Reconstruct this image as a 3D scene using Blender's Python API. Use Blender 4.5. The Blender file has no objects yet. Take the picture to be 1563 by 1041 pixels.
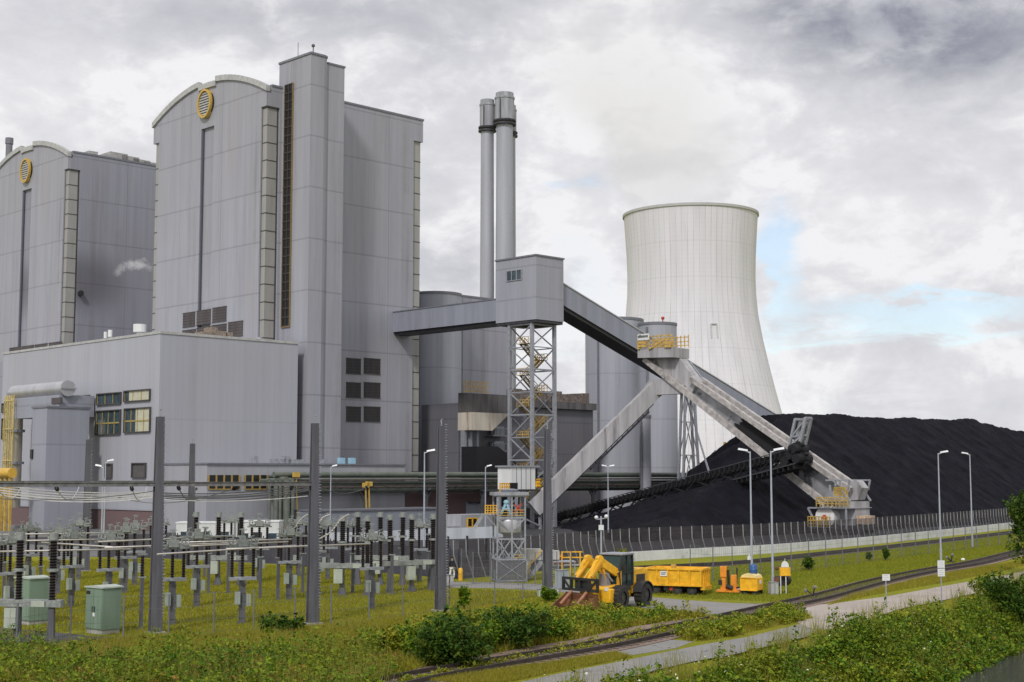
import bpy, bmesh, math, random
import numpy as np
from mathutils import Vector, Matrix

# ---------------------------------------------------------------- camera, sky, sun
S = bpy.context.scene
COL = S.collection
F = 2171.0; PITCH = math.atan(204.5/F); H = 8.2
CP, SP = math.cos(PITCH), math.sin(PITCH)
cd = bpy.data.cameras.new('camera'); cam = bpy.data.objects.new('camera', cd); COL.objects.link(cam)
cam.location = (0, 0, H); cam.rotation_euler = (math.radians(90)+PITCH, 0, 0)
cd.sensor_width = 36; cd.lens = 36*F/1563; cd.clip_end = 20000; cd.clip_start = 0.5
S.camera = cam
S.view_settings.view_transform = 'Standard'; S.view_settings.look = 'None'
S.view_settings.exposure = 0; S.view_settings.gamma = 1
S.cycles.max_bounces = 8; S.cycles.diffuse_bounces = 3; S.cycles.volume_bounces = 6
S.cycles.transparent_max_bounces = 16
S.cycles.volume_step_rate = 4; S.cycles.volume_max_steps = 128
SUN_AZ = math.atan2(-.45, -.89); SUN_EL = math.radians(42)
sdir = Vector((-.27*math.cos(SUN_EL), -.963*math.cos(SUN_EL), math.sin(SUN_EL)))
ld = bpy.data.lights.new('sun', 'SUN'); sun = bpy.data.objects.new('sun', ld); COL.objects.link(sun)
ld.energy = 2.1; ld.angle = math.radians(8); ld.color = (1, .965, .945)
sun.rotation_euler = sdir.to_track_quat('Z', 'Y').to_euler()

class NT:
    def __init__(s, tree): s.t = tree; s.n = tree.nodes; s.l = tree.links
    def node(s, typ, **kw):
        n = s.n.new(typ)
        for k, v in kw.items():
            if k.startswith('i_'): n.inputs[k[2:].replace('_', ' ')].default_value = v
            else: setattr(n, k, v)
        return n
    def put(s, a, b):
        if hasattr(a, 'is_output'): s.l.new(a, b)
        else: b.default_value = a
    def math(s, op, a, b=0.0, c=0.0, clamp=False):
        n = s.n.new('ShaderNodeMath'); n.operation = op; n.use_clamp = clamp
        s.put(a, n.inputs[0]); s.put(b, n.inputs[1]); s.put(c, n.inputs[2]); return n.outputs[0]
    def smooth(s, v, a, b, lo=0.0, hi=1.0):
        n = s.n.new('ShaderNodeMapRange'); n.interpolation_type = 'SMOOTHSTEP'
        s.put(v, n.inputs[0]); n.inputs[1].default_value = a; n.inputs[2].default_value = b
        n.inputs[3].default_value = lo; n.inputs[4].default_value = hi; return n.outputs[0]
    def mix(s, f, a, b, mode='MIX'):
        n = s.n.new('ShaderNodeMix'); n.data_type = 'RGBA'; n.blend_type = mode
        s.put(f, n.inputs[0]); s.put(a, n.inputs[6]); s.put(b, n.inputs[7]); return n.outputs[2]
    def noise(s, vec, scale, detail=4, rough=.55, dist=0.0):
        n = s.n.new('ShaderNodeTexNoise'); n.inputs['Scale'].default_value = scale
        n.inputs['Detail'].default_value = detail; n.inputs['Roughness'].default_value = rough
        n.inputs['Distortion'].default_value = dist
        if vec is not None: s.l.new(vec, n.inputs['Vector'])
        return n.outputs[0]
    def sep(s, v):
        n = s.n.new('ShaderNodeSeparateXYZ'); s.l.new(v, n.inputs[0]); return n.outputs
    def comb(s, x, y, z):
        n = s.n.new('ShaderNodeCombineXYZ')
        for a, b in zip((x, y, z), n.inputs): s.put(a, b)
        return n.outputs[0]

def c4(c): return (c[0], c[1], c[2], 1)
# sky: Nishita clear sky behind a procedural cloud layer
W = bpy.data.worlds.new("World"); S.world = W; W.use_nodes = True
w = NT(W.node_tree); w.n.clear()
sky = w.node('ShaderNodeTexSky', sky_type='NISHITA', sun_disc=False)
sky.sun_elevation = SUN_EL; sky.sun_rotation = math.atan2(sdir.x, sdir.y)
tc = w.node('ShaderNodeTexCoord'); X, Y, Z = w.sep(tc.outputs['Generated'])
zz = w.math('ADD', w.math('MAXIMUM', Z, 0.0), .16)
pv = w.comb(w.math('DIVIDE', X, zz), w.math('DIVIDE', Y, zz), w.math('MULTIPLY', Z, 2.0))
n1 = w.noise(pv, 1.15, 8, .56, .25)
n2 = w.noise(pv, 3.6, 7, .6, .6)
mps = w.node('ShaderNodeMapping'); mps.inputs['Scale'].default_value = (1, 1, 1.7); w.l.new(tc.outputs['Generated'], mps.inputs[0])
n3 = w.noise(mps.outputs[0], 9, 7, .6, .35)
n4 = w.noise(mps.outputs[0], 24, 7, .62, .3)
fld = w.math('ADD', w.math('ADD', w.math('MULTIPLY', n1, .12), w.math('MULTIPLY', n4, .25)), w.math('ADD', w.math('MULTIPLY', n2, .08), w.math('MULTIPLY', n3, .55)))
# directions of single cloud masses (azimuth / elevation tangents)
ya = w.math('MAXIMUM', Y, .02)
az = w.math('DIVIDE', X, ya); el = w.math('DIVIDE', Z, ya)
warp = w.math('MULTIPLY', w.math('SUBTRACT', n3, .5), .10)
warp2 = w.math('MULTIPLY', w.math('SUBTRACT', n2, .5), .08)
az = w.math('ADD', az, warp); el = w.math('ADD', el, warp2)
def blob(px, py, rx, ry):
    a0 = (px-781)/2171; e0 = (725-py)/2171
    dx = w.math('DIVIDE', w.math('SUBTRACT', az, a0), rx/2171); dy = w.math('DIVIDE', w.math('SUBTRACT', el, e0), ry/2171)
    r = w.math('ADD', w.math('MULTIPLY', dx, dx), w.math('MULTIPLY', dy, dy))
    return w.math('EXPONENT', w.math('MULTIPLY', r, -1.0))
def total(L):
    s = 0.0
    for px, py, rx, ry, k in L: s = w.math('ADD', w.math('MULTIPLY', blob(px, py, rx, ry), k), s)
    return s
bright = total([(1400, 20, 230, 85, -.50), (1180, -20, 120, 60, -.14), (600, 10, 330, 70, -.14), (250, 20, 250, 50, -.08), (900, 150, 130, 130, .05), (640, 250, 140, 110, -.02), (60, 110, 110, 80, .07), (850, 30, 110, 40, .10), (760, 230, 90, 90, .03),
    (1080, 120, 140, 160, .06), (1320, 340, 220, 80, .08), (880, 350, 60, 50, .08), (730, 330, 60, 70, .05), (1450, 180, 120, 60, .02), (1300, 590, 160, 25, .08), (660, 395, 90, 60, -.12), (120, 160, 60, 30, -.04), (1500, 420, 110, 40, -.05)])
blue = total([(1190, 362, 36, 52, 1.0), (1350, 478, 200, 26, .85), (1250, 522, 120, 16, .75), (885, 278, 45, 20, .55), (1190, 440, 16, 60, .6), (1480, 470, 120, 20, .5), (1480, 500, 100, 16, .5), (900, 440, 60, 60, .25), (860, 540, 50, 20, .35), (1400, 640, 200, 14, .35), (1215, 400, 20, 60, .4)])
bf = w.smooth(w.math('ADD', w.math('SUBTRACT', w.math('MULTIPLY', n3, 1.1), .62), blue), .0, .95)
br = w.math('ADD', w.math('ADD', w.math('MULTIPLY', w.math('SUBTRACT', fld, .5), .92), .775), bright)
br = w.math('ADD', br, w.smooth(w.math('ADD', n3, w.math('MULTIPLY', n4, .5)), .70, .92, -.02, .10))
br = w.math('MINIMUM', w.math('MAXIMUM', br, .27), .90)
cloud = w.comb(w.math('ADD', w.math('MULTIPLY', br, 1.03), -.032), w.math('ADD', w.math('MULTIPLY', br, 1.0), -.008), w.math('ADD', w.math('MULTIPLY', br, .93), .075))
bg1 = w.node('ShaderNodeBackground'); bg1.inputs[1].default_value = .15
w.l.new(sky.outputs[0], bg1.inputs[0])
bg2 = w.node('ShaderNodeBackground'); w.l.new(cloud, bg2.inputs[0]); bg2.inputs[1].default_value = 1.0
mx = w.node('ShaderNodeMixShader')
w.put(w.math('SUBTRACT', 1.0, w.math('MULTIPLY', bf, .66)), mx.inputs[0]); w.l.new(bg1.outputs[0], mx.inputs[1]); w.l.new(bg2.outputs[0], mx.inputs[2])
wo = w.node('ShaderNodeOutputWorld'); w.l.new(mx.outputs[0], wo.inputs[0])

# ---------------------------------------------------------------- survey helpers (sight line -> point on a known plane)
def ray(px, py):
    u = (px-781.5)/F; v = (520.5-py)/F
    return (u, CP-v*SP, SP+v*CP)
def G(px, py, z=0.0):
    d = ray(px, py); t = (z-H)/d[2]; return (d[0]*t, d[1]*t, z)
def At(px, py, Yd):
    d = ray(px, py); t = Yd/d[1]; return (d[0]*t, Yd, H+d[2]*t)
ROT = math.radians(44.6); CR, SR = math.cos(ROT), math.sin(ROT)
ORG = G(238, 812)
def toL(x, y): x -= ORG[0]; y -= ORG[1]; return (x*CR+y*SR, -x*SR+y*CR)
def toW(x, y): return (ORG[0]+x*CR-y*SR, ORG[1]+x*SR+y*CR)
def _lr(px, py):
    d = ray(px, py); ox, oy = toL(0, 0)
    return ox, oy, d[0]*CR+d[1]*SR, -d[0]*SR+d[1]*CR, d[2]
def PLx(px, py, c):      # plant-frame plane x=c -> (y,z)
    ox, oy, dx, dy, dz = _lr(px, py); t = (c-ox)/dx; return (oy+dy*t, H+dz*t)
def PLy(px, py, c):      # plane y=c -> (x,z)
    ox, oy, dx, dy, dz = _lr(px, py); t = (c-oy)/dy; return (ox+dx*t, H+dz*t)
def GL(px, py): g = G(px, py); return toL(g[0], g[1])

# ---------------------------------------------------------------- mesh builder
OFF = {}
class MB:
    def __init__(s): s.v = []; s.f = []
    def add(s, vs, fs):
        b = len(s.v); s.v += [tuple(v) for v in vs]; s.f += [tuple(i+b for i in f) for f in fs]; return s
    def box(s, x0, y0, z0, x1, y1, z1):
        if x0 > x1: x0, x1 = x1, x0
        if y0 > y1: y0, y1 = y1, y0
        if z0 > z1: z0, z1 = z1, z0
        return s.add([(x0,y0,z0),(x1,y0,z0),(x1,y1,z0),(x0,y1,z0),(x0,y0,z1),(x1,y0,z1),(x1,y1,z1),(x0,y1,z1)],
            [(3,2,1,0),(4,5,6,7),(0,1,5,4),(1,2,6,5),(2,3,7,6),(3,0,4,7)])
    def bar(s, p, q, w=.1, h=None, up=(0,0,1)):
        p = Vector(p); q = Vector(q); d = q-p
        if d.length < 1e-6: return s
        d.normalize(); up = Vector(up)
        if abs(d.dot(up)) > .95: up = Vector((1, 0, 0))
        a = d.cross(up).normalized()*(w/2); b = d.cross(a).normalized()*((h or w)/2)
        return s.add([p-a-b, p+a-b, p+a+b, p-a+b, q-a-b, q+a-b, q+a+b, q-a+b],
            [(3,2,1,0),(4,5,6,7),(0,1,5,4),(1,2,6,5),(2,3,7,6),(3,0,4,7)])
    def cyl(s, p, q, r0, r1=None, n=12, caps=True):
        r1 = r0 if r1 is None else r1
        p = Vector(p); q = Vector(q); d = (q-p).normalized()
        a = d.orthogonal().normalized(); b = d.cross(a)
        vs = []
        for c, r in ((p, r0), (q, r1)):
            for i in range(n):
                t = 2*math.pi*i/n; vs.append(c+a*math.cos(t)*r+b*math.sin(t)*r)
        fs = [(i, (i+1) % n, n+(i+1) % n, n+i) for i in range(n)]
        if caps: fs += [tuple(range(n))[::-1], tuple(range(n, 2*n))]
        return s.add(vs, fs)
    def lathe(s, cx, cy, prof, n=16, a0=0.0):
        vs = []; m = len(prof)
        for r, z in prof:
            for i in range(n):
                t = a0+2*math.pi*i/n; vs.append((cx+r*math.cos(t), cy+r*math.sin(t), z))
        fs = [(j*n+i, j*n+(i+1) % n, (j+1)*n+(i+1) % n, (j+1)*n+i) for j in range(m-1) for i in range(n)]
        fs += [tuple(range(n))[::-1], tuple(range((m-1)*n, m*n))]
        return s.add(vs, fs)
    def prism(s, poly, a, b, ax):
        mk = {'x': lambda u, v, w_: (w_, u, v), 'y': lambda u, v, w_: (u, w_, v), 'z': lambda u, v, w_: (u, v, w_)}[ax]
        n = len(poly)
        vs = [mk(u, v, a) for u, v in poly]+[mk(u, v, b) for u, v in poly]
        return s.add(vs, [tuple(range(n))[::-1], tuple(range(n, 2*n))]+[(i, (i+1) % n, n+(i+1) % n, n+i) for i in range(n)])
    def ball(s, c, rx, ry=None, rz=None, n=10, m=7):
        ry = ry or rx; rz = rz or rx; vs = [(c[0], c[1], c[2]-rz)]
        for j in range(1, m):
            p = math.pi*j/m
            for i in range(n):
                t = 2*math.pi*i/n; vs.append((c[0]+rx*math.sin(p)*math.cos(t), c[1]+ry*math.sin(p)*math.sin(t), c[2]-rz*math.cos(p)))
        vs.append((c[0], c[1], c[2]+rz)); L = len(vs)-1
        fs = [(0, 1+(i+1) % n, 1+i) for i in range(n)]
        fs += [(1+j*n+i, 1+j*n+(i+1) % n, 1+(j+1)*n+(i+1) % n, 1+(j+1)*n+i) for j in range(m-2) for i in range(n)]
        fs += [(1+(m-2)*n+i, 1+(m-2)*n+(i+1) % n, L) for i in range(n)]
        return s.add(vs, fs)
    def pipe(s, pts, r, n=8):
        for a, b in zip(pts, pts[1:]): s.cyl(a, b, r, n=n)
        return s
    def clusters(s):
        n = len(s.v); p = list(range(n))
        def fi(a):
            while p[a] != a: p[a] = p[p[a]]; a = p[a]
            return a
        for f in s.f:
            r = fi(f[0])
            for k in f[1:]: p[fi(k)] = r
        isl = {}
        for i in range(n): isl.setdefault(fi(i), []).append(i)
        if not 2 <= len(isl) <= 260: return None
        V = np.array(s.v); keys = list(isl); bb = [(V[isl[k]].min(0)-.06, V[isl[k]].max(0)+.06) for k in keys]
        q = list(range(len(keys)))
        def fj(a):
            while q[a] != a: q[a] = q[q[a]]; a = q[a]
            return a
        for i in range(len(keys)):
            for j in range(i):
                if (bb[i][0] <= bb[j][1]).all() and (bb[j][0] <= bb[i][1]).all(): q[fj(i)] = fj(j)
        g = {}
        for i, k in enumerate(keys): g.setdefault(fj(i), set()).update(isl[k])
        return list(g.values()) if 2 <= len(g) <= 8 else None
    def build(s, name, mat, parent=None, smooth=False, off=None, bevel=0):
        cl = s.clusters() if parent is not None and len(s.f) < 6000 else None
        if cl:                                       # pieces that do not touch become parts of their own
            o = None
            for c in cl:
                idx = sorted(c); mp = {v: i for i, v in enumerate(idx)}; m = MB(); m.v = [s.v[i] for i in idx]
                m.f = [tuple(mp[i] for i in f) for f in s.f if f[0] in mp]; r = m.build1(name, mat, parent, smooth, off, bevel); o = o or r
            return o
        return s.build1(name, mat, parent, smooth, off, bevel)
    def build1(s, name, mat, parent=None, smooth=False, off=None, bevel=0):
        if off is None: off = OFF.get(parent.name, (0, 0, 0)) if parent else (0, 0, 0)
        me = bpy.data.meshes.new(name)
        me.from_pydata([(x-off[0], y-off[1], z-off[2]) for x, y, z in s.v], [], s.f)
        bm = bmesh.new(); bm.from_mesh(me); bmesh.ops.recalc_face_normals(bm, faces=bm.faces)
        if smooth:
            for f in bm.faces: f.smooth = len(f.verts) < 5
            for e in bm.edges:
                if len(e.link_faces) == 2 and e.calc_face_angle(0) > .7: e.smooth = False
        bm.to_mesh(me); bm.free()
        me.materials.append(mat)
        o = bpy.data.objects.new(name, me); COL.objects.link(o)
        if parent: o.parent = parent
        OFF[o.name] = off
        if bevel:
            m = o.modifiers.new('bevel', 'BEVEL'); m.width = bevel; m.segments = 2; m.limit_method = 'ANGLE'
        return o

def tag(o, label=None, cat=None, group=None, kind=None):
    if label: o['label'] = label
    if cat: o['category'] = cat
    if group: o['group'] = group
    if kind: o['kind'] = kind
    return o
def thing(name, label, cat, loc=(0, 0, 0), rz=0.0, group=None):
    o = bpy.data.objects.new(name, None); COL.objects.link(o); o.empty_display_size = .5
    o.location = loc; o.rotation_euler = (0, 0, rz); OFF[o.name] = (0, 0, 0)
    return tag(o, label, cat, group)
def plant(name, label, cat, bx, by, group=None, bz=0.0):    # thing described in the plant frame
    x, y = toW(bx, by); o = thing(name, label, cat, (x, y, bz), ROT, group); OFF[o.name] = (bx, by, bz); return o
def copy_tree(o, parent=None):
    c = o.copy(); COL.objects.link(c); c.parent = parent
    for ch in list(o.children): copy_tree(ch, c)
    return c
def place(o, loc, rz=0.0, label=None):
    o.location = loc; o.rotation_euler = (0, 0, rz)
    if label: o['label'] = label
    return o
def single(mb, name, mat, label, cat, loc=(0, 0, 0), rz=0.0, group=None, smooth=False, kind=None):
    o = mb.build(name, mat, None, smooth); o.location = loc; o.rotation_euler = (0, 0, rz)
    return tag(o, label, cat, group, kind)

# ---------------------------------------------------------------- materials
MATS = {}
def base_mat(name):
    m = bpy.data.materials.new(name); m.use_nodes = True; t = NT(m.node_tree)
    b = t.n['Principled BSDF']; return m, t, b
def M(name, col, rough=.6, metal=0.0, var=.12, scale=1.5, bump=0.0, bscale=20, streak=False, col2=None, c2=(.5, .7), spec=None):
    if name in MATS: return MATS[name]
    m, t, b = base_mat(name); tc = t.node('ShaderNodeTexCoord'); v = tc.outputs['Object']
    if streak:
        mp = t.node('ShaderNodeMapping'); mp.inputs['Scale'].default_value = (1, 1, .1); t.l.new(v, mp.inputs[0]); v2 = mp.outputs[0]
    else: v2 = v
    n = t.noise(v2, scale, 6, .62)
    lo = tuple(x*(1-var) for x in col); hi = tuple(min(1, x*(1+var)) for x in col)
    c = t.mix(t.smooth(n, .3, .7), c4(lo), c4(hi))
    if col2:
        n2 = t.noise(v2, scale*.6+.05, 8, .68); c = t.mix(t.smooth(n2, c2[0], c2[1]), c, c4(col2))
    t.l.new(c, b.inputs['Base Color']); b.inputs['Roughness'].default_value = rough; b.inputs['Metallic'].default_value = metal
    if spec is not None: b.inputs['Specular IOR Level'].default_value = spec
    if bump:
        bp = t.node('ShaderNodeBump'); bp.inputs['Strength'].default_value = bump; bp.inputs['Distance'].default_value = .1
        t.l.new(t.noise(v, bscale, 6, .6), bp.inputs['Height']); t.l.new(bp.outputs[0], b.inputs['Normal'])
    MATS[name] = m; return m
def cladding(name, col, rib=1.05, seam=8.6, seam0=0.0, dark=.25, dirt=.18, rust=None, vseam=0.0, rough=.5, soot=None):
    """profiled sheet cladding: vertical ribs, horizontal panel joints, rain streaks"""
    m, t, b = base_mat(name); tc = t.node('ShaderNodeTexCoord'); x, y, z = t.sep(tc.outputs['Object'])
    h = t.math('ADD', x, y)
    fr = t.math('FRACT', t.math('DIVIDE', h, rib))
    ribm = t.math('LESS_THAN', t.math('ABSOLUTE', t.math('SUBTRACT', fr, .5)), .10)
    sz = t.math('FRACT', t.math('DIVIDE', t.math('SUBTRACT', z, seam0), seam))
    sm = t.math('LESS_THAN', sz, .26/seam)
    pn = t.node('ShaderNodeTexWhiteNoise', noise_dimensions='2D')
    t.l.new(t.comb(t.math('FLOOR', t.math('DIVIDE', h, rib)), t.math('FLOOR', t.math('DIVIDE', t.math('SUBTRACT', z, seam0), seam)), 0.0), pn.inputs['Vector'])
    mp = t.node('ShaderNodeMapping'); mp.inputs['Scale'].default_value = (1, 1, .06); t.l.new(tc.outputs['Object'], mp.inputs[0])
    st = t.noise(mp.outputs[0], .55, 8, .7); big = t.noise(tc.outputs['Object'], .05, 4, .5)
    c = t.mix(t.smooth(st, .35, .7), c4(tuple(v*(1+dirt*.3) for v in col)), c4(tuple(v*(1-dirt*.75) for v in col)))
    c = t.mix(t.smooth(big, .35, .7, 0, .5), c, c4(tuple(v*.9*k for v, k in zip(col, (1.04, 1, .96)))))
    if rust: c = t.mix(t.math('MULTIPLY', t.smooth(t.noise(mp.outputs[0], .35, 8, .7, .2), .52, .76), rust), c, (.36, .30, .22, 1))
    mp2 = t.node('ShaderNodeMapping'); mp2.inputs['Scale'].default_value = (1, 1, .025); t.l.new(tc.outputs['Object'], mp2.inputs[0])
    g1 = t.noise(mp2.outputs[0], .28, 6, .7, .1); g2 = t.noise(tc.outputs['Object'], .06, 5, .6, .5)
    c = t.mix(t.math('MULTIPLY', t.smooth(g1, .52, .70), t.smooth(g2, .40, .62, .05, dirt*3.0)), c, c4((.17, .155, .14)))
    c = t.mix(t.math('MULTIPLY', pn.outputs[0], .10), c, c4(tuple(v*.5 for v in col)))
    c = t.mix(t.math('MULTIPLY', ribm, .05), c, c4(tuple(v*.35 for v in col)))
    c = t.mix(t.math('MULTIPLY', sm, dark), c, (.05, .05, .055, 1))
    if vseam:
        vf = t.math('FRACT', t.math('DIVIDE', h, vseam)); c = t.mix(t.math('MULTIPLY', t.math('LESS_THAN', vf, .12/vseam), .35), c, (.06, .06, .065, 1))
    if soot:   # soot stain left by a blow-off pipe (a mark with a shape of its own)
        sx, sy, sz_, r1, r2 = soot
        d = t.node('ShaderNodeVectorMath', operation='LENGTH')
        t.l.new(t.comb(t.math('DIVIDE', t.math('SUBTRACT', x, sx), r1), 0.0, t.math('DIVIDE', t.math('SUBTRACT', z, sz_), r2)), d.inputs[0])
        c = t.mix(t.smooth(t.math('ADD', d.outputs['Value'], t.math('MULTIPLY', st, .6)), .5, 1.35, .55, 0), c, (.05, .045, .05, 1))
    t.l.new(c, b.inputs['Base Color']); b.inputs['Roughness'].default_value = rough
    bp = t.node('ShaderNodeBump'); bp.inputs['Strength'].default_value = .2; bp.inputs['Distance'].default_value = .06
    t.l.new(t.math('ADD', ribm, t.math('MULTIPLY', sm, -1.0)), bp.inputs['Height']); t.l.new(bp.outputs[0], b.inputs['Normal'])
    MATS[name] = m; return m
def leafmat(name, cols, rough=.6, patch=.55, yellowish=(.26, .25, .02)):
    m, t, b = base_mat(name); g = t.node('ShaderNodeNewGeometry')
    r = t.node('ShaderNodeValToRGB'); el_ = r.color_ramp.elements
    while len(el_) < len(cols): el_.new(.5)
    for i, c in enumerate(cols): el_[i].position = i/(len(cols)-1); el_[i].color = c4(c)
    t.l.new(g.outputs['Random Per Island'], r.inputs[0])
    tc = t.node('ShaderNodeTexCoord'); n = t.noise(tc.outputs['Object'], .35, 4, .6)
    c = t.mix(t.smooth(n, .4, .65, 0, .45), r.outputs[0], c4(cols[-1]))
    n5 = t.noise(tc.outputs['Object'], .22, 5, .7, .5); n6 = t.noise(tc.outputs['Object'], .5, 5, .7, .8)
    c = t.mix(t.smooth(n5, .46, .66, 0, patch), c, c4(yellowish)); c = t.mix(t.smooth(n6, .58, .72, 0, patch*.9), c, (.21, .11, .03, 1))
    t.l.new(c, b.inputs['Base Color']); b.inputs['Roughness'].default_value = rough; b.inputs['Specular IOR Level'].default_value = .12
    tr = t.node('ShaderNodeBsdfTranslucent'); t.l.new(c, tr.inputs[0])
    ms = t.node('ShaderNodeMixShader'); ms.inputs[0].default_value = .22
    t.l.new(b.outputs[0], ms.inputs[1]); t.l.new(tr.outputs[0], ms.inputs[2])
    t.l.new(ms.outputs[0], t.n['Material Output'].inputs[0]); MATS[name] = m; return m
clad = cladding('grey cladding', (.345, .35, .395), rib=1.3, seam=8.4, seam0=4.0, rust=.35, vseam=13)
clad_s = cladding('sooty grey cladding', (.345, .35, .395), rib=1.3, seam=8.4, seam0=4.0, rust=.3, soot=None)
clad_l = cladding('pale hall cladding', (.40, .41, .455), rib=1.1, seam=13.2, seam0=3.0, dirt=.06, dark=.08, rough=.45)
clad_d = cladding('gallery cladding', (.285, .30, .36), rib=.9, seam=30, seam0=-3, dirt=.2, dark=.0)
clad_n = cladding('transfer cladding', (.34, .35, .40), rib=.9, seam=5.1, seam0=.2, dirt=.12, dark=.2)
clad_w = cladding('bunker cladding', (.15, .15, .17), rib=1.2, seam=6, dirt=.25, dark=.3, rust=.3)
clad_m = cladding('annex cladding', (.36, .37, .40), rib=1.2, seam=5, dirt=.08, dark=.15)
clad_f = cladding('filter cladding', (.31, .325, .38), rib=1.6, seam=6.3, dirt=.08, dark=.2)
silo_m = cladding('silo cladding', (.38, .395, .44), rib=2.2, seam=9.5, dirt=.15, dark=.18)
beige = M('stained panel', (.325, .32, .30), .55, var=.10, scale=.6, streak=True, col2=(.20, .16, .11), c2=(.55, .8))
joint = M('panel joint', (.07, .065, .065), .7)
trim = M('roof trim', (.17, .175, .20), .5)
coping = M('pale coping', (.42, .42, .41), .6, var=.15)
dark = M('dark opening', (.012, .012, .014), .4)
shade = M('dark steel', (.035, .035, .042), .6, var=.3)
louv = M('brown louvre', (.075, .062, .062), .6, var=.3, scale=.5, streak=True)
glass = M('window glass', (.045, .07, .085), .12, var=.3, scale=.8)
blind = M('cream blind', (.50, .49, .37), .7, var=.08)
yel = M('yellow paint', (.50, .33, .06), .5, var=.2, col2=(.25, .13, .03), c2=(.6, .85))
yelb = M('bright yellow paint', (.80, .43, .018), .5, var=.18, scale=2.5, col2=(.30, .17, .04), c2=(.55, .80))
galv = M('galvanised steel', (.33, .345, .375), .45, .3, var=.18, scale=3)
pole_m = M('weathered steel', (.10, .10, .118), .6, var=.22, scale=4, streak=True)
pole_l = M('lamp pole grey', (.36, .39, .45), .45, var=.1)
lampw = M('lamp housing', (.68, .70, .72), .4, var=.05)
white = M('white paint', (.70, .71, .70), .5, var=.08, streak=True, col2=(.45, .42, .36), c2=(.6, .9))
silver = M('aluminium jacket', (.50, .50, .52), .38, .6, var=.1, scale=.8, streak=True)
brick = M('purple brick', (.16, .105, .105), .85, var=.25, scale=6)
greenp = M('green pipe', (.12, .14, .115), .5, var=.2, scale=.8, col2=(.16, .15, .12))
greencab = M('green cabinet', (.175, .25, .185), .55, var=.1, scale=1, streak=True, col2=(.13, .17, .12), c2=(.6, .85))
fitting = M('switchgear fitting', (.265, .285, .275), .5, .2, var=.2, scale=6)
porc = M('brown porcelain', (.016, .010, .011), .28, var=.3, scale=4)
steelp = M('portal paint', (.385, .375, .385), .6, var=.2, scale=.8, streak=True, col2=(.13, .12, .125), c2=(.52, .72))
rust = M('rusty steel', (.18, .075, .035), .8, var=.35, scale=3, col2=(.07, .04, .03))
rubber = M('tyre rubber', (.028, .027, .026), .85, var=.3, scale=5, col2=(.10, .085, .06), c2=(.55, .8))
blackst = M('black steel', (.02, .02, .022), .5, var=.3)
conc = M('concrete', (.36, .355, .34), .85, var=.16, scale=1.2, col2=(.20, .19, .175), c2=(.58, .8), bump=.2)
bluep = M('blue plastic', (.03, .10, .30), .4)
redp = M('red paint', (.45, .05, .03), .5)
cyanp = M('pale blue paint', (.30, .50, .62), .5)
tarp = M('pale yellow cover', (.75, .62, .28), .6)
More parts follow.
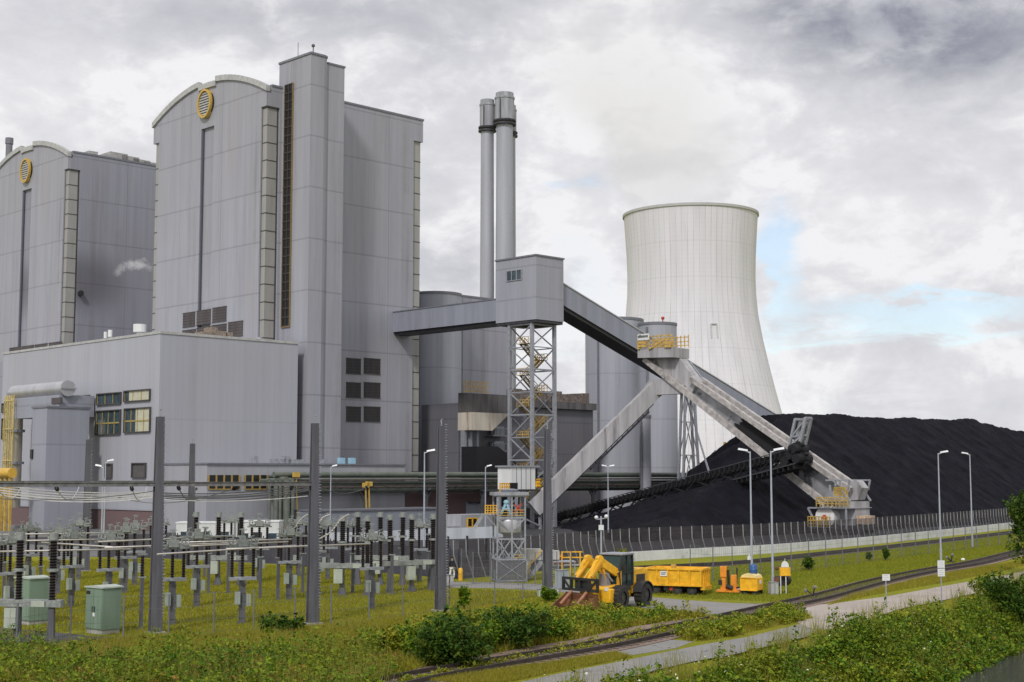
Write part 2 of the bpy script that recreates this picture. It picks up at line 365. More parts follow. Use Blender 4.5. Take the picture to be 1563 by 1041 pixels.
# ---------------------------------------------------------------- boiler houses
XT, ZT = PLy(475, 82, 0); YT = PLx(432, 97, XT)[0]
XG, ZE = PLy(408, 122, YT); XE = PLy(646, 177, YT)[0]
GW = PLx(235, 188, XG)[0]-YT; RISE = 4.6
YC = YT+GW/2
def roofz(u):                        # u = 0..1 across the gable
    z = ZE-.9+RISE*(1-(2*u-1)**2)
    if abs(u-.5) < .075: z -= .75
    return z
def arc(u0, u1, dz=0.0, n=24):
    us = sorted(set([u0+(u1-u0)*i/n for i in range(n+1)]+[k for k in (.4249, .4251, .5749, .5751) if u0 < k < u1]))
    return [(u, roofz(u)+dz) for u in us]
def boiler_house(dy, label, tower, second=False):
    t = plant('boiler_house', label, 'power plant building', XG, YT+dy, 'tall boiler houses of the power station')
    y0 = YT+dy; yof = lambda u: y0+u*GW
    g = .5; cw = max(1.8, PLy(425, 300, YT)[0]-XG); cwl = PLx(396.5, 300, XG)[0]-YT     # facade thickness, corner strip width
    zl = PLx(400, 163, XG)[1]; zl2 = PLx(238, 219, XG)[1]; zr = PLy(640, 211, YT)[1]
    # wall body behind the facade slabs: notched at the corners for the glazed strips
    b = MB()
    zlow = min(zr, zl2); zr = zl2 = zlow
    back = [(XE-2.2, y0), (XE-2.2, y0+1.5), (XE, y0+1.5), (XE, y0+GW), (XG+cw, y0+GW), (XG+cw, y0+GW-2), (XG+g, y0+GW-2)]
    b.prism([(XG+g, y0+cwl), (XG+cw, y0+cwl), (XG+cw, y0)]+back, 0, zlow, 'z')
    b.prism([(XG+g, y0+cwl), (XG+cw, y0+cwl), (XG+cw, y0), (XE, y0), (XE, y0+GW), (XG+g, y0+GW)], zlow, zl, 'z')
    b.prism([(XG+g, y0), (XE, y0), (XE, y0+GW), (XG+g, y0+GW)], zl, ZE-.9, 'z')
    b.prism([(yof(u), z) for u, z in arc(0, 1, -.5)]+[(yof(1), ZE-2), (yof(0), ZE-2)], XG+g, XG+g+.4, 'x')
    wall = b.build('wall', clad_s2 if second else clad, t)
    # facade slabs either side of the groove
    uL, uR = .438, .553
    zg = PLx(315, 195, XG)[1] if not second else PLx(45, 288, XG)[1]
    f = MB()
    f.prism([(yof(u), z) for u, z in arc(0, uL, -.5)]+[(yof(uL), 0), (yof(0)+cwl, 0), (yof(0)+cwl, zl), (yof(0), zl)], XG, XG+g, 'x')
    f.prism([(yof(u), z) for u, z in arc(uR, 1, -.5)]+[(yof(1), zl2), (yof(1)-2, zl2), (yof(1)-2, 0), (yof(uR), 0)], XG, XG+g, 'x')
    f.prism([(yof(u), z) for u, z in arc(uL, uR, -.5)]+[(yof(uR), zg), (yof(uL), zg)], XG, XG+g, 'x')
    f.build('gable_wall', clad, t)
    # pale coping along the gable and thin roof edge
    c = MB(); a = arc(-.004, 1.004, .1)
    c.prism([(yof(u), z) for u, z in a]+[(yof(u), z-.95) for u, z in reversed(a)], XG-.35, XG+.5, 'x')
    c.build('gable_coping', coping, t)
    r = MB(); r.box(XG+.95, y0-.12, ZE-.9, XE+.12, y0+GW, ZE-.55)
    r.build('roof', trim, t)
    # stained translucent strips at the corners
    s = MB(); j = MB()
    s.box(XG+.35, y0+.35, 0, XG+cw-.3, y0+cwl+.2, zl-.004)
    s.box(XG+.35, y0+GW-2.1, 0, XG+cw-.3, y0+GW-.5, zl2-.004)
    s.box(XE-2.4, y0+.35, 0, XE-.35, y0+1.6, zr-.004)
    s.build('corner_glazing', beige, t)
    n = 22
    for i in range(n+1):
        z = 4+(zl-4.2)*i/n
        j.box(XG+.30, y0+.30, z-.07, XG+cw-.3, y0+cwl, z+.07)
        j.box(XG+.30, y0+GW-2, z-.07-5, XG+cw-.3, y0+GW-.45, z+.07-5)
        j.box(XE-2.2, y0+.30, z-.07-4, XE-.30, y0+1.5, z+.07-4)
    for (a_, b_) in ((XG+.27, y0+cwl-.05), (XG+cw-.25, y0+.27)):
        j.box(a_, b_, 0, a_+.12, b_+.12, zl)
    j.build('glazing_bar', joint, t)
    # emblem: round louvred vent in a yellow ring
    ey, ez = (PLx(316, 159, XG) if not second else PLx(42, 261, XG))
    e = thing_part('round_vent', t, XG-.02, ey, ez)
    rr = 2.55
    q = MB(); q.cyl((XG-.25, ey, ez), (XG-.04, ey, ez), rr*.9, n=28); q.build('vent_backing', dark, e)
    q = MB(); N = 28
    for i in range(N):
        a1, a2 = 2*math.pi*i/N, 2*math.pi*(i+1)/N
        p = [(ey+k*math.cos(x)*.82, ez+k*math.sin(x)) for k, x in ((rr, a1), (rr, a2), (rr*.86, a2), (rr*.86, a1))]
        q.prism(p, XG-.75, XG-.03, 'x')
    q.build('vent_ring', yelv, e)
    q = MB()
    for k in range(-4, 5):
        z = ez+k*.46; hw = math.sqrt(max(0, (rr*.86)**2-(k*.46)**2))*.82
        q.box(XG-.5, ey-hw, z-.13, XG-.28, ey+hw, z+.13)
    q.build('vent_slat', coping, e)
    # louvred windows in the gable
    rows = [[(280, 298, 479), (301, 322, 475.5), (325, 346, 471)], [(279, 299, 505.5), (301, 322, 501.5), (324, 346, 497.5), (349, 371, 493)]]
    for k, row in enumerate(rows):
        if second and k == 0: continue
        for xa, xb, yt_ in row:
            if second: xa, xb, yt_ = xa*.86-225, xb*.86-225, 532-(xa-279)*.11
            (ya_, z1), (yb_, _) = PLx(xa, yt_, XG), PLx(xb, yt_, XG)
            q = MB(); hh = 2.35
            q.box(XG-.10, yb_, z1-hh, XG+.05, ya_, z1); wdw = q.build('window', louv, t)
            q = MB(); q.box(XG-.16, yb_-.08, z1-hh-.1, XG-.02, ya_+.08, z1-hh); q.box(XG-.16, yb_-.08, z1, XG-.02, ya_+.08, z1+.1)
            for i in range(1, 5): q.box(XG-.15, yb_, z1-hh*i/5-.03, XG-.1, ya_, z1-hh*i/5+.03)
            q.build('window_frame', joint, wdw)
    # roof drain in the groove, coloured dark to draw the groove's shadow line
    q = MB(); q.cyl((XG+g-.2, yof(uR)-.25, 3), (XG+g-.2, yof(uR)-.25, zg-.2), .2, n=8); q.build('drain_pipe', M('groove shadow drain', (.06, .065, .09), .5), t)
    if tower:
        x3 = PLy(503, 100, 0)[0]; x5, z5 = PLy(526, 104, .7); zt = ZT
        q = MB(); c_ = 1.0
        q.prism([(XT, 0), (x3-c_, 0), (x3-.3, .3), (x3, c_), (x3, YT+1), (XT, YT+1)], 0, zt, 'z')
        q.prism([(x3+.01, .7), (x5, .7), (x5, YT+.5), (x3+.01, YT+.5)], 0, z5, 'z')
        tw = q.build('stair_tower', clad, t)
        q = MB(); q.prism([(XT-.15, -.15), (x3-c_, -.15), (x3-.2, .2), (x3+.12, c_), (x3+.12, YT+1.1), (XT-.15, YT+1.1)], zt, zt+.35, 'z')
        q.prism([(x3+.13, .58), (x5+.12, .58), (x5+.12, YT+.4), (x3+.13, YT+.4)], z5, z5+.3, 'z'); q.build('tower_roof', trim, tw)
        (ya_, z1), (yb_, _) = PLx(436, 131, XT), PLx(448, 131, XT); z0 = PLx(441, 497, XT)[1]
        q = MB(); q.box(XT-.08, yb_, z0, XT+.05, ya_, z1); lv = q.build('louvre_strip', dark, t)
        q = MB(); nn = 28
        for i in range(nn+1): z = z0+(z1-z0)*i/nn; q.box(XT-.2, yb_, z-.09, XT-.09, ya_, z+.09)
        q.box(XT-.2, (ya_+yb_)/2-.07, z0, XT-.09, (ya_+yb_)/2+.07, z1)
        q.build('louvre_bar', M('louvre bar', (.055, .048, .045), .6), lv)
        q = MB(); q.box(XT-.24, yb_-.13, z0-.15, XT-.02, yb_, z1); q.box(XT-.24, ya_, z0-.15, XT-.02, ya_+.05, z1); q.box(XT-.24, yb_-.13, z0-.25, XT-.02, ya_+.05, z0-.1); q.build('louvre_frame', M('dull yellow', (.22, .155, .06), .6), lv)
        for k, (yt_, yb2) in enumerate(((547, 569.5), (584, 606), (621, 642.5))):
            for xa, xb in ((528.5, 550.5), (555.5, 580)):
                x1, z1 = PLy(xa, yt_, YT); x2, _ = PLy(xb, yt_, YT); _, z0 = PLy(xa, yb2, YT)
                q = MB(); q.box(x1, y0-.10, z0, x2, y0+.05, z1); wdw = q.build('window', M('black louvre', (.03, .027, .03), .5, var=.3, streak=True), t)
                q = MB(); q.box(x1-.06, y0-.16, z0-.12, x2+.06, y0-.02, z0); q.box(x1-.06, y0-.16, z1, x2+.06, y0-.02, z1+.12)
                for i in range(1, 5): zz_ = z0+(z1-z0)*i/5; q.box(x1, y0-.14, zz_-.03, x2, y0-.1, zz_+.03)
                q.build('window_frame', joint, wdw)
        q = MB(); q.bar((XT+1.5, 1.5, zt), (XT+1.5, 1.5, zt+2.0), .12); q.ball((XT+1.5, 1.5, zt+2), .3); q.bar((XT+1, 5, zt), (XT+1, 5, zt+3.2), .07)
        q.build('roof_mast', pole_m, t)
    return t
def thing_part(name, parent, x, y, z):          # an Empty part grouping sub-parts, in the thing's frame
    off = OFF[parent.name]; o = bpy.data.objects.new(name, None); COL.objects.link(o); o.parent = parent
    o.location = (x-off[0], y-off[1], z-off[2]); OFF[o.name] = (x, y, z); return o
yelv = M('vent yellow', (.55, .36, .07), .5)
DY2 = PLx(105, 235, XG)[0]-YT
_sx, _sz = PLy(122, 448, YT+DY2)
clad_s2 = cladding('sooted grey cladding', (.285, .29, .34), rib=1.3, seam=8.4, seam0=4.0, rust=.25, vseam=13, soot=(_sx-XG+1.5, 0, _sz+2.5, 11.0, 8.0))
bh1 = boiler_house(0, 'tall grey boiler house with a stair tower, behind the pale machine hall', True)
bh2 = boiler_house(DY2, 'smaller-looking grey boiler house with a soot stain and no stair tower', False, True)
# things on the second house's side wall and roof
y2 = YT+DY2
q = MB(); q.cyl((_sx-.2, y2-.9, _sz), (_sx+.1, y2+.1, _sz), .55, n=12); q.build('blow_off_pipe', dark, bh2)
q = MB()
for px, w_, h_ in ((139, 2.0, .9), (163, 2.5, .8), (178, 4, 1.5), (196, 4, 1.2), (213, 4, .9), (226, 3, .7)):
    xx = PLy(px, 240, y2+4)[0]; q.box(xx-w_/2, y2+3, ZE-1, xx+w_/2, y2+7, ZE+h_-.1)
q.build('roof_vent', conc, bh2)
q = MB(); xx, zz_ = PLx(14, 224, XG+10); q.cyl((XG+10, xx, ZE), (XG+10, xx, zz_+1), .75, n=12); q.cyl((XG+10, xx, zz_+.6), (XG+10, xx, zz_+2), .9, n=12); q.build('roof_pipe', trim, bh2)

# ---------------------------------------------------------------- pale machine hall in front
XA = PLy(455, 527, 0)[0]; ZA = PLx(238, 510, 0)[1]; YA = PLx(5, 543, 0)[0]
hall = plant('machine_hall', 'pale grey flat-roofed machine hall in front of the boiler houses, with banded windows', 'factory hall', 0, 0)
b = MB(); b.box(0, 0, 3.0, XA, YA, ZA); b.build('wall', clad_l, hall)
b = MB(); b.box(2.0, YA, 3.0, XA, YA+45, ZA-.8); b.build('rear_wall', clad_f, hall)
b = MB(); b.box(.15, .15, -.2, XA-.1, YA+44, 3.0); b.build('brick_base', brick, hall)
b = MB(); zz_ = ZA
for (x0, y0, x1, y1) in ((-.12, -.12, XA+.1, .25), (-.12, .25, .25, YA+.1), (XA-.25, .25, XA+.1, YA)): b.box(x0, y0, zz_, x1, y1, zz_+.38)
b.build('parapet', coping, hall)
def hall_window(xa, xb, ya_, yb_, panes, yellow=True, bl=None, name='window'):
    (p0, z1), (p1, _) = PLx(xa, ya_, 0), PLx(xb, ya_, 0); z0 = PLx(xa, yb_, 0)[1]
    q = MB(); q.box(-.06, p1, z0, .05, p0, z1); wdw = q.build(name, glass, hall)
    q = MB(); q.box(-.32, p1-.12, z0-.15, -.02, p0+.12, z0); q.box(-.32, p1-.12, z1, -.02, p0+.12, z1+.15); q.box(-.32, p1-.12, z0, -.02, p1, z1); q.box(-.32, p0, z0, -.02, p0+.12, z1); q.build('window_surround', joint, wdw)
    if panes:
        q = MB()
        for i in range(panes+1): yy = p1+(p0-p1)*i/panes; q.box(-.16, yy-.06, z0, -.07, yy+.06, z1)
        if z1-z0 > 3: zm = z0+(z1-z0)*.47; q.box(-.16, p1, zm-.11, -.07, p0, zm+.11)
        q.build('window_frame', M('mullion yellow', (.36, .29, .10), .5) if yellow else joint, wdw)
    if bl:
        q = MB(); a, b_ = PLx(bl[0], ya_, 0)[0], PLx(bl[1], ya_, 0)[0]; q.box(-.09, b_, z0, -.061, a, z1); q.build('blind', blind, wdw)
hall_window(150, 185.5, 602.5, 617.5, 3); hall_window(191.5, 230, 598, 612.5, 3, bl=(198, 230))
hall_window(148.5, 185, 628.5, 663, 4); hall_window(192, 230.5, 625, 659.5, 4, bl=(208, 230.5))
hall_window(115, 137.5, 606, 619, 2); hall_window(5.3, 18, 617, 629, 1); hall_window(5.3, 18, 640, 669.5, 2)
hall_window(163, 172, 709, 728.5, 0); hall_window(203.5, 223.5, 708, 728, 0)
for ch in hall.children:
    if ch.name.startswith('window') and len(ch.children) == 1: ch.data.materials[0] = M('grey louvre', (.10, .095, .09), .6)
# cooling-fan sets, vents and small stacks on the hall roof
rv = MB()
for px, py, r_, h_ in ((213, 494, 1.0, 2.4), (168, 505, .35, 2.2), (161, 505, .28, 2.0)):
    yy = PLx(px, 515, 3)[0]; rv.cyl((3, yy, ZA), (3, yy, ZA+h_*.5), r_*.5, n=10); rv.cyl((3, yy, ZA+h_*.5), (3, yy, ZA+h_), r_, n=12)
rv.build('roof_ventilator', white, hall)
ru = MB()
for px, w_, h_ in ((313, 2.2, 1.3), (322, 1.1, 2.1), (333, 1.6, 1.6), (346, 1.0, 1.5)):
    xx = PLy(px, 510, 5)[0]; ru.box(xx-w_/2, 4, ZA, xx+w_/2, 6.2, ZA+h_)
ru.build('roof_unit', M('weathered plant', (.24, .19, .15), .6, var=.4, scale=4), hall)
rx = MB(); xx = PLy(395, 520, 2)[0]; rx.ball((xx, 2, ZA+.4), .7, .6, .5); rx.build('roof_light', galv, hall)

# round-topped air duct, its yellow ladders, and the filter box beside it
du = plant('air_duct', 'large silver round-topped air duct bending down the face of the pale hall', 'air duct', -3, 44)
yd0 = PLx(18, 600, -5)[0]; yd1 = PLx(104, 600, -5)[0]; zt_ = PLx(60, 585, -5)[1]; R_ = 1.22
q = MB(); zc = zt_-R_
pts = [(-5-R_, zc), (-5-R_*.92, zc+R_*.5), (-5-R_*.6, zc+R_*.85), (-5, zc+R_), (-5+R_*.6, zc+R_*.85), (-5+R_*.92, zc+R_*.5), (-5+R_, zc), (-5+R_*.9, zc-R_*.5), (-5+R_*.5, zc-R_*.9), (-5, zc-R_), (-5-R_*.5, zc-R_*.9), (-5-R_*.9, zc-R_*.5)]
q.prism(pts, yd1, yd0-1.4, 'y'); q.build('horizontal_duct', silver, du, True)
q = MB(); q.box(-5-R_+.1, yd1+.6, zc-R_-3.0, -.3, yd0-3.4, zc-R_+.25); q.box(-2.2, yd0-7.5, .2, -.4, yd0-1.6, zc-R_-.2); q.build('duct_housing', clad_f, du)
q = MB(); q.cyl((-5, yd0-1.4, 3), (-5, yd0-1.4, zc), R_+.05, n=20); q.lathe(-5, yd0-1.4, [(R_+.15, zc-.2)]+[(R_*math.cos(a), zc+R_*math.sin(a)) for a in (0, .3, .6, .9, 1.2, 1.5)], 20)
q.build('vertical_duct', M('cream duct', (.50, .46, .37), .45, .3, var=.15, streak=True), du, True)
q = MB(); q.box(-5-R_-.03, yd1-.2, zc-.1, -5+R_+.1, yd1, zc+.1); q.cyl((-5, yd0-1.4, zc-.25), (-5, yd0-1.4, zc+.05), R_+.2, n=20)
for a_ in (PLx(30, 656, -7)[1], PLx(30, 706, -7)[1]): q.cyl((-5, yd0-1.4, a_-.2), (-5, yd0-1.4, a_+.2), R_+.4, n=20)
q.build('flange', galv, du)
q = MB(); q.box(-5-R_-.1, PLx(86, 612, -7)[0], PLx(75, 616, -7)[1], -5-R_+.2, PLx(72, 612, -7)[0], PLx(75, 607, -7)[1]); q.build('access_hatch', louv, du)
q = MB(); yv = yd0-1.4
yv -= 1.6
for dy_ in (-1.6, -.9, -.2, .5, 1.1, 1.7):
    q.bar((-5-R_-.55, yv+dy_, 1), (-5-R_-.55, yv+dy_, zc-.5), .13)
for i in range(26): z = 1+i*(zc-1.5)/26; q.bar((-5-R_-.6, yv+.5, z), (-5-R_-.6, yv+1.1, z), .09)
for z in (6, 10.5, 15.5, 20): q.bar((-5-R_-.6, yv-1.6, z), (-5-R_-.6, yv+1.7, z), .16)
q.build('ladder_frame', M('pale yellow paint', (.58, .45, .14), .5, var=.2), du)
fb = plant('filter_building', 'small plain grey windowless block below the silver duct', 'utility building', -8, 22)
xf = -9.5; (yf1, zf) = PLx(50, 624, xf); yf0 = PLx(72, 624, xf)[0]; zf = PLx(72, 622, xf)[1]; xf1 = PLy(137, 622, yf0)[0]
q = MB(); q.box(xf, yf0, 0, xf1, yf1, zf); q.build('wall', clad_f, fb)
q = MB(); q.box(xf-.15, yf0-.15, zf, xf1+.15, yf1+.15, zf+.3); q.build('roof', trim, fb)
q = MB(); xm = xf1-.5
for px, py in ((49.5, 693),): yy, z = PLx(px, py, xf); q.box(xf-.2, yy-.3, z-.7, xf+.1, yy+.4, z+.7)
q.box(xf1-.1, yf0-.5, 12, xf1+.3, yf0+.2, 13.5); q.build('wall_lamp', dark, fb)
yp = plant('yellow_pipe', 'fat yellow gas pipe on legs at the left edge beside the silver duct', 'pipe', -14, 36)
q = MB(); yy0, z = PLx(17, 722, -14); yy1 = yy0+14
q.cyl((-14, yy0-.4, z), (-14, yy1, z), .75, n=14); q.build('pipe', M('pipe yellow', (.62, .38, .05), .45, var=.12), yp, True)
q = MB()
for k in range(6): q.bar((-14, yy0+k*1.5, 0), (-14, yy0+k*1.5, z-.6), .35)
q.build('leg', yel, yp)

# ---------------------------------------------------------------- low annex with yellow-framed windows
XN = PLy(250, 709, 0)[0]; YN, ZN = PLx(316, 709, XN); XN1 = PLy(618, 709, YN)[0]
an = plant('annex_building', 'long low grey annex with yellow-framed windows in front of the boiler house', 'annex', XN, YN)
q = MB(); q.box(XN, YN, 0, XN1, -.05, ZN); q.build('wall', clad_m, an)
q = MB(); q.box(XN-.15, YN-.2, ZN, XN1+.15, -.06, ZN+.25); q.build('roof', trim, an)
for xa, xb, n_ in ((318, 365, 4), (373.5, 419, 4)):
    x0, z1 = PLy(xa, 725, YN); x1 = PLy(xb, 725, YN)[0]; z0 = PLy(xa, 746, YN)[1]
    q = MB(); q.box(x0, YN-.05, z0, x1, YN+.05, z1); wdw = q.build('window', dark, an)
    q = MB()
    for i in range(n_+1): xx = x0+(x1-x0)*i/n_; q.box(xx-.12, YN-.15, z0, xx+.12, YN-.055, z1)
    q.box(x0, YN-.16, z0-.15, x1, YN-.03, z0); q.build('window_frame', M('faded yellow frame', (.36, .25, .07), .6), wdw)
q = MB()
for px, w_, h_, d_ in ((388, .7, 1.0, 2), (425, 2.0, .7, 3), (436, 1.2, 1.1, 3), (452, 3.5, .6, 3), (487, 2.2, .7, 3)):
    xx = PLy(px, 706, YN+d_)[0]; q.box(xx-w_/2, YN+d_-.5, ZN+.25, xx+w_/2, YN+d_+.8, ZN+.25+h_)
q.build('roof_unit', galv, an)
q = MB()
for px in (520, 536): xx = PLy(px, 704, YN+4)[0]; q.box(xx-.5, YN+3.5, ZN+.25, xx+.5, YN+4.2, ZN+1.2)
q.build('roof_tank', cyanp, an)
bw = plant('brick_workshop', 'purple-brown brick workshop under the green pipes right of the annex', 'workshop', XN1+1, YN+1)
x2 = PLy(760, 735, YN+1)[0]; xb0 = XN1+.3; z7 = PLy(700, 737, YN+1)[1]
q = MB(); q.box(xb0, YN+1, 0, x2, YN+8, z7-.4); q.build('wall', brick, bw)
q = MB(); q.box(xb0-.1, YN+.8, z7-.4, x2+.1, YN+8.2, z7-.1); q.build('roof', trim, bw)
x0, z1 = PLy(711, 767, YN+1); x1, z0 = PLy(733, 793, YN+1); q = MB(); q.box(x0, YN+.9, z0, x1, YN+1.05, z1); q.build('door', clad_f, bw)
q = MB(); q.box(x0+.4, YN+.3, z1-.1, x1, YN+.9, z1+.15); q.build('canopy', shade, bw)
# little lean-to buildings at the foot of the annex
lb = plant('switch_house', 'low blue-grey flat switch house at the foot of the annex', 'utility building', 10, YN-8)
yl = YN-8; x0, z1 = PLy(485, 781, yl); x1 = PLy(682, 781, yl)[0]
q = MB(); q.box(x0, yl, 0, x1, yl+6, z1); q.build('wall', cladding('switch house cladding', (.24, .26, .30), rib=.6, seam=20, seam0=-3), lb)
q = MB(); q.box(x0-.1, yl-.2, z1, x1+.1, yl+6.1, z1+.22); q.build('roof', trim, lb)
gb = plant('gate_office', 'small pale office block with a double yellow window by the hopper tower', 'office', 20, YN-14)
yl = YN-16; x0, z1 = PLy(704, 786, yl); x1 = PLy(756, 786, yl)[0]; xm = PLy(680, 786, yl)[0]
q = MB(); q.box(x0, yl, 0, x1, yl+4, z1); q.box(xm, yl+.3, 0, x0-.01, yl+3.8, z1-1.6); q.build('wall', M('pale render', (.34, .35, .37), .7, streak=True), gb)
wx0, wz1 = PLy(713, 792, yl); wx1, wz0 = PLy(728, 803, yl)
q = MB(); q.box(wx0, yl-.05, wz0, wx1, yl+.05, wz1); wdw = q.build('window', dark, gb)
q = MB()
for i in range(3): xx = wx0+(wx1-wx0)*i/2; q.box(xx-.1, yl-.15, wz0-.1, xx+.1, yl-.06, wz1+.1)
q.box(wx0, yl-.15, wz0-.2, wx1, yl-.06, wz0-.02); q.box(wx0, yl-.15, wz1, wx1, yl-.06, wz1+.15); q.build('window_frame', yelb, wdw)

# ---------------------------------------------------------------- silos, rear hall, bunker
def silo(px, rpx, Yd, ytop, label, rail=False):
    c = At(px, 725, Yd); r = rpx/F*Yd; zt = At(px, ytop, Yd)[2]
    t = thing('silo', label, 'silo', (c[0], c[1], 0), 0, 'round grey silos')
    q = MB(); q.lathe(0, 0, [(r, 0), (r, zt)], 40); q.build('silo_wall', silo_m, t, True)
    q = MB(); q.lathe(0, 0, [(r+.12, zt-.5), (r+.12, zt), (r*.6, zt+.2), (.3, zt+.3)], 40); q.build('silo_roof', trim, t, True)
    q = MB(); a = -2.2; x, y = math.cos(a)*(r+.3), math.sin(a)*(r+.3)
    q.cyl((x, y, 0), (x, y, zt-1), .22, n=8); q.build('drain_pipe', trim, t)
    return t
silo(664, 39.5, 275, 449, 'tall grey silo partly behind the tall boiler house, left of the transfer tower')
silo(939, 44.5, 292, 488, 'tall grey silo behind the sloping gallery, widest one left of the cooling tower')
s3 = silo(1005.5, 29.5, 283, 494, 'slimmer grey silo just left of the cooling tower, with a red lamp on top')
zt = At(1005, 494, 283)[2]
q = MB(); q.cyl((1, -1, zt), (1, -1, zt+.8), .12); q.ball((1, -1, zt+1), .35); q.build('warning_lamp', redp, s3)
silo(985, 9, 262, 634, 'short thin grey tank between the two tall silos right of the portal leg')
rh = plant('storage_hall', 'plain grey hall behind the transfer tower, between silo and lattice legs', 'factory hall', 60, 15)
p0 = At(700, 725, 292); p1 = At(771, 725, 292); zt = At(740, 456, 292)[2]; zb = At(740, 592, 292)[2]
q = MB(); a = toL(p0[0], p0[1]); b_ = toL(p1[0], p1[1])
a0 = toL(*At(693, 725, 300)[:2]); c0 = toL(*At(706, 725, 286)[:2]); dx_ = PLy(775, 600, c0[1])[0]
q.box(c0[0], c0[1], 0, dx_, c0[1]+14, PLy(706, 453, c0[1])[1]); q.build('wall', clad, rh)
q = MB(); zt = PLy(706, 453, c0[1])[1]; q.box(c0[0]-.1, c0[1]-.1, zt, dx_+.1, c0[1]+14, zt+.4); q.build('roof', trim, rh)
bk = plant('bunker_house', 'dark long coal bunker house with rusty roof clutter behind the lattice tower', 'bunker building', 55, -2)
yk = 3.0; xk0 = PLy(700, 600, yk)[0]; xk1 = PLy(905, 610, yk)[0]
xk2 = PLy(785, 610, yk)[0]
zA_ = PLy(740, 630, yk)[1]; zf0 = PLy(740, 602, yk)[1]; zf1 = PLy(860, 618, yk)[1]
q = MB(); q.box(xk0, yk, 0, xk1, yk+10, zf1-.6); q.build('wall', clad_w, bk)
q = MB(); q.box(xk0, yk-1.2, zf1-2.4, xk2, yk+.1, zf0); q.box(xk2, yk-.8, zf1-.8, xk1+.2, yk+.1, zf1+.5); q.build('roof_fascia', M('grimy fascia', (.10, .095, .095), .8, var=.4, scale=.8, streak=True), bk)
q = MB(); rnd = random.Random(4)
for i in range(26):
    xx = xk2+1+(xk1-xk2-2)*i/26+rnd.uniform(-.3, .3); h_ = rnd.uniform(.4, 2.2); w_ = rnd.uniform(.3, 1.3); q.box(xx-w_, yk+rnd.uniform(.3, 1), zf1+.3, xx+w_, yk+2+rnd.random()*3, zf1+.6+h_)
q.build('roof_plant', M('rusty clutter', (.16, .13, .115), .8, var=.5, scale=1.5, col2=(.42, .40, .36), c2=(.6, .7)), bk)
q = MB(); z = PLy(740, 600, yk-1.3)[1]
for dz in (.1, 1.0, 1.9): q.box(xk0, yk-1.35, z+dz, PLy(742, 600, yk)[0], yk-1.25, z+dz+.1)
for i in range(14): xx = xk0+i*.42; q.box(xx, yk-1.35, z, xx+.07, yk-1.25, z+2)
q.build('roof_railing', yel, bk)
hx0, hz1 = PLy(700, 630, yk-1.5); hx1 = PLy(757, 630, yk-1.5)[0]; hz0 = PLy(700, 657, yk-1.5)[1]; hx2 = PLy(731, 657, yk-1.5)[0]
q = MB(); q.prism([(hx0, hz1), (hx1, hz1), (hx2, hz0), (hx0, hz0)], yk-5, yk-1.3, 'y'); q.build('hopper', M('pale stained hopper', (.55, .50, .42), .6, streak=True, scale=1, col2=(.25, .12, .06), c2=(.55, .7)), bk)
q = MB()
for px in (703, 712, 722): xx = PLy(px, 680, yk-2)[0]; q.box(xx, yk-3, 0, xx+.5, yk-2, hz0)
q.build('hopper_leg', galv, bk)
q = MB(); a = [PLy(px, py, yk-4.5) for px, py in ((700, 682), (733, 682), (752, 697), (775, 724))]
q.prism([(a[0][0], a[0][1]), (a[1][0], a[1][1]), (a[2][0], a[2][1]), (a[3][0], a[3][1]), (a[3][0], 0), (a[0][0], 0)], yk-9, yk-5.2, 'y'); q.build('chute_cover', dark, bk)
q = MB()
for py in (664, 687):
    x0, z = PLy(752, py, yk-2); x1 = PLy(776, py, yk-2)[0]
    q.box(x0, yk-2, z-.2, x1, yk, z)
    q.box(x0+1, yk-1.5, z, x1-.6, yk-.3, z+1.6)
    for k in range(5): q.box(x0+(x1-x0)*k/4-.04, yk-2, z, x0+(x1-x0)*k/4+.04, yk-1.9, z+1.2)
    q.box(x0, yk-2, z+1.15, x1, yk-1.9, z+1.25)
q.build('wall_balcony', galv, bk)

# ---------------------------------------------------------------- chimney: three flues
cx, cy, _ = At(760, 725, 390)
ch = thing('chimney', 'cluster of three tall grey steel flues tied with a ring', 'chimney', (cx, cy, 0), 0)
K = 390/F
flue = M('flue steel', (.36, .37, .40), .5, .1, var=.1, scale=.25, streak=True, col2=(.15, .15, .16), c2=(.62, .8))
for px, dy_, top, r in ((743, 0, 153, 10.0), (770, -3, 147, 12.6), (778, 4.5, 155, 8.8)):
    x = (px-760)*K; zt = At(px, top, 390)[2]; zb = At(px, top+41, 390)[2]; rr = r*K
    q = MB(); q.lathe(x, dy_, [(rr*1.12, 0), (rr*1.10, zb*.5), (rr, zb-1)], 24); fl = q.build('flue', flue, ch, True)
    q = MB(); q.lathe(x, dy_, [(rr*1.18, zb-.5), (rr*1.18, zt-1.8), (rr*1.25, zt-1.7), (rr*1.25, zt-1.2), (rr*1.1, zt-1.1), (rr*1.1, zt), (rr*.9, zt), (rr*.9, zt-2)], 24); q.build('flue_head', M('flue head', (.30, .31, .33), .6, var=.25, scale=.8, streak=True, col2=(.13, .10, .09), c2=(.6, .75)), fl, True)
    q = MB(); q.lathe(x, dy_, [(rr*1.4, zb-1.4), (rr*1.4, zb-.9), (rr*1.0, zb-.9)], 24); q.lathe(x, dy_, [(rr*1.4, zb-.4), (rr*1.4, zb), (rr*1.0, zb)], 24); q.build('ring_platform', shade, fl)
    q = MB(); a = -2.0; q.bar((x+math.cos(a)*rr*1.3, dy_+math.sin(a)*rr*1.3, zb), (x+math.cos(a)*rr*1.3, dy_+math.sin(a)*rr*1.3, zt-2), .25); q.build('ladder', shade, fl)
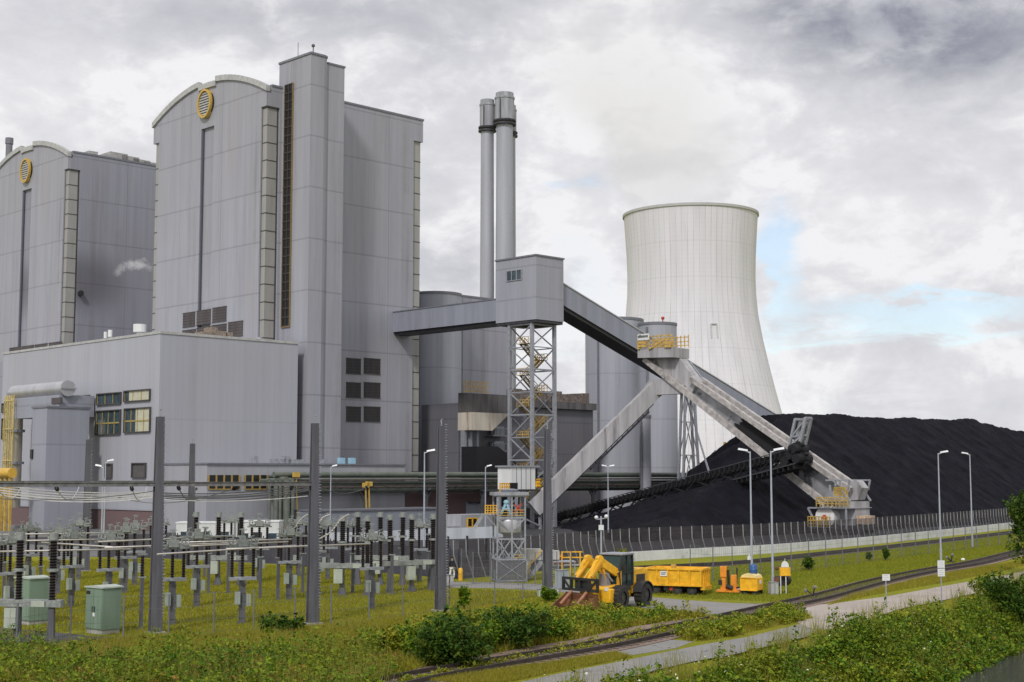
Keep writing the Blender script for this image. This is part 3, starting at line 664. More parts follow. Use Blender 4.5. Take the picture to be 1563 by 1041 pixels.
# ---------------------------------------------------------------- cooling tower
DT = 620.0; K = DT/F
cx, cy, _ = At(1058.5, 725, DT)
tw = thing('cooling_tower', 'huge pale concrete cooling tower with flared base behind the coal heap', 'cooling tower', (cx, cy, 0), 0)
prof = [(760, 170), (735, 160), (700, 151), (668, 143), (636, 135), (597, 125), (559, 116), (520, 107.5), (482, 101), (450, 98.3), (424, 97.8), (395, 98.6), (360, 100.6), (326, 103)]
m, t, b = base_mat('tower concrete'); tc = t.node('ShaderNodeTexCoord'); x, y, z = t.sep(tc.outputs['Object'])
ang = t.math('MULTIPLY', t.math('ARCTAN2', y, x), 36/math.pi)
vl = t.math('LESS_THAN', t.math('FRACT', ang), .07); hl = t.math('LESS_THAN', t.math('FRACT', t.math('DIVIDE', z, 1.9)), .12)
hl2 = t.math('LESS_THAN', t.math('FRACT', t.math('DIVIDE', z, 15.2)), .03)
mp = t.node('ShaderNodeMapping'); mp.inputs['Scale'].default_value = (1, 1, .05); t.l.new(tc.outputs['Object'], mp.inputs[0])
n = t.noise(mp.outputs[0], .22, 7, .65); n2 = t.noise(tc.outputs['Object'], .09, 5, .6)
c = t.mix(t.smooth(n, .35, .7), (.67, .655, .71, 1), (.575, .565, .615, 1))
c = t.mix(t.smooth(n2, .4, .65, 0, .4), c, (.62, .62, .65, 1))
vn = t.noise(t.comb(t.math('FLOOR', ang), 0.0, t.math('MULTIPLY', z, .02)), 3.1, 2, .5)
c = t.mix(t.math('MULTIPLY', vl, t.smooth(vn, .3, .7, .2, .75)), c, (.30, .29, .285, 1)); c = t.mix(t.math('MULTIPLY', hl, .09), c, (.33, .33, .32, 1)); c = t.mix(t.math('MULTIPLY', hl2, .12), c, (.27, .27, .26, 1))
c = t.mix(t.math('MULTIPLY', t.smooth(t.noise(mp.outputs[0], .8, 6, .6), .6, .8), .25), c, (.3, .29, .27, 1))
t.l.new(c, b.inputs['Base Color']); b.inputs['Roughness'].default_value = .85; MATS['tower concrete'] = m
q = MB(); pf = [(r*K, H+(725-py)*K) for py, r in prof if py < 745]
q.lathe(0, 0, pf+[(pf[-1][0]-1.2, pf[-1][1]), (pf[-1][0]-2.5, pf[-1][1]-14)], 96)
q.f = q.f[:-1]; q.build('tower_shell', m, tw, True)
q = MB(); r, z = pf[-1]; q.lathe(0, 0, [(r+.1, z-.9), (r+.45, z-.8), (r+.45, z+.3), (r-1.3, z+.3)], 96); q.f = q.f[:-2]; q.build('rim_ring', M('rim concrete', (.42, .42, .42), .8), tw)
q = MB(); n_ = 36
for i in range(n_):
    a1 = 2*math.pi*i/n_; r0, z0 = pf[0]
    for s_ in (-1, 1): a2 = a1+s_*math.pi/n_; q.bar((1.03*r0*math.cos(a1), 1.03*r0*math.sin(a1), 0), (r0*math.cos(a2), r0*math.sin(a2), z0), .9)
q.build('inlet_column', conc, tw)
q = MB(); zf = H+(725-505)*K; zf2 = H+(725-526)*K
for a_ in (-1.42, -1.33): q.bar((101*K*math.cos(a_)-.1, (104.5*K+.5)*math.sin(a_), zf), (103.5*K*math.cos(a_)-.1, (107.5*K+.5)*math.sin(a_), zf2), .5)
q.bar((101*K*math.cos(-1.42), (104.5*K+.5)*math.sin(-1.42), zf), (101*K*math.cos(-1.33), (104.5*K+.5)*math.sin(-1.33), zf), .5)
q.build('shell_frame', M('dull bracket', (.45, .45, .455), .8), tw)
# ---------------------------------------------------------------- transfer tower, galleries
XG0, ZG1 = PLy(600, 477, YT); ZG0 = PLy(600, 507, YT)[1]
YGE = PLx(757, 457, XG0)[0]; XTT = XG0-1.2
YTB = PLx(757, 398, XTT)[0]; YTF, ZTT = PLx(818, 390, XTT); XTR = PLy(860, 396, YTF)[0]; ZTB = PLx(818, 487, XTT)[1]
tt = plant('transfer_tower', 'grey box-shaped conveyor transfer house standing on tall lattice legs', 'transfer tower', XTT, YTF)
q = MB(); q.box(XTT, YTF, ZTB, XTR, YTB, ZTT); q.build('housing', clad_n, tt)
q = MB(); q.box(XTT-.15, YTF-.15, ZTT, XTR+.15, YTB+.15, ZTT+.25); q.build('roof', trim, tt)
q = MB(); q.box(XTT+.1, YTF+.1, ZTB-.45, XTR-.1, YTB-.1, ZTB-.01); q.build('floor_frame', shade, tt)
(a, z1), (b_, _) = PLx(774, 415, XTT), PLx(796.5, 413, XTT); z0 = PLx(774, 429, XTT)[1]
q = MB(); q.box(XTT-.06, b_, z0, XTT+.05, a, z1); wd = q.build('window', glass, tt)
q = MB()
for i in range(4): yy = b_+(a-b_)*i/3; q.box(XTT-.14, yy-.08, z0, XTT-.07, yy+.08, z1)
q.box(XTT-.14, b_-.1, z0-.12, XTT-.02, a+.1, z0); q.box(XTT-.14, b_-.1, z1, XTT-.02, a+.1, z1+.12); q.build('window_frame', galv, wd)
lx0 = XTT+.5; ly0 = PLx(812, 500, lx0)[0]; ly1 = PLx(778, 500, lx0)[0]; lx1 = PLy(846, 500, ly0)[0]
legs = [(lx0, ly0), (lx0, ly1), (lx1, ly1), (lx1, ly0)]
for x, y in legs: q = MB(); q.bar((x, y, 0), (x, y, ZTB-.4), .5); q.build('leg', galv, tt)
q = MB(); lev = [ZTB-.6-i*(ZTB-4)/8 for i in range(9)]
for k in range(4):
    (xa, ya_), (xb, yb_) = legs[k], legs[(k+1) % 4]
    for i, z in enumerate(lev):
        q.bar((xa, ya_, z), (xb, yb_, z), .16 if i % 2 else .24)
        if i < 8:
            z2 = lev[i+1]
            if i % 2 == 0: q.bar((xa, ya_, z), (xb, yb_, z2), .17)
            else: q.bar((xb, yb_, z), (xa, ya_, z2), .17)
q.build('bracing', galv, tt)
q = MB(); r_ = MB(); xi, xj = lx0+1.0, lx1-1.0; yi = (ly0+ly1)/2
zc = 4.0; k = 0
while zc < ZTB-4:
    xa, xb = (xi, xj) if k % 2 == 0 else (xj, xi); yy = yi+(-.7 if k % 2 == 0 else .7)
    for s_ in (-.45, .45): q.bar((xa, yy+s_, zc), (xb, yy+s_, zc+2.5), .1, .3)
    for i in range(9): f = (i+.5)/9; q.bar((xa+(xb-xa)*f, yy-.45, zc+2.5*f), (xa+(xb-xa)*f, yy+.45, zc+2.5*f), .22, .05)
    q.box(xb-.6, yi-1.3, zc+2.44, xb+.6, yi+1.3, zc+2.52)
    for s_ in (-.5, .5):
        r_.bar((xa, yy+s_, zc+1.0), (xb, yy+s_, zc+3.5), .09); r_.bar((xa, yy+s_, zc+.5), (xb, yy+s_, zc+3.0), .07)
        for f in (0, .33, .66, 1): r_.bar((xa+(xb-xa)*f, yy+s_, zc+2.5*f), (xa+(xb-xa)*f, yy+s_, zc+2.5*f+1), .07)
    xo = xb+(.6 if xb > xi+.5 else -.6)
    for dz in (.55, 1.05): r_.bar((xo, yi-1.3, zc+2.5+dz), (xo, yi+1.3, zc+2.5+dz), .09)
    for yy2 in (-1.3, 0, 1.3): r_.bar((xo, yi+yy2, zc+2.5), (xo, yi+yy2, zc+3.55), .08)
    zc += 2.5; k += 1
q.build('stair', M('stair yellow', (.22, .16, .07), .6), tt); r_.build('stair_railing', M('stair railing yellow', (.50, .33, .08), .55), tt)
# level gallery into the boiler house
hg = plant('conveyor_gallery', 'level enclosed conveyor gallery running from the boiler house to the transfer tower', 'conveyor', XG0, YTB, 'enclosed conveyor galleries')
q = MB(); q.box(XG0, YTB-.05, ZG0, XG0+4.0, YT+.1, ZG1); q.build('gallery_housing', clad_d, hg)
q = MB(); q.box(XG0-.1, YTB, ZG1, XG0+4.1, YT+.05, ZG1+.18); q.build('gallery_roof', trim, hg)
q = MB(); q.box(XG0+.35, YTB, ZG0-.5, XG0+3.6, YT+.05, ZG0-.01); q.build('gallery_floor', blackst, hg)
# long sloping gallery
YS = YTF+1.0; (sx0, sz1) = PLy(862, 435, YS); sz0 = PLy(862, 467, YS)[1]; (sx1, sz2) = PLy(1195, 640, YS)
sl = (sz2-sz1)/(sx1-sx0); x0 = XTR-.05; X9 = sx1+34; zz0 = lambda x: sz1+(x-sx0)*sl; hh = sz1-sz0
sg = plant('conveyor_gallery', 'long enclosed grey conveyor gallery sloping down from the transfer tower behind the coal heap', 'conveyor', x0, YS, 'enclosed conveyor galleries')
q = MB(); q.prism([(x0, zz0(x0)), (X9, zz0(X9)), (X9, zz0(X9)-hh), (x0, zz0(x0)-hh)], YS, YS+4.2, 'y'); q.build('gallery_housing', clad_d, sg)
q = MB(); q.prism([(x0, zz0(x0)+.2), (X9, zz0(X9)+.2), (X9, zz0(X9)), (x0, zz0(x0))], YS-.12, YS+4.3, 'y'); q.build('gallery_roof', coping, sg)
q = MB(); q.prism([(x0, zz0(x0)-hh-.01), (X9, zz0(X9)-hh-.01), (X9, zz0(X9)-hh-.6), (x0, zz0(x0)-hh-.6)], YS+.3, YS+3.9, 'y'); q.build('gallery_floor', blackst, sg)
# trestle under it
def trestle(par, xc, yc, ztop, w0, w1, d0, d1, n, th=.45):
    def P(sx, sy, z): f = z/ztop; return (xc+sx*(w1+(w0-w1)*f)/2, yc+sy*(d1+(d0-d1)*f)/2, z)
    for sx in (-1, 1):
        for sy in (-1, 1): q = MB(); q.bar(P(sx, sy, 0), P(sx, sy, ztop), th); q.build('trestle_leg', galv, par)
    q = MB()
    for i in range(n):
        z0, z1 = ztop*i/n, ztop*(i+1)/n
        for (a, b_) in (((-1, -1), (1, -1)), ((-1, 1), (1, 1))):
            q.bar(P(*a, z1), P(*b_, z1), .14); q.bar(P(a[0], -1, z1), P(a[0], 1, z1), .14); q.bar(P(b_[0], -1, z1), P(b_[0], 1, z1), .14)
            mid = [(u+v)/2 for u, v in zip(P(*a, z1), P(*b_, z1))]
            q.bar(P(*a, z0), mid, .14); q.bar(P(*b_, z0), mid, .14)
    q.build('trestle_bracing', galv, par)
xs = PLy(1050, 600, YS+2)[0]; trestle(sg, xs, YS+2, zz0(xs)-hh-.6, 2.4, 5.4, .8, 1.2, 4, .38)

# ---------------------------------------------------------------- portal reclaimer over the coal
XP = toL(*G(1285, 815)[:2])[0]
pr = plant('portal_reclaimer', 'grey portal reclaimer machine bridging the coal yard with two sloping legs', 'coal reclaimer', XP, -40)
def pp(px, py, x=None): return PLx(px, py, XP if x is None else x)
def legpoly(pts): return [pp(*p) for p in pts]
q = MB(); XB = 45.5; fb_ = PLx(814, 777, XB); T_ = pp(1000, 592)
q.bar((XB, fb_[0], fb_[1]), (XP+.4, T_[0], T_[1]), 1.1, 2.55); q.prism(legpoly([(984, 590), (992, 580), (1012, 579), (1045, 588), (1041, 601), (996, 603)]), XP-.15, XP+1.0, 'x'); q.build('leg', steelp, pr)
dv = (XP+.4-XB, T_[0]-fb_[0], T_[1]-fb_[1]); al = lambda f, dz: (XB+dv[0]*f, fb_[0]+dv[1]*f, fb_[1]+dv[2]*f+dz)
q = MB(); q.bar(al(.04, -1.75), al(.96, -1.75), .8, .3); q.bar(al(.45, -2.5), al(.93, -2.5), .7, .12)
for i in range(12): f = .45+.48*i/11; q.bar(al(f, -2.5), al(f, -1.8), .08)
q.build('walkway', shade, pr)
# apex plate and head
q = MB(); q.prism(legpoly([(1000, 546), (1033, 543), (1062, 583), (1053, 602), (1010, 601), (1006, 565)]), XP+.3, XP+2.0, 'x'); q.build('apex_plate', steelp, pr)
q = MB(); q.prism(legpoly([(982, 534), (1036, 531), (1036, 546), (982, 547)]), XP-1.4, XP+2.6, 'x'); q.build('apex_platform', steelp, pr)
q = MB()
for x in (XP-1.5, XP+2.6):
    for dz in (.6, 1.2, 1.9): a = pp(983, 534); b_ = pp(1035, 531); q.bar((x, a[0], a[1]+dz), (x, b_[0], b_[1]+dz), .13)
    for i in range(10): f = i/9; q.bar((x, a[0]+(b_[0]-a[0])*f, a[1]+f*.2), (x, a[0]+(b_[0]-a[0])*f, a[1]+f*.2+1.9), .13)
q.bar((XP-1.5, *pp(1000, 534)), (XP-1.5, *pp(1024, 519)), .25); q.bar((XP-1.5, *pp(985, 534)), (XP-1.5, *pp(985, 519)), .3)
for py_ in (524, 529): q.bar((XP-1.48, *pp(984, py_)), (XP-1.48, *pp(996, py_)), .45, .4); q.bar((XP-1.48, *pp(1024, py_)), (XP-1.48, *pp(1034, py_)), .45, .4)
q.build('apex_railing', M('railing ochre', (.55, .36, .09), .6, var=.3, scale=3), pr)
# front leg: two chords with plating between
up0, up1, up2 = pp(1056, 578), pp(1216, 690), pp(1300, 748); lo0, lo1 = pp(985, 548), pp(1262, 769)
q = MB()
for x in (XP-.2, XP+2.4):
    q.bar((x, *lo0), (x, *lo1), .75, .85); q.bar((x, *up0), (x, *up2), .7, .75)
q.build('leg', M('worn portal chord', (.40, .375, .36), .6, var=.3, scale=1.2, col2=(.09, .08, .08), c2=(.56, .74)), pr)
def on(a, b_, f): return (a[0]+(b_[0]-a[0])*f, a[1]+(b_[1]-a[1])*f)
fl = lambda px: (px-985)/277
q = MB(); a1, a2 = on(lo0, lo1, fl(1040)), on(lo0, lo1, .61)
q.prism([up0, on(up0, up2, .36), on(lo0, lo1, .52), a1], XP+.9, XP+1.15, 'x'); q.build('leg_panel', M('dusty panel', (.36, .365, .39), .65, var=.25, scale=.5, col2=(.03, .03, .035), c2=(.58, .70)), pr)
q = MB(); q.prism([on(up0, up2, .361), on(up0, up2, .67), on(lo0, lo1, .84), on(lo0, lo1, .521)], XP+.9, XP+1.2, 'x')
rnd = random.Random(3)
q.prism([on(up0, up2, .352)]+[on(on(up0, up2, .36-.05*rnd.random()*(1 if k % 2 else .1)), on(lo0, lo1, .52-.06*rnd.random()*(1 if k % 2 else .1)), k/9) for k in range(1, 9)]+[on(lo0, lo1, .50), on(lo0, lo1, .84), on(up0, up2, .67)], XP+.6, XP+.88, 'x')
q.build('coal_caked_panel', M('caked coal', (.012, .012, .014), .9), pr)
q = MB(); q.prism([on(up0, up2, .672), up2, lo1, on(lo0, lo1, .842)], XP+.9, XP+1.15, 'x'); q.build('leg_panel', M('dusty lower panel', (.27, .27, .285), .7, var=.2, scale=.5, col2=(.05, .05, .055), c2=(.5, .62)), pr)
for f in (0, .08, .18, .3): pass
# hinge tie from apex
q = MB(); q.bar((XP+2.6, *pp(1036, 550)), (XP+2.6, *pp(1056, 578)), .3); q.bar((XP+1, *pp(1040, 556)), (XP+1, *pp(1030, 600)), .22)
# long guy bars down the back
q.bar((XP+4, *pp(1046, 600, XP+4)), (XP+4, *pp(1086, 733, XP+4)), .22); q.build('tie_bar', galv, pr)
coalst = M('coal black steel', (.008, .008, .010), .8)
# scraper boom lying along the coal face
bm0, bm1 = pp(826, 806), pp(1238, 697)
boomd = (bm1[0]-bm0[0], bm1[1]-bm0[1]); L_ = math.hypot(*boomd); un = (-boomd[1]/L_, boomd[0]/L_)
if un[1] < 0: un = (-un[0], -un[1])
q = MB()
for x in (XP-3.6, XP-1.4):
    for k in (-.9, .35): q.bar((x, bm0[0]+un[0]*k, bm0[1]+un[1]*k), (x, bm1[0]+un[0]*k, bm1[1]+un[1]*k), .35)
    n_ = 24
    for i in range(n_):
        f, g_ = i/n_, (i+1)/n_; k1, k2 = (-.9, .35) if i % 2 else (.35, -.9)
        a = on(bm0, bm1, f); b_ = on(bm0, bm1, g_); q.bar((x, a[0]+un[0]*k1, a[1]+un[1]*k1), (x, b_[0]+un[0]*k2, b_[1]+un[1]*k2), .18)
q.build('scraper_boom', coalst, pr)
q = MB()
for i in range(60):
    a = on(bm0, bm1, (i+.5)/60)
    for k in (.75, -1.3): q.bar((XP-4.2, a[0]+un[0]*k, a[1]+un[1]*k), (XP-.8, a[0]+un[0]*k, a[1]+un[1]*k), .22, .75)
q.build('scraper_blade', coalst, pr)
q = MB(); q.bar((XP-3.8, bm0[0]+un[0]*1.25, bm0[1]+un[1]*1.25), (XP-3.8, bm1[0]+un[0]*1.25, bm1[1]+un[1]*1.25), .12); q.bar((XP-4.2, bm0[0]-un[0]*1.0, bm0[1]-un[1]*1.0), (XP-4.2, bm1[0]-un[0]*1.0, bm1[1]-un[1]*1.0), .14)
q.build('chain_guide', M('dull guide', (.045, .045, .05), .7), pr)
q = MB()
for c_ in ((1228, 695), (1240, 700), (1234, 686), (1222, 705)):
    a = pp(*c_)
    for i in range(8): t_ = i*math.pi/4; q.bar((XP-2.5, *a), (XP-2.5, a[0]+1.1*math.cos(t_), a[1]+1.1*math.sin(t_)), .7, .4)
    q.cyl((XP-4.2, *a), (XP-.8, *a), .7, n=12)
q.build('sprocket', coalst, pr)
q = MB(); b1, t1, b2, t2 = pp(1217, 690), pp(1228, 640), pp(1233, 686), pp(1244, 638)
for x in (XP-2.3, XP-1.0):
    q.bar((x, *b1), (x, *t1), .34); q.bar((x, *b2), (x, *t2), .42)
    for f, g_ in ((0, .05), (.45, .5), (.97, .98)): q.bar((x, *on(b1, t1, f+.1 if f < .1 else f)), (x, *on(b2, t2, f+.1 if f < .1 else f)), .22)
    q.bar((x, *on(b1, t1, .1)), (x, *on(b2, t2, .45)), .22); q.bar((x, *on(b1, t1, .45)), (x, *on(b2, t2, .95)), .22)
for c_ in (t1, t2, on(b1, t1, .45), on(b2, t2, .45)): q.bar((XP-2.3, *c_), (XP-1.0, *c_), .25)
a = pp(1208, 702); q.bar((XP-1.0, *b1), (XP-1.0, *a), .5)
q.build('boom_mast', galv, pr)
# front carriage
def px_box(q, xa, ya_, xb, yb_, x0, x1): a = pp(xa, ya_); b_ = pp(xb, yb_); q.box(x0, a[0], a[1], x1, b_[0], b_[1])
q = MB(); px_box(q, 1281, 765, 1309, 806, XP-.5, XP+3.2); q.prism(legpoly([(1253, 768), (1306, 763), (1312, 745), (1303, 733), (1274, 742), (1262, 757)]), XP+.6, XP+2.4, 'x'); q.build('carriage_housing', steelp, pr)
q = MB(); a = pp(1271, 789); q.cyl((XP-2.0, a[0], a[1]), (XP-.4, a[0], a[1]), 1.55, n=22); q.build('cable_reel', white, pr, True)
q = MB(); q.cyl((XP-2.15, a[0], a[1]), (XP-2.0, a[0], a[1]), .35, n=12); q.build('reel_hub', redp, pr)
q = MB(); px_box(q, 1262, 774, 1310, 776, XP-2.6, XP+3.5); px_box(q, 1249, 803, 1284, 805, XP-2.6, XP+1)
for p1, p2 in (((1248, 775), (1262, 803)), ((1248, 774.5), (1270, 775)), ((1306, 768), (1306, 808)), ((1262, 757), (1281, 774)), ((1281, 740), (1286, 774)), ((1275, 733), (1311, 733)), ((1311, 733), (1308, 748)), ((1300, 748), (1312, 765)), ((1290, 742), (1290, 733)), ((1258, 806), (1262, 800)), ((1275, 806), (1275, 815)), ((1296, 733), (1296, 742))):
    for x in (XP-2.4, XP+2.9): q.bar((x, *pp(*p1)), (x, *pp(*p2)), .22)
q.build('carriage_frame', galv, pr)
q = MB()
for (xa, yb_, xb, h_, xx) in ((1262, 773, 1310, 1.3, XP-2.6), (1250, 803, 1283, 1.4, XP-2.7), (1288, 757, 1308, 1.2, XP-2.4)):
    a = pp(xa, yb_); b_ = pp(xb, yb_); n_ = 9
    for dz in (.45, .9, h_): q.bar((xx, a[0], a[1]+dz), (xx, b_[0], a[1]+dz), .12)
    for i in range(n_): yy = a[0]+(b_[0]-a[0])*i/(n_-1); q.bar((xx, yy, a[1]), (xx, yy, a[1]+h_), .12)
q.build('carriage_railing', yel, pr)
q = MB(); a = pp(1260, 811); b_ = pp(1322, 811)
for i in range(7):
    yy = a[0]+(b_[0]-a[0])*i/6
    for x in (XP-1.8, XP+1.8): q.cyl((x-.15, yy, .42), (x+.15, yy, .42), .42, n=12)
q.box(XP-2.1, b_[0]-.3, .7, XP+2.1, a[0]+.3, 1.25); q.build('bogie', shade, pr)
q = MB(); px_box(q, 1313, 787, 1327, 800, XP-1, XP+1.5); q.build('counter_box', M('orange striped box', (.55, .40, .28), .6, var=.3, scale=2), pr)
# rear foot
q = MB(); a = pp(812, 790); q.box(XP-1.5, a[0]-2.0, .5, XP+3.5, a[0]+2.5, 2.6); q.build('rear_bogie', blackst, pr)
# sign board on the platform railing: white board, dark lettering too small to read
sb = MB(); a = pp(984, 521); b_ = pp(1001, 510); sb.box(XP-1.75, b_[0], a[1], XP-1.6, a[0], b_[1]); brd = sb.build('sign_board', white, pr)
q = MB(); rnd = random.Random(8); yy = a[0]-.12
while yy > b_[0]+.25: w_ = .16; h_ = rnd.choice((.35, .45)); q.box(XP-1.78, yy-w_, (a[1]+b_[1])/2-.1, XP-1.76, yy, (a[1]+b_[1])/2-.1+h_); yy -= .23
q.build('lettering', dark, brd)

# ---------------------------------------------------------------- coal heap
yb0, yb1 = pp(1238, 697)[0], pp(826, 806)[0]
def coal_h(x, y):
    y = y+.4*math.sin(x*.11)+.2*math.sin(x*.31+1)
    e = (y+69)*.66
    back = (-4-y)*.6
    cap = 17.3+.0145*x+.22*math.sin(x*.07+1)+.15*math.sin(x*.21+y*.1)+.12*math.sin(x*.5-y*.3)
    h = min(e, back, cap)
    if x > 172: h = min(h, 19.2-(x-172)*.16-((x-172)/40)**2*4)
    f = (y-yb0)/(yb1-yb0); zb = bm1[1]-.5+(bm0[1]-bm1[1])*f
    if y < yb0: zb = bm1[1]-.5
    if x < XP+2:
        h = min(h, zb-.4 if x > XP-4.5 else zb-.4-(XP-4.5-x)*.27)
    else:
        d = x-XP-2; h = min(h, zb+.5+.06*min(d, 17)+.85*max(0, d-17))
        if x < 100: h = min(h, max(zb+.5, 18.4-.62*max(0, math.hypot(100-x, (y+42)*.9)-1.5)))
    k = min(1, max(0, (cap-h)/3)); h += k*(.13*math.sin(x*1.7+y*.12+2*math.sin(x*.13))+.10*math.sin(x*2.9-y*.2)*math.sin(x*.37)+.22*math.sin(x*.73+y*.05)*math.sin(x*.19+1))
    h += .10*math.sin(x*.9+1.3*math.sin(y*.5))*math.sin(y*.7)
    return h
nx, ny = 430, 150; xs_ = [-30+ (300)*i/(nx-1) for i in range(nx)]; ys_ = [-100+92*j/(ny-1) for j in range(ny)]
vs = []; rnd = random.Random(11)
for y in ys_:
    for x in xs_: vs.append((x, y, max(coal_h(x, y)+rnd.uniform(-.12, .12), -.6)))
fs = [(j*nx+i, j*nx+i+1, (j+1)*nx+i+1, (j+1)*nx+i) for j in range(ny-1) for i in range(nx-1) if max(vs[j*nx+i][2], vs[j*nx+i+1][2], vs[(j+1)*nx+i+1][2]) > -.55]
q = MB(); q.v = vs; q.f = fs
m, t, b = base_mat('coal'); tc = t.node('ShaderNodeTexCoord'); v = tc.outputs['Object']
n = t.noise(v, .35, 8, .65); mp = t.node('ShaderNodeMapping'); mp.inputs['Scale'].default_value = (.9, .15, .3); mp.inputs['Rotation'].default_value = (0, 0, .3); t.l.new(v, mp.inputs[0])
n2 = t.noise(mp.outputs[0], .6, 7, .65, .5)
c = t.mix(t.smooth(n, .35, .7), (.006, .006, .0095, 1), (.0125, .012, .018, 1)); c = t.mix(t.smooth(n2, .5, .72, 0, .75), c, (.005, .005, .008, 1)); c = t.mix(t.smooth(t.noise(v, .09, 7, .7, .8), .56, .72, 0, .6), c, (.026, .023, .024, 1))
t.l.new(c, b.inputs['Base Color']); b.inputs['Roughness'].default_value = .9; b.inputs['Specular IOR Level'].default_value = .12
bp = t.node('ShaderNodeBump'); bp.inputs['Strength'].default_value = .9; bp.inputs['Distance'].default_value = .5
t.l.new(t.math('ADD', n2, t.math('MULTIPLY', t.noise(v, 3.5, 8, .7), .5)), bp.inputs['Height']); t.l.new(bp.outputs[0], b.inputs['Normal'])
ox, oy = toW(0, 0); hp = q.build('coal_heap', m, None); hp.location = (ox, oy, .02); hp.rotation_euler = (0, 0, ROT)
for p in hp.data.polygons: p.use_smooth = True
tag(hp, 'long high heap of black coal filling the yard in front of the cooling tower', 'coal heap')

# ---------------------------------------------------------------- green pipe rack
YR = YN-1.8
rk = plant('pipe_rack', 'long rack of green pipes crossing the yard at roof height of the annex', 'pipe rack', 20, YR)
x0 = PLy(418, 725, YR)[0]; x1 = PLy(1105, 725, YR)[0]
for py, r, dy_ in ((724.5, .42, 0), (736, .22, .4), (745, .36, -.3), (740, .18, .9), (731, .16, -.6), (727, .2, 1.4), (749, .25, .8)):
    z = PLy(700, py, YR)[1]; q = MB(); q.cyl((x0, YR+dy_, z), (x1, YR+dy_, z), r, n=12); q.build('pipe', greenp, rk, True)
zt = PLy(700, 738, YR)[1]
q = MB()
for z in (PLy(700, 732, YR)[1], PLy(700, 741.5, YR)[1]): q.box(x0, YR-.9, z-.12, x1, YR-.7, z+.12); q.box(x0, YR+1.7, z-.12, x1, YR+1.9, z+.12)
q.box(x0, YR+1.2, zt-.7, x1, YR+1.6, zt+.35)
n_ = 46
for i in range(n_):
    xx = x0+(x1-x0)*i/n_; q.box(xx-.1, YR-.8, zt-.65, xx+.1, YR+1.8, zt-.5)
q.build('rack_beam', M('rusty rack', (.085, .065, .06), .8, var=.4, scale=1.2), rk)
for px in (430, 557, 650, 737, 832, 905, 975, 1060):
    xx = PLy(px, 760, YR)[0]; q = MB()
    q.bar((xx, YR, 0), (xx, YR, zt-.7), .5); q.bar((xx-1.3, YR, zt-.7), (xx, YR, zt-2.6), .28); q.bar((xx+1.3, YR, zt-.7), (xx, YR, zt-2.6), .28); q.bar((xx, YR-1, zt-.8), (xx, YR+1.9, zt-.8), .4)
    q.build('rack_post', M('rack post', (.075, .075, .08), .7), rk)
q = MB(); xx = x0
for px, r in ((411, .25), (421, .35), (437, .55), (446, .35), (427, .3)):
    xx = PLy(px, 760, YR-1.5)[0]; q.cyl((xx, YR-1.5, 0), (xx, YR-1.5, zt+.6), r, n=12); q.cyl((xx, YR-1.5, zt+.6), (xx, YR+.5, zt+.6), r, n=12)
q.build('riser_pipe', greenp, rk, True)
q = MB()
for px, y_ in ((450, 724), (556, 740), (561, 738)): xx, z = PLy(px, y_, YR-.9); q.box(xx-.5, YR-1.5, z-.4, xx+.5, YR-1, z+.3); q.bar((xx, YR-1.2, z), (xx+.3, YR-1.2, 1), .15)
q.build('valve_stand', yelv, rk)

# operator cabin at the foot of the transfer tower
cab_x = XTT-1.5
oc = plant('control_cabin', 'white sheet-metal cabin on stilts at the foot of the lattice tower', 'cabin', XTT, YTF-3)
yc_ = YTF-2.5; x0, z1 = PLy(781, 713, yc_); x1 = PLy(817, 713, yc_)[0]; z0 = PLy(781, 747, yc_)[1]
q = MB(); q.box(x0, yc_, z0, x1, yc_+3, z1); q.build('cabin_wall', white, oc)
q = MB(); q.box(x0-.3, yc_-.2, z1, x1+.9, yc_+3.3, z1+.25); q.build('cabin_roof', galv, oc)
q = MB()
for i in range(1, 5): xx = x0+(x1-x0)*i/5; q.box(xx-.03, yc_-.04, z0, xx+.03, yc_+.02, z1)
q.build('panel_joint', joint, oc)
q = MB(); xa, xb = x0-3.6, x1+.9; q.box(xa, yc_-1.2, z0-.25, xb, yc_+3, z0-.05); q.build('cabin_platform', shade, oc)
q = MB()
for (xq, yq) in ((xa, yc_-1), (x0, yc_-1), (x1, yc_-1), (x1, yc_+2.5), (x0, yc_+2.5)): q.bar((xq, yq, 0), (xq, yq, z0-.25), .35)
q.bar((xa, yc_-1, z0-2.5), (x1, yc_-1, .5), .22); q.build('cabin_stilt', galv, oc)
q = MB()
for dz in (.5, 1.0, 1.5): q.bar((xa, yc_-1.2, z0+dz-.6), (x0-.8, yc_-1.2, z0+dz-.6), .15); q.bar((x1+.1, yc_-.2, z0+dz), (x1+.9, yc_-.2, z0+dz), .15)
for i in range(7): xx = xa+(x0-.8-xa)*i/6; q.bar((xx, yc_-1.2, z0-.6), (xx, yc_-1.2, z0+1), .15)
q.box(xa, yc_-1.25, z0-.7, x0-.8, yc_-1.15, z0-.3); q.box(x1+.05, yc_-.15, z0+.3, x1+.95, yc_-.05, z0+1.3)
q.build('cabin_railing', yelb, oc)
q = MB(); q.box(x1+.05, yc_+.3, z0+1.2, x1+.8, yc_+.5, z1-.2); q.box(x0-1.6, yc_-1.4, z0-.4, x0-.1, yc_-1.25, z0+1.0); q.build('cabin_opening', dark, oc)

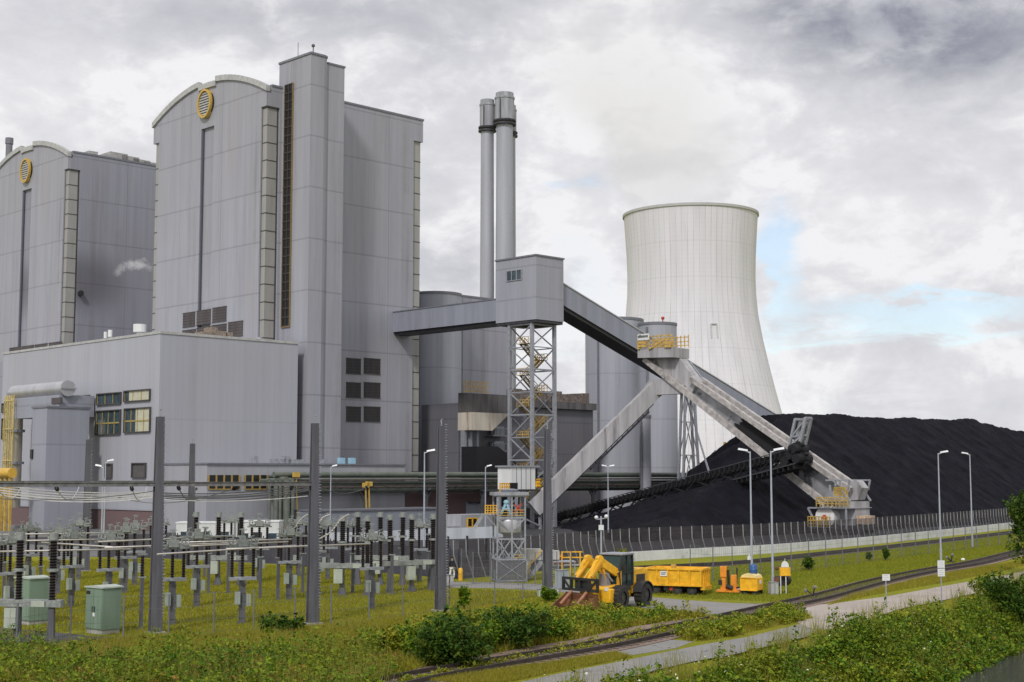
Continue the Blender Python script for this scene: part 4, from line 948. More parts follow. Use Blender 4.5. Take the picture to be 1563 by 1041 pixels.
# small frame with tank and lamp between trestle and coal heap
p_ = At(1105, 725, 262); zz1 = At(1105, 688, 262)[2]; zf_ = At(1105, 684, 262)[2]
t = thing('sampling_frame', 'small steel frame with a rust-red tank before the cooling tower foot', 'steel frame', (p_[0], p_[1], 0), ROT)
q = MB()
for x in (-1.4, 1.4):
    for y in (-1, 1): q.bar((x, y, 0), (x, y, zz1), .16)
    q.bar((x, -1, zz1), (x, 1, zz1), .16); q.bar((x, -1, zz1-4), (x, 1, zz1-4), .14)
for y in (-1, 1):
    for z in (zz1, zz1-4.2): q.bar((-1.4, y, z), (1.4, y, z), .14)
    q.bar((-1.4, y, zz1-4.2), (1.4, y, zz1), .1)
q.bar((0, 0, 0), (0, 0, zz1+.8), .25); q.build('frame', galv, t)
q = MB(); q.bar((-.9, -1.1, zz1+.5), (1.4, -1.1, zz1+.5), .1); q.bar((.4, 0, zz1), (.4, 0, zz1+1.6), .4); q.build('railing', yel, t)
q = MB(); q.cyl((-3.2, -.7, zz1-3.4), (-3.2, .7, zz1-3.4), .65, n=12); q.bar((-3.2, 0, 0), (-3.2, 0, zz1-4), .2); q.build('tank', M('rust red tank', (.16, .05, .04), .6), t)
# ---------------------------------------------------------------- terrain: ground sheet, river, roads
BA, BB = Vector(G(960, 1032)[:2]), Vector(G(1490, 904)[:2]); BD = (BB-BA).normalized(); BN = Vector((BD.y, -BD.x))
def bank_s(x, y):
    p = Vector((x, y))-BA; s = p.dot(BN); tt_ = p.dot(BD)
    return s+.5*math.sin(tt_*.21)+.3*math.sin(tt_*.5+1)
def sstep(v, a, b): v = max(0, min(1, (v-a)/(b-a))); return v*v*(3-2*v)
def gz(x, y):
    s = bank_s(x, y)
    if s < 0: return 0.0
    return -3.6*sstep(s, .3, 6.6)-.02
def axis(lo, hi, f0, f1, st, n):
    a = list(np.arange(f0, f1, st)); k = np.linspace(0, 1, n+1)[1:]
    return [f0-(f0-lo)*t**3 for t in k[::-1]]+a+[f1+(hi-f1)*t**3 for t in k]
gx = axis(-3500, 3500, -50, 110, 1.6, 22); gy = axis(-300, 6500, 20, 190, 1.6, 24)
q = MB(); q.v = [(x, y, gz(x, y)) for y in gy for x in gx]; nx = len(gx); ny = len(gy)
q.f = [(j*nx+i, j*nx+i+1, (j+1)*nx+i+1, (j+1)*nx+i) for j in range(ny-1) for i in range(nx-1)]
def grassmat(name, a, b_, c_, d_, dry=.6):
    m, t, b = base_mat(name); tc = t.node('ShaderNodeTexCoord'); v = tc.outputs['Object']
    n1 = t.noise(v, .10, 6, .65, .4); n2 = t.noise(v, .9, 8, .7); n3 = t.noise(v, 9, 8, .75)
    c = t.mix(t.smooth(n1, .38, .62), c4(a), c4(b_)); c = t.mix(t.smooth(n2, .46, .68, 0, .8), c, c4(c_)); c = t.mix(t.smooth(t.noise(v, 2.2, 8, .75, .4), .48, .66, 0, .65), c, (.14, .125, .02, 1))
    c = t.mix(t.smooth(n3, .42, .68, 0, .6), c, c4(d_))
    c = t.mix(t.smooth(t.noise(v, .28, 7, .7), .60, .72, 0, dry), c, (.28, .20, .09, 1))
    t.l.new(c, b.inputs['Base Color']); b.inputs['Roughness'].default_value = .95; b.inputs['Specular IOR Level'].default_value = .1
    bp = t.node('ShaderNodeBump'); bp.inputs['Strength'].default_value = 1; bp.inputs['Distance'].default_value = .15
    t.l.new(t.math('ADD', n2, n3), bp.inputs['Height']); t.l.new(bp.outputs[0], b.inputs['Normal']); MATS[name] = m; return m
grass = grassmat('meadow grass', (.32, .31, .022), (.245, .285, .02), (.36, .30, .045), (.22, .24, .02))
gr = q.build('ground', grass); tag(gr, kind='structure')
def sheet(name, pts, mat, z=.02, px=True, kind='structure'):
    P_ = [G(*p)[:2] for p in pts] if px else pts
    me = bpy.data.meshes.new(name); bm = bmesh.new(); vs = [bm.verts.new((x, y, z)) for x, y in P_]; f = bm.faces.new(vs)
    bmesh.ops.recalc_face_normals(bm, faces=[f]); 
    if f.normal.z < 0: bmesh.ops.reverse_faces(bm, faces=[f])
    bmesh.ops.triangulate(bm, faces=bm.faces)
    bm.to_mesh(me); bm.free(); me.materials.append(mat); o = bpy.data.objects.new(name, me); COL.objects.link(o); return tag(o, kind=kind)
def roadmat(name, a, b_, c_=None, crack=True, ed=.5):
    m, t, b = base_mat(name); tc = t.node('ShaderNodeTexCoord'); v = tc.outputs['Object']
    c = t.mix(t.smooth(t.noise(v, .25, 6, .6), .35, .65), c4(a), c4(b_))
    c = t.mix(t.smooth(t.noise(v, 12, 6, .8), .4, .7, 0, .35), c, c4(tuple(x*.6 for x in a)))
    if c_: c = t.mix(t.smooth(t.noise(v, .7, 8, .7, .4), .55, .72, 0, ed), c, c4(c_))
    vr = t.node('ShaderNodeTexVoronoi', feature='DISTANCE_TO_EDGE'); vr.inputs['Scale'].default_value = .33
    wv = t.node('ShaderNodeVectorMath', operation='ADD'); t.l.new(v, wv.inputs[0]); nc = t.node('ShaderNodeTexNoise'); nc.inputs['Scale'].default_value = .8; t.l.new(v, nc.inputs['Vector']); sc_ = t.node('ShaderNodeVectorMath', operation='SCALE'); t.l.new(nc.outputs['Color'], sc_.inputs[0]); sc_.inputs[3].default_value = 1.6; t.l.new(sc_.outputs[0], wv.inputs[1]); t.l.new(wv.outputs[0], vr.inputs['Vector'])
    c = t.mix(t.math('MULTIPLY', t.smooth(vr.outputs[0], .004, .016, 1, 0), t.smooth(t.noise(v, .15, 3, .5), .42, .58, 0, .7)), c, c4(tuple(x*.3 for x in a)))
    c = t.mix(t.smooth(t.noise(v, .12, 7, .75, .6), .54, .66, 0, .45), c, c4((a[0]*.72, a[1]*.68, a[2]*.6)))
    t.l.new(c, b.inputs['Base Color']); b.inputs['Roughness'].default_value = .9
    bp = t.node('ShaderNodeBump'); bp.inputs['Strength'].default_value = .4; bp.inputs['Distance'].default_value = .02
    t.l.new(t.noise(v, 25, 5, .8), bp.inputs['Height']); t.l.new(bp.outputs[0], b.inputs['Normal']); MATS[name] = m; return m
asph = roadmat('worn asphalt', (.225, .22, .215), (.27, .26, .245), (.16, .155, .15))
pave = roadmat('pinkish concrete', (.38, .325, .285), (.44, .385, .34), (.26, .22, .19))
yardm = roadmat('coal dusted yard', (.028, .027, .033), (.045, .043, .048), (.018, .018, .022))
yard2 = roadmat('works yard', (.17, .165, .165), (.12, .12, .125), (.07, .07, .075))
grav = roadmat('railway ballast', (.19, .13, .10), (.27, .19, .15), (.09, .065, .05), ed=.8)
sand = roadmat('sandy track', (.42, .33, .20), (.36, .27, .16), (.18, .15, .06), ed=.9)
LW = lambda pts: [toW(*p) for p in pts]
sheet('pavement', [G(-400, 849)[:2], G(200, 850)[:2], G(420, 861)[:2], G(560, 868)[:2], G(704, 884)[:2], toW(-30, -60), toW(-30, -5), toW(260, -5), toW(260, 200), toW(-60, 200), toW(-200, 100)], yard2, .010, False)
sheet('yard_ground', [G(700, 884)[:2], G(780, 877)[:2], G(850, 869)[:2], G(960, 856.5)[:2], G(1200, 842.5)[:2], G(1380, 826)[:2], G(1548, 806)[:2], toW(160, -72), toW(270, -60), toW(270, -5), toW(-30, -5), toW(-30, -60)], yardm, .016, False)
sheet('service_road', [(660, 888), (760, 889), (850, 893), (930, 905), (985, 911), (1060, 917), (1121, 921), (1184, 922), (1230, 923), (1200, 936), (1160, 944), (1121, 944), (1085, 940), (1040, 933), (987, 929), (930, 918), (850, 903), (760, 898), (660, 897)], asph, .012)
sheet('narrow_road', [(760, 1049), (860, 1027), (960, 1007.5), (1023, 994), (1085, 982), (1139, 973), (1193, 960), (1240, 948), (1262, 952), (1240, 970), (1121, 999), (1058, 1010), (1010, 1021), (960, 1034), (900, 1052), (860, 1066), (700, 1066)], asph, .014)
sheet('paved_road', [(1184, 922.5), (1228, 925), (1275, 921), (1352, 911), (1439, 895), (1525, 880), (1563, 872), (1640, 858), (1640, 866), (1563, 884), (1500, 903), (1461, 912), (1373, 930), (1325, 946), (1262, 962), (1240, 960), (1215, 950), (1240, 944), (1232, 936), (1190, 931)], pave, .018)
sheet('pavement', [(940, 988), (1010, 976), (1060, 979), (1030, 990), (960, 1001), (930, 1004)], asph, .010)
sheet('gravel_path', [(-30, 996), (60, 990), (130, 984), (205, 975), (150, 972), (60, 963), (-30, 955)], roadmat('dark gravel', (.06, .057, .065), (.085, .08, .085), (.04, .035, .03)), .010)
sheet('sandy_path', [(490, 985), (560, 976), (620, 969), (640, 967), (640, 972), (560, 981), (500, 988)], sand, .009)
# river
m, t, b = base_mat('river water'); b.inputs['Base Color'].default_value = (.035, .035, .028, 1); b.inputs['Roughness'].default_value = .08
tc = t.node('ShaderNodeTexCoord'); mp = t.node('ShaderNodeMapping'); mp.inputs['Rotation'].default_value = (0, 0, .9); mp.inputs['Scale'].default_value = (1, 2.2, 1); t.l.new(tc.outputs['Object'], mp.inputs[0])
bp = t.node('ShaderNodeBump'); bp.inputs['Strength'].default_value = 1; bp.inputs['Distance'].default_value = .8
t.l.new(t.noise(mp.outputs[0], 1.3, 6, .62, .5), bp.inputs['Height']); t.l.new(bp.outputs[0], b.inputs['Normal'])
c0 = BA+BN*5-BD*200; c1 = BA+BN*5+BD*600; c2 = c1+BN*70; c3 = c0+BN*70
sheet('river', [tuple(c0), tuple(c1), tuple(c2), tuple(c3)], m, -2.75, False)

# ---------------------------------------------------------------- railways
def smoothline(P_, n=6):
    out = []
    for i in range(len(P_)-1):
        p0, p1, p2, p3 = P_[max(i-1, 0)], P_[i], P_[i+1], P_[min(i+2, len(P_)-1)]
        for k in range(n):
            u = k/n; out.append(tuple(.5*((2*b_)+(-a+c)*u+(2*a-5*b_+4*c-d)*u*u+(-a+3*b_-3*c+d)*u**3) for a, b_, c, d in zip(p0, p1, p2, p3)))
    out.append(tuple(P_[-1])); return out
def offset(L, d):
    out = []
    for i, p in enumerate(L):
        a = Vector(L[max(i-1, 0)]); b_ = Vector(L[min(i+1, len(L)-1)]); t_ = (b_-a).normalized(); out.append((p[0]-t_.y*d, p[1]+t_.x*d))
    return out
def track(label, pts, ballast, sleepers=True, w=3.2):
    L = smoothline([G(*p)[:2] for p in pts]); t = thing('railway_track', label, 'railway track', (0, 0, 0), 0, 'railway tracks')
    A, B_ = offset(L, w/2), offset(L, -w/2); q = MB()
    for i in range(len(L)-1): q.add([(*A[i], .032), (*B_[i], .032), (*B_[i+1], .032), (*A[i+1], .032)], [(0, 1, 2, 3)])
    q.build('ballast', ballast, t)
    for s_ in (-.75, .75):
        R_ = offset(L, s_); q = MB()
        for a, b_ in zip(R_, R_[1:]): q.bar((*a, .12), (*b_, .12), .09, .19)
        q.build('rail', M('rail steel', (.05, .038, .033), .6, .2, var=.3), t)
    if sleepers:
        q = MB(); acc = 0
        for a, b_ in zip(L, L[1:]):
            a = Vector(a); b_ = Vector(b_); d = (b_-a); l_ = d.length; d.normalize(); nrm = Vector((-d.y, d.x))
            while acc < l_:
                c_ = a+d*acc; q.bar((c_.x+nrm.x*1.2, c_.y+nrm.y*1.2, .03), (c_.x-nrm.x*1.2, c_.y-nrm.y*1.2, .03), .24, .05); acc += .65
            acc -= l_
        q.build('sleeper', M('old sleeper', (.06, .048, .04), .9), t)
    return t
near_tr = track('overgrown rusty railway track curving from the weeds across the pink paving to the right edge', [(560, 1056), (640, 1036), (740, 1018), (816, 1005), (913, 988), (980, 974), (1037, 961), (1085, 951), (1140, 938), (1200, 924.5), (1260, 911), (1340, 889), (1420, 872), (1490, 860), (1563, 842), (1640, 826)], grav)
# rails sunk flush across the paving: fill either side with the paving
track('straight railway track between the wire fence and the low concrete wall', [(955, 869), (1085, 863), (1157, 857.5), (1240, 848), (1335, 838), (1432, 827), (1563, 811), (1700, 793)], roadmat('dark ballast', (.085, .07, .06), (.11, .09, .075), (.05, .04, .035)), w=3.4)
sheet('dirt_ground', [(560, 1046), (640, 1019), (740, 1000), (816, 986), (880, 976), (960, 958), (1030, 947), (1090, 938), (1110, 948), (1037, 962), (980, 976), (913, 990), (816, 1009), (740, 1024), (640, 1043), (580, 1064)], grav, .008)

# ---------------------------------------------------------------- low concrete wall and windbreak fence
WL = smoothline([G(*p)[:2] for p in [(962, 857), (1085, 849.5), (1200, 842.5), (1380, 825.5), (1548, 806), (1640, 793)]], 8)
wt = thing('concrete_wall', 'low pale concrete wall along the foot of the coal yard', 'wall', (0, 0, 0))
q = MB()
for a, b_ in zip(WL, WL[1:]): q.bar((*a, .45), (*b_, .45), .35, .9)
q.build('wall_body', M('whitewashed concrete', (.60, .61, .615), .8, var=.12, scale=.8, col2=(.25, .24, .22), c2=(.55, .75)), wt)
q = MB(); acc = 0
for a, b_ in zip(WL, WL[1:]):
    a = Vector(a); b_ = Vector(b_); d = b_-a; l_ = d.length; d.normalize()
    while acc < l_: c_ = a+d*acc; q.box(c_.x-.22, c_.y-.22, 0, c_.x-.16, c_.y-.16, .88); acc += 4
    acc -= l_
q.build('wall_joint', joint, wt)
FL = smoothline([G(*p)[:2] for p in [(704, 884), (780, 877), (850, 869), (962, 856), (1085, 848.5), (1200, 841.5), (1380, 824.5), (1548, 805), (1640, 792)]], 8)
def along(L, step):
    out = []; acc = 0
    for a, b_ in zip(L, L[1:]):
        a = Vector(a); b_ = Vector(b_); d = b_-a; l_ = d.length; d.normalize()
        while acc < l_: out.append((a+d*acc, d)); acc += step
        acc -= l_
    return out
wf = thing('windbreak_fence', 'tall dark netted windbreak fence on bent pale posts around the coal yard', 'fence', (0, 0, 0))
FP = along(FL, 1.55)[:98]
proto = None
for p, d in FP:
    if proto is None:
        q = MB(); dx = -Vector((d.x, d.y, 0)); k = dx*1.25
        q.bar((0, 0, 0), (k.x*.75, k.y*.75, 1.9), .075); q.bar((k.x*.75, k.y*.75, 1.87), (k.x*.8, k.y*.8, 3.1), .075)
        proto = q.build('bent_post', galv, wf); o = proto
    else: o = proto.copy(); COL.objects.link(o)
    o.location = (p.x, p.y, 0)
m, t, b = base_mat('dark netting'); tc = t.node('ShaderNodeTexCoord'); n = t.noise(tc.outputs['Object'], .5, 5, .6)
t.l.new(t.mix(t.smooth(n, .35, .65), (.045, .038, .042, 1), (.075, .065, .068, 1)), b.inputs['Base Color']); b.inputs['Roughness'].default_value = .9; b.inputs['Alpha'].default_value = .62
MATS['netting'] = m; q = MB()
for (p, d), (p2, d2) in zip(FP, FP[1:]):
    o1 = Vector((-d.y, d.x))*.25; q.add([(p.x+o1.x, p.y+o1.y, .05), (p2.x+o1.x, p2.y+o1.y, .05), (p2.x+o1.x, p2.y+o1.y, 3.0), (p.x+o1.x, p.y+o1.y, 3.0)], [(0, 1, 2, 3)])
q.build('netting', m, wf)
q = MB()
for k in range(0, len(FP)-1):
    (p, d), (p2, d2) = FP[k], FP[k+1]; o1 = -Vector((d.x, d.y))*.68
    for z in (2.0, 3.05): q.bar((p.x+o1.x, p.y+o1.y, z), (p2.x+o1.x, p2.y+o1.y, z), .03)
q.build('fence_wire', shade, wf)
# dark sheet wall behind the switchyard
SW = [G(*p)[:2] for p in [(150, 850), (300, 853), (420, 860), (560, 868), (700, 883)]]
q = MB()
for a, b_ in zip(SW, SW[1:]): q.bar((*a, 1.15), (*b_, 1.15), .12, 2.3)
q.build('screen_panel', M('dark screen', (.06, .058, .075), .8, var=.2, scale=.6), None)
scr = bpy.data.objects['screen_panel']; st_ = thing('screen_fence', 'dark plain screen fence behind the switchyard insulators', 'fence', (0, 0, 0)); scr.parent = st_
q = MB()
for p, d in along(SW, 3.0): q.bar((p.x, p.y-.1, 0), (p.x, p.y-.1, 2.5), .09)
q.build('screen_post', shade, st_)
# pale low conveyor trough behind the switchyard
cvt = plant('belt_trough', 'long pale covered belt trough behind the switchyard, leading to the hopper tower', 'conveyor', 0, -40)
a, b_ = At(-40, 836, 150), At(330, 829, 150); c_, d_ = At(420, 823, 150), At(755, 816, 140)
q = MB(); A_ = At(540, 818, 146); B_ = At(760, 812, 132); off_ = OFF[cvt.name]
def wl(p): x, y = toL(p[0], p[1]); return (x, y, p[2])
for p1, p2 in ((At(500, 821, 150), At(585, 819, 148)), (At(585, 818, 148), At(760, 812, 134))): q.bar(wl(p1), wl(p2), 1.2, 1.05)
q.build('trough_cover', M('whitish cover', (.44, .47, .50), .6, streak=True), cvt)
q = MB()
for i in range(9): p = At(510+i*29, 824-i*.9, 149-i*1.8); q.bar(wl((p[0], p[1], 0)), wl(p), .15)
q.build('trough_leg', shade, cvt)

# ---------------------------------------------------------------- mesh fences with straight posts
def chain_fence(label, pix, h, n_between=1, wires=5):
    L = [G(*p)[:2] for p in pix]; t = thing('wire_fence', label, 'fence', (0, 0, 0))
    for (x, y) in L:
        z = 0; q = MB(); q.bar((x, y, z), (x, y, z+h), .075); q.build('fence_post', M('fence post', (.13, .14, .15), .6), t)
    q = MB()
    for a, b_ in zip(L, L[1:]):
        for k in range(wires): z = .1+(h-.15)*k/(wires-1); q.bar((*a, z), (*b_, z), .014)
        d = Vector(b_)-Vector(a); n_ = max(2, int(d.length/.3))
        for i in range(n_): f = i/n_; q.bar((a[0]+d.x*f, a[1]+d.y*f, .08), (a[0]+d.x*f, a[1]+d.y*f, h-.05), .009)
    q.build('wire_mesh', M('fence wire', (.12, .13, .13), .6), t); return t
chain_fence('thin wire fence with dark posts between the grass strip and the straight railway', [(1054, 884), (1088.7, 887), (1118, 884), (1161, 879), (1208, 874), (1235, 869.5), (1261, 866.5), (1286, 863), (1310, 860), (1333.5, 857), (1355, 854), (1376.5, 851), (1398, 848), (1417.6, 845.5), (1456, 841), (1474, 839.5), (1491, 836), (1509, 834), (1525, 833), (1541, 831), (1556, 829), (1575, 826)], 2.7)
chain_fence('thin wire fence with grey posts round the front of the switchyard', [(-30, 990), (25, 990), (107, 976), (188, 974), (257, 972), (326, 967), (387, 963), (450, 958), (505, 953), (563, 948), (614, 941), (686, 932), (755, 922), (798, 915), (830, 908)], 2.15, wires=4)
chain_fence('thin wire fence with grey posts beside the hopper tower and service road', [(704, 884.5), (722, 891), (748, 892), (791, 893), (817, 892), (850, 890), (872, 889)], 2.4)

# ---------------------------------------------------------------- gantry columns, beams and line wires
def gantry_column(px, top, base, label):
    x, y, _ = G(px, base); zt = At(px, top, y)[2]; t = thing('gantry_column', label, 'gantry column', (x, y, 0), 0, 'tall tapering steel gantry columns')
    t.rotation_euler = (0, 0, -.96)
    q = MB(); w0, w1 = .21, .14     # H section: two flanges and a web, tapering
    for sx in (-1, 1): q.add([(sx*w0, -.32, 0), (sx*(w0-.06), -.32, 0), (sx*(w0-.06), .32, 0), (sx*w0, .32, 0), (sx*w1, -.2, zt), (sx*(w1-.06), -.2, zt), (sx*(w1-.06), .2, zt), (sx*w1, .2, zt)], [(3, 2, 1, 0), (4, 5, 6, 7), (0, 1, 5, 4), (1, 2, 6, 5), (2, 3, 7, 6), (3, 0, 4, 7)])
    q.add([(-w0+.06, .22, 0), (w0-.06, .22, 0), (w0-.06, .29, 0), (-w0+.06, .29, 0), (-w1+.06, .12, zt), (w1-.06, .12, zt), (w1-.06, .18, zt), (-w1+.06, .18, zt)], [(3, 2, 1, 0), (4, 5, 6, 7), (0, 1, 5, 4), (1, 2, 6, 5), (2, 3, 7, 6), (3, 0, 4, 7)])
    q.build('column_shaft', pole_m, t)
    q = MB(); q.add([(-w0+.061, -.19, 0), (w0-.061, -.19, 0), (w0-.061, -.16, 0), (-w0+.061, -.16, 0), (-w1+.061, -.10, zt-.05), (w1-.061, -.10, zt-.05), (w1-.061, -.07, zt-.05), (-w1+.061, -.07, zt-.05)], [(3, 2, 1, 0), (4, 5, 6, 7), (0, 1, 5, 4), (1, 2, 6, 5), (2, 3, 7, 6), (3, 0, 4, 7)]); q.build('recess_shade_strip', shade, t)  # dark strip added inside the column recess to stand in for its shade
    q = MB()
    n_ = int(zt/.33)
    for i in range(n_):
        z = .9+i*.33
        if z < zt: f = z/zt; xw = w0+(w1-w0)*f; q.bar((xw, .27-.1*f, z), (xw+.14, .30-.1*f, z), .035); q.bar((xw-.02, .27-.1*f, z+.16), (xw+.02, .42-.1*f, z+.16), .035)
    q.build('climbing_step', galv, t)
    q = MB(); q.box(-.4, -.45, 0, .4, .45, .1); q.build('base_plate', conc, t)
    q = MB(); q.bar((0, 0, zt), (0, 0, zt+.35), .06); q.bar((-.1, 0, zt+.3), (.1, 0, zt+.42), .05); q.build('wire_clamp', galv, t)
    return (x, y, zt)
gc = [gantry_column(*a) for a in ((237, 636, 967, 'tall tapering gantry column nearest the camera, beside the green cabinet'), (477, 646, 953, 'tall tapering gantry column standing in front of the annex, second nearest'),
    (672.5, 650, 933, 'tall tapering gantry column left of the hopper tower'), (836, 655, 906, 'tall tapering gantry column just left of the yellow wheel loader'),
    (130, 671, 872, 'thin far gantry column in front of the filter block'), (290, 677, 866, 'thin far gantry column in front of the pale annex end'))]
beamm = M('beam steel', (.15, .15, .15), .7, var=.3, scale=3)
def beam(label, a, b_, z, w_=.22):
    t = thing('gantry_beam', label, 'gantry beam', (a[0], a[1], z), 0, 'horizontal steel beams of the switchyard gantry'); d = (b_[0]-a[0], b_[1]-a[1])
    q = MB(); n_ = 0; L_ = math.hypot(*d); nx_, ny_ = -d[1]/L_*w_/2, d[0]/L_*w_/2
    for s_ in (-1, 1):
        for i in range(n_):
            f, g_ = i/n_, (i+1)/n_; z1, z2 = (-w_/2, w_/2) if i % 2 else (w_/2, -w_/2)
            q.bar((d[0]*f+s_*nx_, d[1]*f+s_*ny_, z1), (d[0]*g_+s_*nx_, d[1]*g_+s_*ny_, z2), .09)
    q.bar((0, 0, 0), (d[0], d[1], 0), .12, w_*.85)
    for s_ in (-1, 1): q.bar((0, 0, s_*w_*.45), (d[0], d[1], s_*w_*.45), w_, .03)
    q.build('beam_profile', beamm, t); return t
lft = G(-60, 985); lb_ = G(-60, 873)
beam('gantry beam passing in front of the yellow ladders and the filter block', lft, gc[0], 7.72)
beam('gantry beam between the two nearest tall columns', gc[0], gc[1], 7.72)
beam('far gantry beam running behind the nearest column to the thin column before the annex', lb_, gc[5], 7.6, .18)
wires = M('aluminium conductor', (.58, .57, .56), .5, .2); wired = M('dark conductor', (.08, .08, .085), .5)
def sagwire(label, a, b_, sag, r=.022, m=wired, n=14, strings=True):
    t = thing('overhead_wire', label, 'overhead wire', (0, 0, 0), 0, 'overhead wires of the switchyard'); q = MB(); P_ = []
    for i in range(n+1): f = i/n; P_.append((a[0]+(b_[0]-a[0])*f, a[1]+(b_[1]-a[1])*f, a[2]+(b_[2]-a[2])*f-sag*4*f*(1-f)))
    for u, v in zip(P_, P_[1:]): q.bar(u, v, r*2)
    q.build('conductor', m, t)
    if strings:
        q = MB()
        for e in (P_[0], P_[1]) if n < 6 else ((P_[0], P_[1]), (P_[-1], P_[-2])):
            u, v = Vector(e[0]), Vector(e[1]); d = (v-u).normalized()
            for k in range(9): c_ = u+d*(.25+.13*k); q.cyl(c_-d*.04, c_+d*.04, .11, .05, n=8)
        q.build('insulator_string', porc, t)
    return t
def on_beam(a, b_, f, z=7.55): return (a[0]+(b_[0]-a[0])*f, a[1]+(b_[1]-a[1])*f, z)
sagwire('line wire sagging from the left gantry beam to the thin far column beam, outermost', on_beam(lft, gc[0], .15), on_beam(lb_, gc[5], .25), .9, m=wires)
sagwire('line wire sagging across the yellow ladders to the far beam, middle one', on_beam(lft, gc[0], .45), on_beam(lb_, gc[5], .5), 1.0, m=wires)
sagwire('line wire sagging beside the nearest tall column to the far beam', on_beam(lft, gc[0], .85), on_beam(lb_, gc[5], .8), 1.1, m=wires)
sagwire('line wire between the two nearest columns going back over the white cabins', on_beam(gc[0], gc[1], .12), (At(300, 745, 128)[0], 128, 7.0), .8)
sagwire('line wire dropping from the middle beam towards the black insulators', on_beam(gc[0], gc[1], .5), (At(180, 760, 120)[0], 120, 6.4), .7)
sagwire('line wire dropping from the middle beam near the second column', on_beam(gc[0], gc[1], .85), (At(420, 760, 122)[0], 122, 6.4), .6)
sagwire('line wire from the second column back to the green pipes', (gc[1][0], gc[1][1], 7.6), (At(560, 745, 125)[0], 125, 7.2), .5)
sagwire('long thin wire level across the left of the switchyard', At(-20, 748, 86), At(235, 757, 92), .35, m=wires, strings=False)
for k_ in range(5): sagwire('pale line wire strung between far gantries, one of five alike', At(-30, 736+3.5*k_, 84+4*k_), At(238, 750+2*k_, 92+3*k_), .3+.06*k_, r=.036, m=wires, strings=False)
for k_ in range(4): sagwire('dark line wire strung past the thin annex column, one of four alike', At(240, 752+2.5*k_, 86+3*k_), At(474, 738+3.2*k_, 95+3*k_), .3+.05*k_, r=.034, m=wired, strings=False)
sagwire('long thin wire rising to the nearest column over the disconnectors', At(-20, 760, 88), At(238, 749, 84), .3, m=wired, strings=False)
sagwire('long thin wire between first and second column low over the white cabins', At(245, 757, 84), At(475, 746, 84), .25, m=wired, strings=False)
sagwire('long thin wire just under the beam between first and second column', At(245, 762, 88), At(470, 757, 90), .2, m=wires, strings=False)

# ---------------------------------------------------------------- switchgear
def insulator(q, x, y, z0, h, r, n=9, ribs=None):
    ribs = ribs or max(5, int(h/.13)); pr_ = []
    for i in range(ribs):
        z = z0+h*i/ribs; pr_ += [(r*.6, z), (r, z+h/ribs*.35), (r*.62, z+h/ribs*.6)]
    pr_.append((r*.6, z0+h)); q.lathe(x, y, pr_, n)
def make_breaker():
    t = thing('circuit_breaker', '', 'circuit breaker', group='circuit breakers with three black insulator poles')
    for x in (-1.75, 0, 1.75):
        q = MB(); q.prism([(x-.32, 0), (x-.17, .5), (x-.14, 1.85), (x+.14, 1.85), (x+.17, .5), (x+.32, 0)], -.09, .09, 'y'); q.box(x-.3, -.25, 0, x+.3, .25, .05); q.build('support_leg', pole_m, t)
        q = MB(); insulator(q, x, 0, 2.2, 1.35, .22); insulator(q, x, 0, 3.7, 1.35, .26); ins = q.build('insulator_column', porc, t, True)
        q = MB(); q.cyl((x, 0, 3.55), (x, 0, 3.7), .27, n=12); q.box(x-.3, -.08, 3.58, x+.3, .08, 3.68); q.cyl((x, 0, 5.05), (x, 0, 5.42), .22, n=12); q.box(x-.28, -.1, 5.12, x+.1, .1, 5.24); q.build('terminal_cap', fitting, ins, True)
    q = MB(); q.box(-2.3, -.2, 1.86, 2.3, .2, 2.2); q.build('drive_beam', fitting, t)
    q = MB(); q.box(-.5, -.42, .85, .1, -.1, 1.8); q.box(.8, -.3, 1.88, 1.5, -.21, 2.15); q.build('control_box', M('pale control box', (.40, .44, .38), .5), t)
    return t
def make_disconnector(tall=True):
    t = thing('disconnector', '', 'disconnector', group='disconnector switches on steel stands')
    q = MB(); q.box(-.16, -.13, 0, .16, .13, 2.35); q.box(-.26, -.2, 0, .26, .2, .05)
    for i in range(5): q.box(-.2, -.16, .3+i*.45, .2, .16, .34+i*.45)
    q.build('stand', pole_m, t)
    q = MB(); q.box(-.75, -.16, 2.36, .75, .16, 2.55); q.box(-.3, -.5, 2.40, -.1, .5, 2.50); q.build('crossarm', galv, t)
    for x, y, a in ((-.6, 0, 0), (0, .1, .1), (.6, 0, 0)):
        q = MB(); insulator(q, x, y, 2.56, 1.55, .14, 8); q.build('insulator', porc, t, True)
    q = MB(); q.box(-.95, -.06, 4.12, .95, .06, 4.22); q.box(-.75, -.2, 4.14, -.35, .2, 4.36); q.box(.3, -.22, 4.14, .8, .22, 4.42)
    q.box(-.32, -.2, 4.22, .28, .2, 4.62); q.box(-.18, -.14, 4.62, .12, .14, 4.82)
    for k, x in enumerate((-.8, -.55, -.1, .06, .45, .72)):
        z1 = 4.22+(.42, .62, .95, .88, .55, .4)[k]; y = (-.12, .1)[k % 2]; q.bar((x, y, 4.15), (x, y, z1), .05); q.bar((x-.14, y, z1), (x+.16, y, z1+.05), .045)
    for xc in (-.6, .6):
        for i in range(10): a1, a2 = i*math.pi/5, (i+1)*math.pi/5; q.bar((xc+.22*math.cos(a1), -.22+.1*math.sin(a1), 4.5+.16*math.sin(a1)), (xc+.22*math.cos(a2), -.22+.1*math.sin(a2), 4.5+.16*math.sin(a2)), .04)
        q.bar((xc, -.2, 4.2), (xc, -.2, 4.36), .05)
    q.bar((-.9, .15, 4.3), (.9, .15, 4.42), .045)
    q.build('contact_arms', fitting, t)
    q = MB(); q.box(-.45, -.35, 1.05, -.18, -.1, 1.75); q.box(.18, -.3, .95, .42, -.08, 1.6); q.build('terminal_box', M('grey-green box', (.30, .34, .31), .5), t)
    return t
